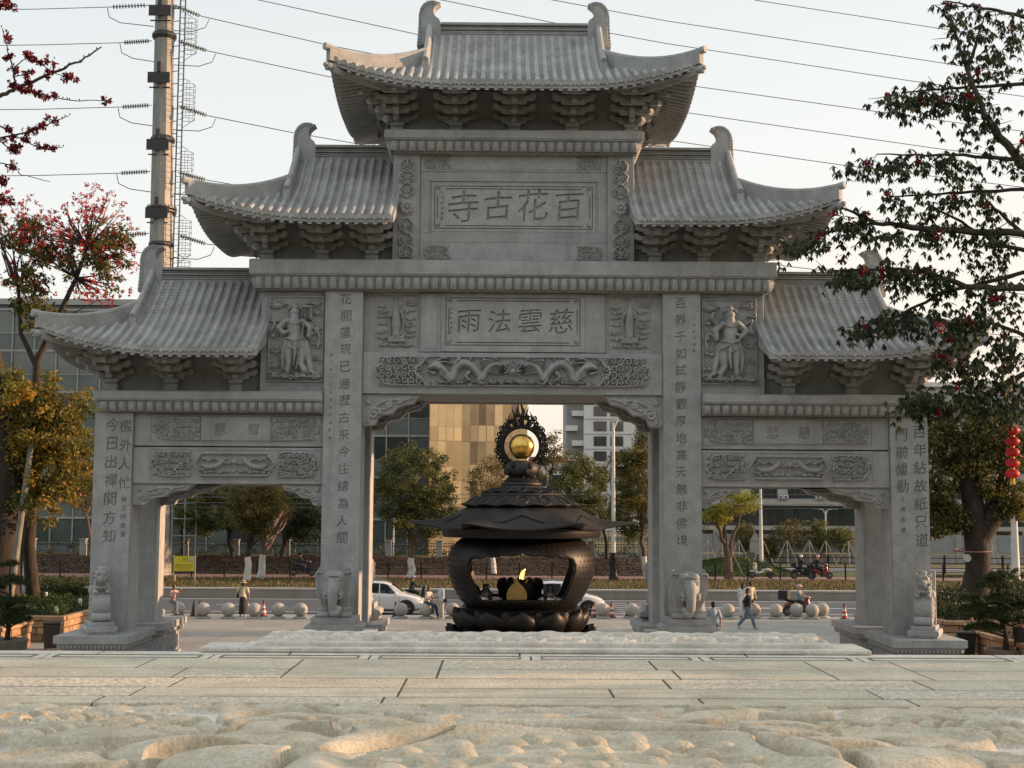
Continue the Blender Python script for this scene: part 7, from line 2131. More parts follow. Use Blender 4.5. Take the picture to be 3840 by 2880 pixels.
# potted bonsai pines
def bonsai(lb, x, y, pads, seed, trunk):
    rr = random.Random(seed)
    t = thing('potted_pine', lb, 'bonsai', (x, y, 0))
    MB().lathe([(.42, 0), (.5, .1), (.60, .55), (.66, .62), (.68, .74), (.60, .74), (.56, .68)], 28).build('pot', 'pot_stone', t, smooth=35)
    MB().lathe([(.57, .62), (.4, .69), (.05, .70)], 20).build('soil', 'earth', t)
    m = MB(); m.tube(trunk, [.10 - .07 * i / (len(trunk) - 1) for i in range(len(trunk))], 8)
    for (px, py, pz, r, h) in pads:
        s0 = min(trunk, key=lambda q: abs(q[2] - pz + .15)); m.tube([s0, ((s0[0] + px) / 2, (s0[1] + py) / 2, pz - .12), (px, py, pz - .03)], [.04, .03, .018], 6)
    m.build('trunk', 'bark_dark', t, smooth=50)
    cells = []
    for (px, py, pz, r, h) in pads:
        for _ in range(int(70 * r * r / .2)):
            a, q = rr.uniform(0, 2 * PI), math.sqrt(rr.random()) * r
            cells.append((px + q * math.cos(a), py + q * math.sin(a) * .9, pz + h * (1 - (q / r) ** 2) * rr.uniform(.1, 1), .10))
    place('foliage', leaves_mesh('foliage', cells, 46, 1, .07, -.8, seed, .25), 'leaf_dark', t)
bonsai('potted cloud-pruned pine before the left planter, three flat foliage pads', -16.7, 45.0, [(-.2, 0, 1.25, .62, .3), (.35, 0, 1.32, .48, .25), (-.35, .1, 1.85, .55, .28), (.2, -.1, 1.95, .45, .25), (.05, 0, 2.55, .62, .3), (-.5, 0, 2.4, .35, .2), (.42, 0, 1.6, .4, .2), (0, 0, 3.15, .3, .2)], 1, [(0, 0, .68), (.04, 0, 1.1), (-.06, 0, 1.6), (.05, 0, 2.2), (0, 0, 3.0)])
bonsai('potted cloud-pruned pine at the lower right, wide dark foliage', 15.95, 43.4, [(-.7, 0, 1.35, .6, .28), (-.2, 0, 1.75, .7, .3), (.5, 0, 1.6, .6, .3), (-.9, .1, 1.95, .5, .25), (.1, -.1, 2.3, .7, .3), (-.4, 0, 2.7, .6, .3), (.7, 0, 2.1, .5, .25), (-.1, 0, 3.0, .5, .25), (-1.15, 0, 2.3, .35, .2)], 2, [(0, 0, .68), (.03, 0, 1.1), (-.1, 0, 1.6), (-.2, 0, 2.2), (-.1, 0, 2.9)])

# trees added out of view, right of the terrace, to block the low sun
for k, (x, y) in enumerate(((21.5, 3.0), (22.5, 9.0), (21.5, 15.0), (23.0, 20.5))):
    tree('park_tree', ['round park tree right of the terrace, nearest the steps behind', 'second round park tree right of the terrace', 'third round park tree right of the terrace', 'park tree nearest the plaza on the right'][k], (x, y, 0), (x, y, 7.5), [(x, y, 7.6, 3.6, 3.7, 3.6), (x + .5, y - 1.5, 5.6, 2.8, 2.6, 2.0), (x, y + 1.2, 9.6, 2.6, 2.8, 2.2)], 'leaf_street', 120, 55, .26, .3, 'bark_dark', 300 + k, 0, 'park trees right of the terrace', nbr=8, clump=(.5, .9))
# ================================================================== PEOPLE
for nm_, c in (('skin', (.42, .25, .17)), ('hair_black', (.012, .010, .010)), ('cloth_black', (.018, .018, .02)), ('cloth_cream', (.68, .62, .44)), ('cloth_white', (.72, .72, .70)), ('cloth_blue', (.42, .52, .66)), ('denim', (.16, .22, .28)),
               ('denim_dark', (.05, .065, .09)), ('cloth_beige', (.55, .48, .38)), ('cloth_paleblue', (.56, .63, .68)), ('cloth_pink', (.66, .42, .40)), ('cloth_navy', (.03, .035, .05)), ('cloth_grey', (.3, .31, .33)), ('straw', (.62, .47, .26)), ('helmet_pink', (.7, .36, .40)),
               ('helmet_purple', (.32, .26, .40)), ('helmet_white', (.75, .74, .70)), ('cloth_floral', (.62, .52, .48)), ('scooter_red', (.26, .035, .03)), ('scooter_cream', (.66, .64, .56)), ('shoe_white', (.6, .6, .58)), ('scooter_orange', (.22, .05, .025))):
    mat(nm_, c, tuple(v * .78 for v in c), scale=9, rough=.75 if 'scooter' not in nm_ and 'helmet' not in nm_ else .3)
def person(label, loc, rz, pose='stand', h=1.65, top='cloth_white', legs='denim', hair='short', shoes='shoe_white', build=1.0, arms=None, extra=None, sleeve=1, skirt=False, group=None, head_turn=0.0, hat=None):
    """faces -Y before rz is applied; every joint is placed, the body is one continuous mesh"""
    t = thing('person', label, 'person', loc, rz=rz, group=group)
    k = h / 1.70; s = build
    J = {}
    hipz = .92; fwd = 0.0
    if pose == 'stand':
        J['hip'] = (0, 0, hipz); J['chest'] = (0, -.01, 1.28); J['neck'] = (0, 0, 1.45)
        L = {-1: [(-.09, 0, .90), (-.105, -.01, .50), (-.11, .02, .08), (-.115, -.13, .035)], 1: [(.09, 0, .90), (.105, -.01, .50), (.115, .02, .08), (.125, -.13, .035)]}
    elif pose == 'walk':
        J['hip'] = (0, 0, .89); J['chest'] = (0, -.03, 1.25); J['neck'] = (0, -.03, 1.42)
        L = {-1: [(-.09, 0, .88), (-.10, -.22, .50), (-.10, -.33, .09), (-.10, -.47, .06)], 1: [(.09, 0, .88), (.10, .10, .48), (.10, .40, .16), (.10, .34, .04)]}
    elif pose == 'sit':     # on a ball about 0.72 high
        J['hip'] = (0, 0, .78); J['chest'] = (0, -.06, 1.12); J['neck'] = (0, -.10, 1.28)
        L = {-1: [(-.10, 0, .77), (-.16, -.42, .68), (-.18, -.46, .26), (-.19, -.60, .20)], 1: [(.10, 0, .77), (.17, -.40, .62), (.20, -.52, .10), (.21, -.65, .05)]}
    else:                   # ride: on a scooter saddle
        J['hip'] = (0, 0, .80); J['chest'] = (0, -.05, 1.14); J['neck'] = (0, -.07, 1.31)
        L = {-1: [(-.10, 0, .79), (-.17, -.38, .66), (-.15, -.42, .32), (-.15, -.55, .27)], 1: [(.10, 0, .79), (.17, -.38, .66), (.15, -.42, .32), (.15, -.55, .27)]}
    nx, ny_, nz_ = J['neck']
    SH = {e: (e * .185 * s, ny_ + .0, nz_ - .06) for e in (-1, 1)}
    default = {'stand': {e: [(e * .22, .02, nz_ - .36), (e * .21, -.06, nz_ - .60)] for e in (-1, 1)}, 'walk': {-1: [(-.23, .14, nz_ - .34), (-.22, .12, nz_ - .58)], 1: [(.23, -.10, nz_ - .34), (.20, -.30, nz_ - .50)]},
               'sit': {e: [(e * .22, -.10, nz_ - .30), (e * .10, -.34, nz_ - .36)] for e in (-1, 1)}, 'ride': {e: [(e * .25, -.24, nz_ - .28), (e * .24, -.50, nz_ - .32)] for e in (-1, 1)}}[pose]
    AR = {e: (arms[e] if arms and e in arms else default[e]) for e in (-1, 1)}
    def S(p): return (p[0] * k, p[1] * k, p[2] * k)
    b = MB(); hc = (nx + 0, ny_ - .015, nz_ + .165)
    hx, hy, hz_ = J['hip']; cx, cy, cz = J['chest']
    b.ell(S((hx, hy, hz_ + .02)), (.155 * s * k, .105 * s * k, .12 * k), 14, 10); chain(b, [S((hx, hy, hz_ + .08)), S(((hx + cx) / 2, (hy + cy) / 2, (hz_ + cz) / 2)), S((cx, cy, cz))], [.11 * s * k, .10 * s * k, .115 * s * k], 12)
    b.ell(S((cx, cy, cz + .03)), (.165 * s * k, .105 * s * k, .15 * k), 14, 10)
    chain(b, [S(SH[-1]), S((nx, ny_, nz_ - .03)), S(SH[1])], [.055 * k, .06 * k, .055 * k], 10)
    chain(b, [S((nx, ny_, nz_ - .04)), S((nx, ny_ - .005, nz_ + .07))], [.055 * k, .048 * k], 10)
    ct, sn = math.cos(head_turn), math.sin(head_turn)
    def HD(x, y, z): return S((hc[0] + x * ct - y * sn, hc[1] + x * sn + y * ct, hc[2] + z))
    b.ell(HD(0, 0, .01), (.075 * k, .092 * k, .112 * k), 16, 12); b.ell(HD(0, -.03, -.055), (.052 * k, .055 * k, .055 * k), 12, 8)
    chain(b, [HD(0, -.088, .01), HD(0, -.108, -.018)], [.010 * k, .014 * k], 6)
    for e in (-1, 1): b.ell(HD(e * .077, .005, -.005), (.012 * k, .02 * k, .03 * k), 8, 6)
    for e in (-1, 1):
        P_ = L[e]; chain(b, [S(P_[0]), S(P_[1]), S(P_[2])], [.085 * s * k, .058 * k, .04 * k], 12); b.ell(S(((P_[1][0] + P_[2][0]) / 2, (P_[1][1] + P_[2][1]) / 2 + .02, P_[1][2] * .65 + P_[2][2] * .35)), (.05 * k, .055 * k, .09 * k), 10, 8)
        chain(b, [S(P_[2]), S(P_[3])], [.036 * k, .026 * k], 8)
        el_, wr = AR[e]; chain(b, [S(SH[e]), S(el_), S(wr)], [.048 * k, .038 * k, .026 * k], 10)
        el_, wr = Vector(el_), Vector(wr); d = (wr - el_).normalized(); sd_ = d.cross(Vector((0, 1, .2))).normalized(); nrm = d.cross(sd_)
        pl = wr + d * .055; chain(b, [S(wr), S(pl)], [.024 * k, .036 * k], 8)
        for q in range(4):
            o = sd_ * (-.027 + .018 * q); r0 = pl + o + d * .015; ln = (.055, .068, .062, .05)[q]
            chain(b, [S(r0), S(r0 + d * ln * .55 - nrm * .006), S(r0 + d * ln * .9 - nrm * .024)], [.0098 * k, .009 * k, .0078 * k], 6)
        th = wr + d * .02 + sd_ * .03; chain(b, [S(th), S(th + d * .03 + sd_ * .022), S(th + d * .052 + sd_ * .026 - nrm * .01)], [.012 * k, .0105 * k, .009 * k], 6)
    place('body', remeshed(b, 'body', .0095, 2, .4), 'skin', t)
    f = MB()
    for e in (-1, 1): f.ell(HD(e * .03, -.083, .012), (.013 * k, .006 * k, .006 * k), 8, 6); f.box(HD(e * .03, 0, 0)[0] - .016, HD(e * .03, 0, 0)[0] + .016, HD(0, -.094, 0)[1], HD(0, -.085, 0)[1], HD(0, 0, .032)[2], HD(0, 0, .038)[2]) if not head_turn else None
    f.build('eyes', 'hair_black', t, smooth=60); f = MB(); f.ell(HD(0, -.083, -.05), (.022 * k, .008 * k, .006 * k), 8, 6); f.build('mouth', 'cloth_pink', t, smooth=60)
    # clothes
    c = MB(); c.ell(S((cx, cy, cz + .03)), (.183 * s * k, .128 * s * k, .165 * k), 14, 10); chain(c, [S((hx, hy, hz_ + .02)), S((cx, cy, cz))], [.145 * s * k, .135 * s * k], 14)
    c.ell(S((hx, hy, hz_ + .03)), (.175 * s * k, .13 * s * k, .10 * k), 14, 8); chain(c, [S(SH[-1]), S((nx, ny_, nz_ - .05)), S(SH[1])], [.072 * k, .07 * k, .072 * k], 10)
    for e in (-1, 1):
        el_, wr = Vector(AR[e][0]), Vector(AR[e][1])
        if sleeve == 1: chain(c, [S(SH[e]), S(Vector(SH[e]).lerp(el_, .75))], [.072 * k, .068 * k], 10)
        else: chain(c, [S(SH[e]), S(el_), S(el_.lerp(wr, .88))], [.072 * k, .056 * k, .045 * k], 10)
    place('shirt', remeshed(c, 'shirt', .013, 3, .5), top, t)
    c = MB()
    if skirt:
        c.lathe([(.20 * k, .14 * k), (.205 * k, .16 * k), (.19 * k, .5 * k), (.175 * k, .85 * k), (.14 * k, .99 * k)], 18, (0, 0, 0), mod=lambda w, i: 1 + .05 * math.sin(7 * w) * (4 - i) / 4); c.build('skirt', legs, t, smooth=50)
    else:
        c.ell(S((hx, hy, hz_ + .0)), (.165 * s * k, .122 * s * k, .12 * k), 14, 10)
        for e in (-1, 1): P_ = L[e]; chain(c, [S(P_[0]), S(P_[1]), S(Vector(P_[1]).lerp(Vector(P_[2]), .93))], [.100 * s * k, .078 * k, .068 * k], 12)
        place('trousers', remeshed(c, 'trousers', .014, 2, .5), legs, t)
    c = MB()
    for e in (-1, 1): a, q = Vector(S(L[e][2])), Vector(S(L[e][3])); chain(c, [a + Vector((0, .03, -.035)), q], [.046 * k, .04 * k], 10)
    c.build('shoes', shoes, t, smooth=60)
    c = MB()
    if hair in ('short', 'long', 'tail', 'bun'):
        c.ell(HD(0, .018, .035), (.084 * k, .094 * k, .098 * k), 14, 10)
        c.ell(HD(0, .05, -.02), (.078 * k, .06 * k, .085 * k), 12, 8)
        if hair == 'long': chain(c, [HD(0, .055, 0), HD(0, .07, -.14), HD(0, .085, -.26)], [.075 * k, .065 * k, .035 * k], 10)
        if hair == 'tail': chain(c, [HD(0, .09, .03), HD(.02, .15, -.02), HD(.03, .17, -.15)], [.03 * k, .032 * k, .012 * k], 8)
        if hair == 'bun': c.ell(HD(0, .09, .05), .04 * k, 10, 8)
        c.build('hair', 'hair_black', t, smooth=60)
    elif hair:
        c.ell(HD(0, .0, .045), (.122 * k, .135 * k, .115 * k), 16, 12); c.build('helmet', hair, t, smooth=60)
        v = MB(); v.ell(HD(0, -.055, .0), (.095 * k, .085 * k, .05 * k), 12, 8); v.build('visor', 'car_glass', t, smooth=60)
    if extra: extra(t, k, HD, S, J, AR)
    return t
def bag(t, k, HD, S, J, AR):
    m = MB(); m.ell((-.24, .02, .98), (.07, .10, .12), 12, 8); m.tube([(-.24, .02, 1.08), (-.1, .11, 1.35), (.12, .02, 1.44)], .012, 5); m.build('shoulder_bag', 'cloth_black', t, smooth=60)
def strawhat(t, k, HD, S, J, AR):
    c = Vector(HD(0, .0, .07)); m = MB(); m.lathe([(.17, -.03), (.165, -.005), (.10, .02), (.098, .07), (.06, .10), (.005, .105)], 20, c); m.build('straw_hat', 'straw', t, smooth=50)
    m = MB(); m.lathe([(.104, .02), (.105, .045), (.10, .05)], 20, c, cap=False); m.build('hat_band', 'cloth_black', t)
    # hair bundle, bag mirrored for the view from behind
    m = MB(); m.ell((.25, .02, .98), (.06, .09, .11), 12, 8); m.tube([(.25, .02, 1.08), (.1, .12, 1.36), (-.1, .03, 1.44)], .012, 5); m.build('shoulder_bag', 'cloth_black', t, smooth=60)
    m = MB(); m.box(-.27, -.22, -.12, .02, .35, .62); m.build('paper_bag', 'cloth_white', t)
def P(px, Y): return at(px, 1300, Y).x
person('woman seen from behind in a straw hat, cream blouse and long black skirt', (P(525, 63.4), 63.4, 0), PI, 'stand', 1.62, 'cloth_cream', 'cloth_black', 'bun', extra=strawhat, skirt=True, arms={1: [(.28, -.02, 1.18), (.30, -.20, 1.22)], -1: [(-.27, .0, 1.14), (-.26, -.16, .96)]})
person('man in a black shirt and blue jeans striding to the right', (P(1614, 58.4), 58.4, 0), R(68), 'walk', 1.74, 'cloth_black', 'denim', 'short', build=1.08)
person('man in a pale blue shirt and dark trousers walking away beside the right elephant', (P(1541, 50.5), 50.5, 0), PI * 1.06, 'walk', 1.70, 'cloth_blue', 'cloth_black', 'short', shoes='cloth_black', build=1.05)
person('woman in a white dress with long black hair behind the walking man', (P(1605, 63.8), 63.8, 0), R(150), 'stand', 1.66, 'cloth_white', 'cloth_white', 'long', skirt=True, sleeve=2, arms={-1: [(-.26, -.1, 1.2), (-.2, -.3, 1.3)]})
person('woman in a cream top with a ponytail, right of the woman in white', (P(1621, 64.4), 64.4, 0), R(200), 'stand', 1.68, 'cloth_cream', 'cloth_black', 'tail', extra=lambda t, k, HD, S, J, AR: (MB().ell((-.26, .0, .95), (.08, .1, .12), 10, 8).build('handbag', 'cloth_grey', t, smooth=60)))
person('seated person in a floral top and dark trousers on a ball bollard', (P(922, 63.0), 63.05, 0), R(62), 'sit', 1.62, 'cloth_floral', 'denim_dark', 'short', sleeve=2, arms={1: [(.22, -.22, 1.02), (.12, -.46, 1.06)]})
person('standing person in a pale blue jacket and beige trousers, facing the seated one', (P(954, 62.6), 62.6, 0), R(-70), 'stand', 1.64, 'cloth_paleblue', 'cloth_beige', 'short', sleeve=2, shoes='cloth_beige', arms={-1: [(-.22, -.12, 1.15), (-.12, -.34, 1.15)]}, extra=lambda t, k, HD, S, J, AR: (MB().ell((.2, .14, .88), (.1, .09, .13), 10, 8).build('handbag', 'cloth_navy', t, smooth=60)))
person('person in a pink top and blue jeans sitting half hidden behind the left rear column', (P(372, 63.2), 63.2, 0), R(60), 'sit', 1.62, 'cloth_pink', 'denim', 'short', arms={1: [(.2, -.25, 1.1), (.12, -.42, 1.3)]})
person('man in a white shirt sitting low behind the lower right planter', (P(2095, 49.4), 49.4, 0), 0.1, 'sit', 1.38, 'cloth_white', 'cloth_navy', 'short', build=1.35, sleeve=2)
person('person in black at the extreme lower right edge', (P(2206, 43.0), 43.0, 0), R(-40), 'stand', 1.7, 'cloth_black', 'cloth_black', 'short', build=1.25, sleeve=2)

# ================================================================== SCOOTERS AND CARS
def wheel(parent, c, r, w, axis='x', rim='rim', spokes=5, n=28):
    """axle along axis"""
    def ring(rad, tube_r, k): return [(c[0], c[1] + rad * math.cos(a), c[2] + rad * math.sin(a)) if axis == 'x' else (c[0] + rad * math.cos(a), c[1], c[2] + rad * math.sin(a)) for a in np.linspace(0, 2 * PI, k)]
    m = MB()
    prof = [(r * .72, -w / 2), (r * .93, -w / 2), (r, -w * .3), (r, w * .3), (r * .93, w / 2), (r * .72, w / 2)]
    V = []
    for rr_, a_ in prof:
        for q in range(n):
            th = 2 * PI * q / n
            V.append((c[0] + a_, c[1] + rr_ * math.cos(th), c[2] + rr_ * math.sin(th)) if axis == 'x' else (c[0] + rr_ * math.cos(th), c[1] + a_, c[2] + rr_ * math.sin(th)))
    m.add(V, [(i * n + q, i * n + (q + 1) % n, ((i + 1) % 6) * n + (q + 1) % n, ((i + 1) % 6) * n + q) for i in range(6) for q in range(n)])
    wh = m.build('wheel', 'tyre', parent, smooth=40)
    m = MB()
    off = {'x': Vector((1, 0, 0)), 'y': Vector((0, 1, 0))}[axis]; C = Vector(c)
    m.tube([C - off * w * .2, C + off * w * .2], r * .69, n); d = m.build('rim_disc', 'trim_black', None, smooth=40); d.parent = wh
    m = MB()
    for s_ in (-1, 1):
        for q in range(spokes):
            th = 2 * PI * q / spokes
            for dth in (-.13, .13):
                e = Vector((0, math.cos(th + dth), math.sin(th + dth))) if axis == 'x' else Vector((math.cos(th + dth), 0, math.sin(th + dth)))
                m.tube([C + off * s_ * w * .40, C + off * s_ * w * .42 + e * r * .66], [r * .06, r * .045], 5)
        m.tube([C + off * s_ * w * .35, C + off * s_ * w * .46], r * .14, 12)
        m.tube([Vector(p) + off * s_ * w * .42 for p in ring(r * .67, 0, 25)], r * .035, 5)
    d = m.build('rim', rim, None, smooth=50); d.parent = wh
    return wh
def scooter(label, loc, rz, paint='scooter_cream', box=None, group=None):
    """length along Y, front towards -Y"""
    t = thing('scooter', label, 'scooter', loc, rz=rz, group=group)
    for y in (-.62, .60): wheel(t, (0, y, .24), .24, .10, 'x', 'rim', 6, 20)
    b = MB(); chain(b, [(0, .62, .52), (0, .35, .58), (0, .12, .50)], [.11, .15, .12], 10); chain(b, [(0, .1, .40), (0, -.25, .30)], [.12, .11], 10); chain(b, [(0, -.30, .32), (0, -.42, .62), (0, -.40, .88)], [.12, .14, .10], 10); chain(b, [(0, -.50, .46), (0, -.72, .46)], [.08, .06], 8)
    b.ell((0, -.42, .95), (.17, .11, .09), 10, 8)
    place('body', remeshed(b, 'body', .03, 2), paint, t)
    m = MB(); m.ell((0, .34, .76), (.15, .36, .075), 14, 8); m.build('seat', 'plastic_black', t, smooth=60)
    m = MB(); m.tube([(-.33, -.34, 1.02), (-.1, -.40, 1.02), (.1, -.40, 1.02), (.33, -.34, 1.02)], .018, 6); m.tube([(0, -.45, .5), (0, -.62, .24)], .03, 6); m.build('handlebar', 'plastic_black', t, smooth=60)
    for e in (-1, 1): m = MB(); m.tube([(e * .24, -.36, 1.03), (e * .27, -.38, 1.18)], .008, 5); m.ell((e * .28, -.39, 1.21), (.06, .015, .04), 10, 6); m.build('mirror', 'plastic_black', t, smooth=60)
    m = MB(); m.ell((0, -.53, .93), (.08, .04, .06), 12, 8); m.build('headlight', 'lamp_clear', t, smooth=60)
    m = MB(); m.box(-.05, .05, .72, .76, .48, .55); m.build('tail_light', 'scooter_red', t)
    m = MB(); m.box(-.13, .13, -.32, .12, .28, .33); m.tube([(.1, .3, .25), (.14, .75, .28)], .045, 8); m.build('floorboard', 'plastic_black', t)
    if box: m = MB(); m.box(-box[0] / 2, box[0] / 2, .50, .50 + box[1], .80, .80 + box[2]); m.build('delivery_box', 'plastic_black', t, bevel=.03)
    return t
def rider(label, px, Y, z, rz, helmet, top, legs, dx=0.1, group=None):
    x = P(px, Y); off = Matrix.Rotation(rz, 3, 'Z') @ Vector((0, .22, 0))
    return person(label, (x + off.x, Y + off.y, z - .0), rz, 'ride', 1.66, top, legs, helmet, shoes='cloth_black', sleeve=2, group=group)
RL = R(-90)     # rz that turns -Y to -X
scooter('parked cream and black scooter at the foot of the grass mound', (P(1645, 89.5), 89.5, .56), RL, 'scooter_cream')
for px, lb, rl, pt, hm, tp, rz_ in ((1736, 'dark blue scooter ridden by the first rider on the path', 'rider in dark clothes and white helmet on the dark scooter', 'cloth_navy', 'helmet_white', 'cloth_navy', R(90)), (1772, 'cream and red scooter ridden by the second rider on the path', 'rider in black with a pale helmet on the cream and red scooter', 'scooter_red', 'helmet_pink', 'cloth_black', R(90))):
    scooter(lb, (P(px, 89), 89, .56), rz_, pt, (.34, .3, .28)); rider(rl, px, 89, .56, rz_, hm, tp, 'cloth_black')
scooter('scooter heading left behind the riders on the far side of the path', (P(1760, 94), 94, .4), R(-90), 'plastic_black'); rider('rider in black with a dark helmet behind the two riders', 1760, 94, .4, R(-90), 'cloth_black', 'cloth_black', 'cloth_black')
scooter('dark scooter passing along the foot of the bank, left of the left elephant', (P(652, 89.5), 89.5, .56), R(90), 'cloth_navy'); rider('rider in dark clothes passing along the foot of the bank', 652, 89.5, .56, R(90), 'cloth_black', 'cloth_navy', 'denim_dark')
scooter('red delivery scooter with a big black box near the right bollards', (P(1726, 66.6), 66.6, -.116), R(62), 'scooter_orange', (.52, .5, .46)); rider('rider in a light grey jacket and pink helmet on the delivery scooter', 1733, 66.4, -.116, R(62), 'helmet_pink', 'cloth_grey', 'cloth_black')
scooter('dark scooter on the road behind the bonnet of the left white car', (P(899, 73.5), 73.5, -.116), R(100), 'cloth_navy'); rider('rider in a dark jacket and purple helmet behind the left white car', 897, 73.5, -.116, R(100), 'helmet_purple', 'cloth_navy', 'cloth_black')

def car(label, loc, rz, variant=0):
    """front towards +X, length 4.5 m"""
    t = thing('car', label, 'car', loc, rz=rz)
    st = [  # x, sill z, belt z, roof z, half width at belt, half width at roof
        (-2.22, .42, .80, .82, .62, .50), (-2.15, .30, .98, 1.02, .80, .60), (-1.95, .25, 1.02, 1.18, .88, .62), (-1.6, .24, 1.03, 1.45, .92, .64), (-1.1, .22, 1.02, 1.60, .93, .66), (-.4, .22, 1.00, 1.65, .935, .67), (.25, .22, .98, 1.62, .935, .66), (.62, .22, .97, 1.50, .93, .64), (.95, .22, .96, 1.28, .93, .62),
        (1.28, .22, .95, 1.04, .92, .70), (1.6, .23, .90, .97, .90, .66), (1.95, .26, .80, .87, .84, .58), (2.15, .32, .68, .74, .74, .50), (2.24, .42, .58, .60, .60, .42)]
    xs = np.linspace(-2.22, 2.24, 56); A = np.array(st); col = lambda i: np.interp(xs, A[:, 0], A[:, i])
    def sm(v):
        v = v.copy()
        for _ in range(2): v[1:-1] = .25 * v[:-2] + .5 * v[1:-1] + .25 * v[2:]
        return v
    sill, belt, roof, wb, wr = [sm(col(i)) for i in range(1, 6)]
    rows = []
    for i, x in enumerate(xs):
        s_, b_, r_, w1, w2 = sill[i], belt[i], roof[i], wb[i], wr[i]
        half = [(0, s_), (w1 * .8, s_), (w1 * .97, s_ + .07), (w1 * 1.0, s_ + (b_ - s_) * .45), (w1 * .985, s_ + (b_ - s_) * .72), (w1 * .955, b_ - .02), (w1 * .94, b_), (w1 * .90, b_ + (r_ - b_) * .12), (w2 + (w1 * .9 - w2) * .45, b_ + (r_ - b_) * .55), (w2 * 1.04, b_ + (r_ - b_) * .90), (w2 * .85, r_ - .01), (w2 * .45, r_ + .012), (0, r_ + .02)]
        rows.append([(x, y, z) for y, z in half] + [(x, -y, z) for y, z in half[::-1][1:-1]])
    Rw = np.array(rows); n = Rw.shape[1]
    m = MB(); V = Rw.reshape(-1, 3).tolist(); F = [(i * n + j, i * n + (j + 1) % n, (i + 1) * n + (j + 1) % n, (i + 1) * n + j) for i in range(len(xs) - 1) for j in range(n)]
    F += [tuple(range(n - 1, -1, -1)), tuple(range((len(xs) - 1) * n, len(xs) * n))]
    m.add(V, F); m.build('body', 'car_white', t, smooth=45)
    def side(x, f, e):        # point on the side of the cabin; f 0..1 from belt to roof
        s_, b_, r_, w1, w2 = [np.interp(x, xs, q) for q in (sill, belt, roof, wb, wr)]
        return (x, e * (np.interp(f, [0, .12, .55, .9, 1], [w1 * .94, w1 * .90, w2 + (w1 * .9 - w2) * .45, w2 * 1.04, w2 * .85]) + .006), b_ + (r_ - b_) * f)
    for e in (-1, 1):
        for (xa, xb, ta, tb) in ((-1.45, -.92, .55, .0), (-.86, .02, .0, .0), (.08, 1.0, .0, .62)):
            m = MB(); G_ = np.zeros((5, 9, 3))
            for a in range(5):
                for b_ in range(9):
                    f = .14 + .72 * a / 4; u = b_ / 8; x0 = xa + (xb - xa) * (ta * a / 4); x1 = xb - (xb - xa) * (tb * a / 4); G_[a, b_] = side(x0 + (x1 - x0) * u, f, e)
            m.grid(G_); m.build('side_window', 'car_glass', t, smooth=True)
        m = MB(); m.tube([(-1.75, e * .935, .27), (1.55, e * .945, .27)], .055, 6); m.build('sill_trim', 'trim_black', t, smooth=50)
        for xw in (-1.38, 1.36):
            m = MB(); m.tube([(xw + .41 * math.cos(a), e * (.915), .33 + .41 * math.sin(a)) for a in np.linspace(-.25, PI + .25, 20)], .042, 6); m.build('wheel_arch', 'trim_black', t, smooth=50)
            m = MB(); m.tube([(xw, e * .72, .34), (xw, e * .942, .34)], .39, 22); m.build('wheel_well', 'plastic_black', t, smooth=40)
            wheel(t, (xw, e * .86, .335), .335, .22, 'y', 'rim', 5, 26)
        m = MB(); m.ell((.88, e * 1.05, 1.06), (.10, .11, .075), 10, 8); m.tube([(.88, e * .9, 1.0), (.88, e * 1.0, 1.03)], .02, 5); m.build('wing_mirror', 'car_white', t, smooth=60)
        m = MB(); m.ell((2.02, e * .64, .72), (.17, .13, .055), 12, 8, Matrix.Rotation(-.5 * e, 3, 'Z')); m.build('headlight', 'lamp_clear', t, smooth=60)
        m = MB(); m.ell((-2.1, e * .62, .92), (.08, .16, .06), 12, 8); m.build('tail_light', 'scooter_red', t, smooth=60)
        for xh in (-.55, .42): m = MB(); m.ell((xh, e * .94, .90), (.10, .012, .016), 10, 6); m.build('door_handle', 'car_white', t, smooth=60)
        m = MB()
        for xd in (-.9, .05, 1.03): m.tube([(xd, e * (np.interp(xd, xs, wb) + .002), z) for z in (.36, .6, .8, .93)], .006, 4, cap=False)
        m.build('door_seam', 'trim_black', t, kind='stuff')
        m = MB(); m.tube([(-1.3, e * .60, 1.62), (-.4, e * .61, 1.70), (.3, e * .60, 1.66)], .02, 6); m.build('roof_rail', 'rim', t, smooth=50)
    m = MB(); G_ = np.zeros((6, 9, 3))
    for a in range(6):
        for b_ in range(9):
            x = 1.18 - .56 * a / 5; w = np.interp(x, xs, wr) * .86; y = -w + 2 * w * b_ / 8; G_[a, b_] = (x + .012, y, np.interp(x, xs, roof) + .030 - .03 * (y / w) ** 2)
    m.grid(G_); m.build('windscreen', 'car_glass', t, smooth=True)
    m = MB(); m.box(2.16, 2.225, -.42, .42, .40, .52); m.build('grille', 'trim_black', t)
    m = MB(); m.box(2.226, 2.235, -.22, .22, .44, .55); m.build('number_plate', 'cloth_paleblue', t)
    return t
car('white hatchback standing on the road left of the burner, nose to the right', (P(918, 66.8) - 2.24, 66.8, -.116), 0.0)
car('white hatchback behind the burner, only its nose showing on the right', (P(1306, 67.2) - 2.24, 67.2, -.116), 0.0)

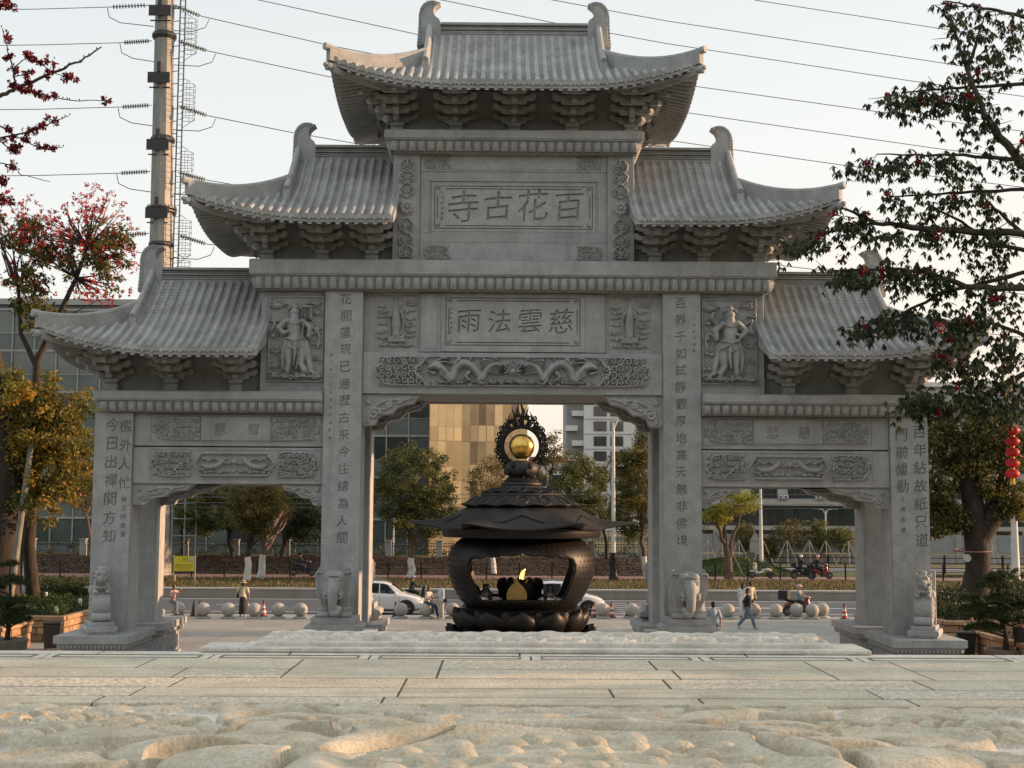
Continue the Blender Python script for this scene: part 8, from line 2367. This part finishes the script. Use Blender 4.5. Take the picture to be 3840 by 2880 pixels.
# ================================================================== STREET FURNITURE
# yellow notice board
ny_ = 82.0; q = at(398, 1217, ny_)
t = thing('notice_board', 'yellow notice board on two posts on the verge, left opening', 'sign', (q.x, ny_, .47))
zc = q.z - .47
MB().box(-.62, .62, -.03, .0, zc - .46, zc + .44).build('board', 'sign_yellow', t)
MB().box(.32, .54, -.04, -.032, zc + .1, zc + .36).build('picture', 'sign_picture', t); MB().box(-.36, -.2, -.04, -.032, zc + .16, zc + .32).build('picture', 'lantern_yellow', t)
for i, (z_, a, b) in enumerate(((.34, -.12, .26), (.24, -.12, .26), (.14, -.1, .22), (-.06, -.5, .5), (-.14, -.56, .56), (-.22, -.56, .5), (-.34, -.42, .42))):
    g = MB(); x = a
    while x < b: w = .035 + .03 * ((i * 7 + int(x * 50)) % 3) / 2; g.box(x, min(b, x + w), -.037, -.031, zc + z_ - .022, zc + z_ + .022); x += w + .02
    g.build('text_line', 'sign_print', t, kind='stuff')
for e in (-1, 1): MB().cyl((e * .66, .0, 0), .035, zc + .5, 8).build('post', 'concrete', t)
# post-and-wire fence along the path
t = thing('wire_fence', 'low black post and wire fence along the near side of the path', 'fence', (0, 87.2, .5), local=False)
fx = np.arange(-33, 33, 2.12)
for x in fx: MB().box(x - .045, x + .045, 87.15, 87.24, .4, 1.62).build('post', 'black_metal', t)
g = MB()
for z in (.85, 1.2, 1.52): g.tube([(-33, 87.2, z), (33, 87.2, z)], .008, 4)
g.build('wires', 'black_metal', t, kind='stuff')
# iron railing on the bank
t = thing('iron_railing', 'black iron railing with concrete posts on top of the bank', 'fence', (0, 98.6, 1.4), local=False)
x = -42.0; pm = MB().box(-.22, .22, -.2, .2, 0, 1.45).box(-.27, .27, -.25, .25, 1.452, 1.53).mesh('concrete_post'); pn = MB()
for z in (.12, 1.02, 1.22): pn.box(-1.6, 1.6, -.02, .02, z, z + .04)
for i in range(25): pn.box(-1.58 + i * .131, -1.56 + i * .131, -.01, .01, .0, 1.25)
pn = pn.mesh('railing_panel')
while x < 12.5:
    o = place('concrete_post', pm, 'concrete', t); o.matrix_parent_inverse = Matrix.Translation((0, -98.6, -1.4)); o.location = (x, 98.6, 1.2)
    o = place('railing_panel', pn, 'black_metal', t); o.matrix_parent_inverse = Matrix.Translation((0, -98.6, -1.4)); o.location = (x + 1.86, 98.6, 1.25)
    x += 3.72
# concrete wall with pillars right of the burner and the pillar fence further right
t = thing('pillar_wall', 'low warm-lit wall with pale pillars behind the right side of the burner', 'wall', (6, 105, 0), local=False)
MB().box(2.5, 15, 105, 105.25, .3, 1.75).build('wall', 'render_beige', t)
for x in (3.4, 6.7, 10.0, 13.3): MB().box(x - .16, x + .16, 104.9, 105.3, 1.2, 3.6).build('pillar', 'render_beige', t)
for x in (5.0, 8.3, 11.6): 
    g = MB()
    for i in range(12): g.box(x - 1.4 + i * .25, x - 1.37 + i * .25, 105.08, 105.12, 1.75, 3.3)
    g.box(x - 1.45, x + 1.45, 105.08, 105.12, 3.3, 3.36); g.build('bars', 'black_metal', t)
t = thing('pillar_fence', 'grey fence of square concrete pillars across the far side of the side road', 'fence', (40, 120, 0), local=False)
MB().box(16, 110, 120, 120.2, .3, 1.15).build('plinth_wall', 'concrete', t)
for x in np.arange(16, 60, 3.1): MB().box(x - .28, x + .28, 119.9, 120.35, .3, 3.3).build('pillar', 'concrete', t)
for x in np.arange(17.55, 60, 3.1): MB().box(x - 1.2, x + 1.2, 120.05, 120.15, 1.3, 2.9).build('mesh_panel', 'render_grey', t)
t = thing('road_railing', 'dark railing along the side road behind the riders', 'fence', (30, 101, 0), local=False)
for x in np.arange(20, 48, 2.2): MB().box(x - .07, x + .07, 101, 101.14, .3, 1.75).build('post', 'black_metal', t)
g = MB()
for z in (.75, 1.1, 1.5): g.box(20, 47, 101.04, 101.1, z, z + .06)
g.build('rails', 'black_metal', t)
# lamp poles
def pole(lb, px, ytop, ybot, Y, r, zb, arm=None, base=False, m='pole_white'):
    x = at(px, 1100, Y).x; zt = at(px, ytop, Y).z
    t = thing('lamp_pole', lb, 'lamp pole', (x, Y, zb))
    MB().tube([(0, 0, 0), (0, 0, zt - zb)], [r, r * .6], 12).build('shaft', m, t, smooth=50)
    if base: MB().lathe([(r * 1.9, 0), (r * 1.9, .25), (r * 1.4, .5), (r * 1.6, .9), (r * 1.15, 1.7), (r * 1.3, 1.8)], 14).build('base', 'black_metal', t, smooth=40)
    if arm:
        for (L_, rise) in arm:
            MB().tube([(0, 0, zt - zb - .5), (L_ * .4, 0, zt - zb + rise * .8), (L_, 0, zt - zb + rise)], r * .4, 6).build('arm', m, t, smooth=50)
            MB().ell((L_ + .25 * (1 if L_ > 0 else -1), 0, zt - zb + rise), (.38, .14, .07), 10, 6).build('lamp_head', 'galv', t, smooth=60)
    return t
pole('tall white street lamp with black foot in the middle opening', 1325, 912, 1250, 86.5, .16, .5, arm=[(.9, .35)], base=True)
pole('thin white pole with warm glow left of the burner', 851, 1105, 1210, 103, .07, 1.2)
pole('tall white lamp pole in the right opening', 1643, 1040, 1212, 101, .16, .4)
pole('thin distant lamp with twin heads in the right opening', 1783, 1102, 1160, 150, .12, 0, arm=[(.8, .1), (-.8, .1)])
pole('white pole between the big trunk and the leftmost column', 62, 838, 1262, 60, .17, .9)
pole('thick white pole right of the old tree', 2190, 1080, 1210, 90, .3, .4)
t = thing('tree_prop', 'pale round timber prop leaning against the left trees', 'prop', at(19, 1312, 56))
a, b = at(19, 1312, 56), at(69, 948, 56); MB().tube([(0, 0, 0), tuple(b - a)], [.15, .11], 12).build('pole', 'pot_stone', t, smooth=50)
t = thing('tree_prop', 'green pair of metal props leaning by the forked tree', 'prop', (at(1606, 1250, 87).x, 87, .5))
for k, (px, py) in enumerate(((1545, 1150), (1552, 1130))):
    a, b = at(1610 - 3 * k, 1248, 87), at(px, py, 87.4); MB().tube([tuple(a - t.location), tuple(b - t.location)], .04, 6).build('pole', 'galv', t, smooth=50)
# small triangular road sign seen from behind
x = at(1631, 1180, 104).x
t = thing('road_sign', 'back of a small triangular and square road sign beside the white lamp pole', 'road sign', (x, 104, .4))
MB().cyl((0, 0, 0), .05, 2.8, 8).build('post', 'galv', t); zz = at(1631, 1160, 104).z - .4
MB().prism([(-.42, zz - .3), (.42, zz - .3), (0, zz + .42)], 'y', -.05, -.01).build('triangle_plate', 'concrete', t); MB().box(-.42, .42, -.05, -.01, zz - 1.2, zz - .35).build('square_plate', 'concrete', t)
# utility cabinet frame in the left opening, white
q = at(400, 1100, 96)
t = thing('steel_frame', 'slender white steel frame standing at the left of the left opening', 'frame', (q.x, 96, 1.1))
for dx in (-.9, 0, .8): MB().box(dx - .04, dx + .04, -.04, .04, 0, 4.6).build('upright', 'mullion', t)
for z in (1.9, 3.1, 4.2): MB().box(-.86, .76, -.03, .03, z, z + .06).build('crossbar', 'mullion', t)
# orange barrier block at the left rear column
t = thing('barrier_block', 'small orange-brown block on the verge left of the notice board', 'block', (at(371, 1240, 82).x, 82, .47)); MB().box(-.2, .22, -.2, .2, 0, .5).build('block', 'sandstone', t, bevel=.04)
# wheelie bins
def bin_(lb, x, y, rz):
    t = thing('wheelie_bin', lb, 'bin', (x, y, 0), rz=rz)
    MB().frustum((-.25, .25, -.26, .24), (-.31, .31, -.33, .30), .06, .92).build('tub', 'plastic_black', t, bevel=.02)
    MB().prism([(-.36, .925), (.34, .925), (.36, .99), (.1, 1.03), (-.34, 1.0)], 'x', -.33, .33).build('lid', 'plastic_black', t, bevel=.015)
    for e in (-1, 1): wheel(t, (e * .24, .24, .1), .1, .05, 'x', 'plastic_black', 4, 14)
    MB().tube([(-.26, .36, .93), (.26, .36, .93)], .018, 6).build('handle', 'plastic_black', t)
bin_('black wheelie bin by the sandstone wall at the lower left', at(112, 1380, 48.8).x, 48.8, .3)
bin_('black wheelie bin by the sandstone wall at the lower right', at(2079, 1380, 47.2).x - .1, 46.6, -.2)
# red lanterns
for i in range(1):
    tY = 32.0; q = at(2187, 930, tY)
    for k in range(5):
        c = at(2187, 930 + 23.4 * k, tY); t = thing('red_lantern', ['topmost', 'second', 'middle', 'fourth', 'lowest, tasselled'][k] + ' red lantern of the string hanging at the right edge', 'lantern', (c.x, tY, c.z), group='red lanterns on one string')
        m = MB()
        for r_ in range(16):
            a0, a1 = 2 * PI * r_ / 16, 2 * PI * (r_ + 1) / 16
            V = []
            for j in range(9):
                ph = PI * (.06 + .88 * j / 8)
                for u in (0, .5, 1):
                    a = a0 + (a1 - a0) * u; rr_ = .168 * math.sin(ph) * (1 + .035 * math.sin(u * PI)); V.append((rr_ * math.cos(a), rr_ * math.sin(a), .118 * math.cos(ph)))
            m.add(V, [(j * 3 + u, (j + 1) * 3 + u, (j + 1) * 3 + u + 1, j * 3 + u + 1) for j in range(8) for u in range(2)])
        m.build('shade', 'lantern_red', t, smooth=35)
        m = MB(); m.cyl((0, 0, .108), .05, .02, 12); m.cyl((0, 0, -.128), .05, .02, 12); m.build('cap', 'gold_plate', t)
        if k == 0: MB().tube([(0, 0, .12), (0, 0, 1.25)], .006, 4).build('cord', 'lantern_red', t)
        if k == 4:
            m = MB()
            for j in range(12): a = 2 * PI * j / 12; m.tube([(.04 * math.cos(a), .04 * math.sin(a), -.13), (.055 * math.cos(a), .055 * math.sin(a), -.25)], .008, 4)
            m.build('tassel', 'lantern_yellow', t)
# garden lights in the left hedge, litter on the plaza
for px, py, Y_, lb in ((222, 1308, 55, 'short white garden light in the left hedge, nearer the column'), (170, 1294, 59, 'small white garden light at the back of the left hedge'), (210, 1326, 52.5, 'short white garden light at the front of the left hedge')):
    px = {222: 173, 170: 99, 210: 122}[px]; q = at(px, py - 8, Y_); MB().lathe([(.07, 0), (.08, .3), (.06, .34)], 12).build('garden_light', 'pole_white', None, smooth=50, label=lb, cat='garden light', loc=(q.x, Y_, q.z - .2))

# ================================================================== POWER POLE AND LINES
pY = 90.0
base = at(347, 575, pY); topp = at(356.5, 0, pY)
def pp(py): return base.lerp(topp, (575 - py) / 575)
t = thing('power_pole', 'giant tapering steel power pole with ladder cage and insulators, upper left', 'power pole', (at(338, 1260, pY).x, pY, .4), local=False)
foot = Vector((at(338, 1260, pY).x, pY, .4)); up = at(361, -260, pY)
MB().tube([foot, base, topp, up], [.98, .80, .66, .58], 12).build('shaft', 'steel_pole', t)
for py in (80, 306, 530): c = pp(py); MB().tube([c - Vector((0, 0, .25)), c - Vector((0, 0, .05)), c + Vector((0, 0, .05)), c + Vector((0, 0, .25))], [.74, .86, .86, .74], 12).build('flange', 'steel_dark', t)
c = pp(458); m = MB(); m.cyl(c - Vector((0, 0, .12)), 1.02, .10, 24); m.cyl(c + Vector((0, 0, .12)), 1.02, .10, 24)
for k in range(24): a = 2 * PI * k / 24; m.tube([c + Vector((.95 * math.cos(a), .95 * math.sin(a), -.25)), c + Vector((.95 * math.cos(a), .95 * math.sin(a), .35))], .035, 5)
m.build('bolted_flange', 'steel_dark', t)
for py in (31, 176, 320, 465):
    c = pp(py) + Vector((-.1, -.95, 0)); m = MB(); m.box(c.x - .75, c.x + .75, c.y - .06, c.y + .06, c.z - .45, c.z + .28)
    m.build('solar_panel', 'trim_black', t); m = MB(); m.tube([c + Vector((0, .1, .9)), c + Vector((0, .0, .3)), c + Vector((.2, .9, -.6))], .07, 6); m.tube([c + Vector((-.7, .3, -.7)), c + Vector((.7, .3, -.7))], .05, 6); m.box(c.x - .12, c.x + .12, c.y - .1, c.y + .05, c.z + .3, c.z + 1.0); m.build('panel_bracket', 'steel_dark', t)
# number plates strip on the shaft
# ladder with cages
lx = at(383, 300, pY).x
for e in (0, 1): MB().tube([(lx + .35 * e, pY - .2, .4), (lx + .35 * e, pY - .2, at(383, -200, pY).z)], .05, 6).build('ladder_rail', 'galv', t)
g = MB()
for z in np.arange(14, 44, .4): g.tube([(lx, pY - .2, z), (lx + .35, pY - .2, z)], .02, 4)
for py in range(20, 600, 27): c = at(372, py, pY); g.tube([(c.x - .3, pY, c.z), (lx, pY - .2, c.z)], .03, 4)
g.build('rungs', 'galv', t, kind='stuff')
for (ya, yb) in ((40, 115), (180, 260), (326, 404), (474, 552), (560, 640)):
    za, zb = at(383, yb, pY).z, at(383, ya, pY).z; g = MB(); cxx = lx + .35
    for j in range(7):
        z = za + (zb - za) * j / 6 * .92; g.tube([(cxx + .35 + .5 * math.sin(a), pY - .2 - .45 * math.cos(a), z) for a in np.linspace(-.3 * PI, 1.3 * PI, 11)], .018, 4)
    for a in np.linspace(0, PI, 4): g.tube([(cxx + .35 + .5 * math.sin(a), pY - .2 - .45 * math.cos(a), za), (cxx + .35 + .5 * math.sin(a), pY - .2 - .45 * math.cos(a), zb - .1)], .016, 4)
    g.tube([(cxx, pY - .2, zb + .3), (cxx + .6, pY - .6, zb - .1)], .02, 4); g.tube([(cxx, pY - .2, za - .6), (cxx + .8, pY - .2, za)], .02, 4)
    g.build('safety_cage', 'galv', t, kind='stuff')
def insulator(a, b):
    """string of discs from a to b"""
    a, b = Vector(a), Vector(b); m = MB(); m.tube([a, b], .035, 5); n = 11; d = (b - a).normalized()
    for k in range(n):
        c = a.lerp(b, .12 + .78 * k / (n - 1)); m.tube([c - d * .03, c, c + d * .05], [.05, .17, .14], 9)
    m.build('insulator', 'porcelain', t, smooth=40)
lefts = [(15, 250, 322), (92, 277, 328), (231, 273, 327), (374, 270, 325), (508, 268, 322)]
rights = [((366, 8), (436, 35)), ((384, 88), (450, 110)), ((384, 228), (450, 250)), ((384, 372), (447, 389)), ((384, 507), (447, 527))]
for k, (y_, xa, xb) in enumerate(lefts):
    insulator(at(xb, y_ - 4, pY), at(xa - 12, y_, pY))
    c0, c1, c2, c3 = at(xa - 18, y_ + 2, pY), at(xa - 14, y_ + 22, pY), at(xa + 10, y_ + 34, pY), at(xb + 10, y_ + 42, pY)
    MB().tube([c0, c1, c2, c3], .03, 4).build('jumper', 'wire', t)
for (a, b) in rights:
    insulator(at(*a, pY), at(*b, pY))
    MB().tube([at(b[0] + 16, b[1] + 6, pY), at(b[0] + 8, b[1] + 24, pY), at(b[0] - 20, b[1] + 33, pY), at(a[0] - 10, b[1] + 30, pY)], .03, 4).build('jumper', 'wire', t)
WG = 'high voltage wires'
for k, (y_, xa, xb) in enumerate(lefts):
    lb = ['uppermost', 'second', 'third', 'fourth', 'lowest'][k] + ' wire running left from the power pole'
    a, b = at(xa - 12, y_, pY), at(-400, y_ + 4, pY + 5); mid = a.lerp(b, .5) - Vector((0, 0, .15))
    MB().tube([a, a.lerp(mid, .5) - Vector((0, 0, .05)), mid, b], .028, 4).build('power_line', 'wire', None, label=lb, cat='wire', group=WG)
lines = [([(1630, 0), (2060, 66), (2500, 125)], 'topmost wire at the upper right'), ([(960, -42), (1195, 0), (1345, 28), (1440, 45), (2082, 143), (2500, 200)], 'second wire from the top right of the top roof'),
         ([(620, -70), (955, 0), (1190, 48), (1440, 94), (1970, 175), (2500, 248)], 'wire passing just above the top roof ridge'), ([(400, -40), (560, 0), (905, 75), (1492, 185), (2096, 269), (2500, 320)], 'wire meeting the left side of the top roof at its ornament'),
         ([(436, 35), (712, 98), (1110, 176), (1468, 241), (2026, 321), (2500, 380)], 'wire from the top right insulator of the power pole'), ([(450, 110), (740, 172), (1100, 243), (1450, 304), (1838, 359), (2500, 440)], 'wire from the second right insulator of the power pole'),
         ([(450, 250), (625, 285), (700, 298), (1100, 368), (1600, 440), (2500, 550)], 'wire from the third right insulator, passing behind the middle left roof'), ([(447, 389), (700, 432), (1100, 495), (1700, 575), (2500, 670)], 'wire from the fourth right insulator, hidden behind the gate'), ([(447, 527), (700, 560), (1200, 620), (2500, 760)], 'wire from the lowest right insulator, hidden behind the gate')]
for pl, lb in lines:
    pts = [at(x, y, pY + (x - 400) * .006) for x, y in pl]
    MB().tube(pts, .03, 4).build('power_line', 'wire', None, label=lb, cat='wire', group=WG)
for k, (ya, yb) in enumerate(((1062, 1068), (1070, 1077), (1082, 1090), (1092, 1098))):
    MB().tube([at(-200, ya, 95), at(1100, (ya + yb) / 2 + 4, 95), at(2400, yb, 95)], .018, 4).build('telephone_line', 'wire', None, label=['topmost', 'second', 'third', 'lowest'][k] + ' of the four thin cables strung before the street trees', cat='wire', group='thin cables over the road')
for o in bpy.data.objects:
    if '_local' in o: del o['_local']
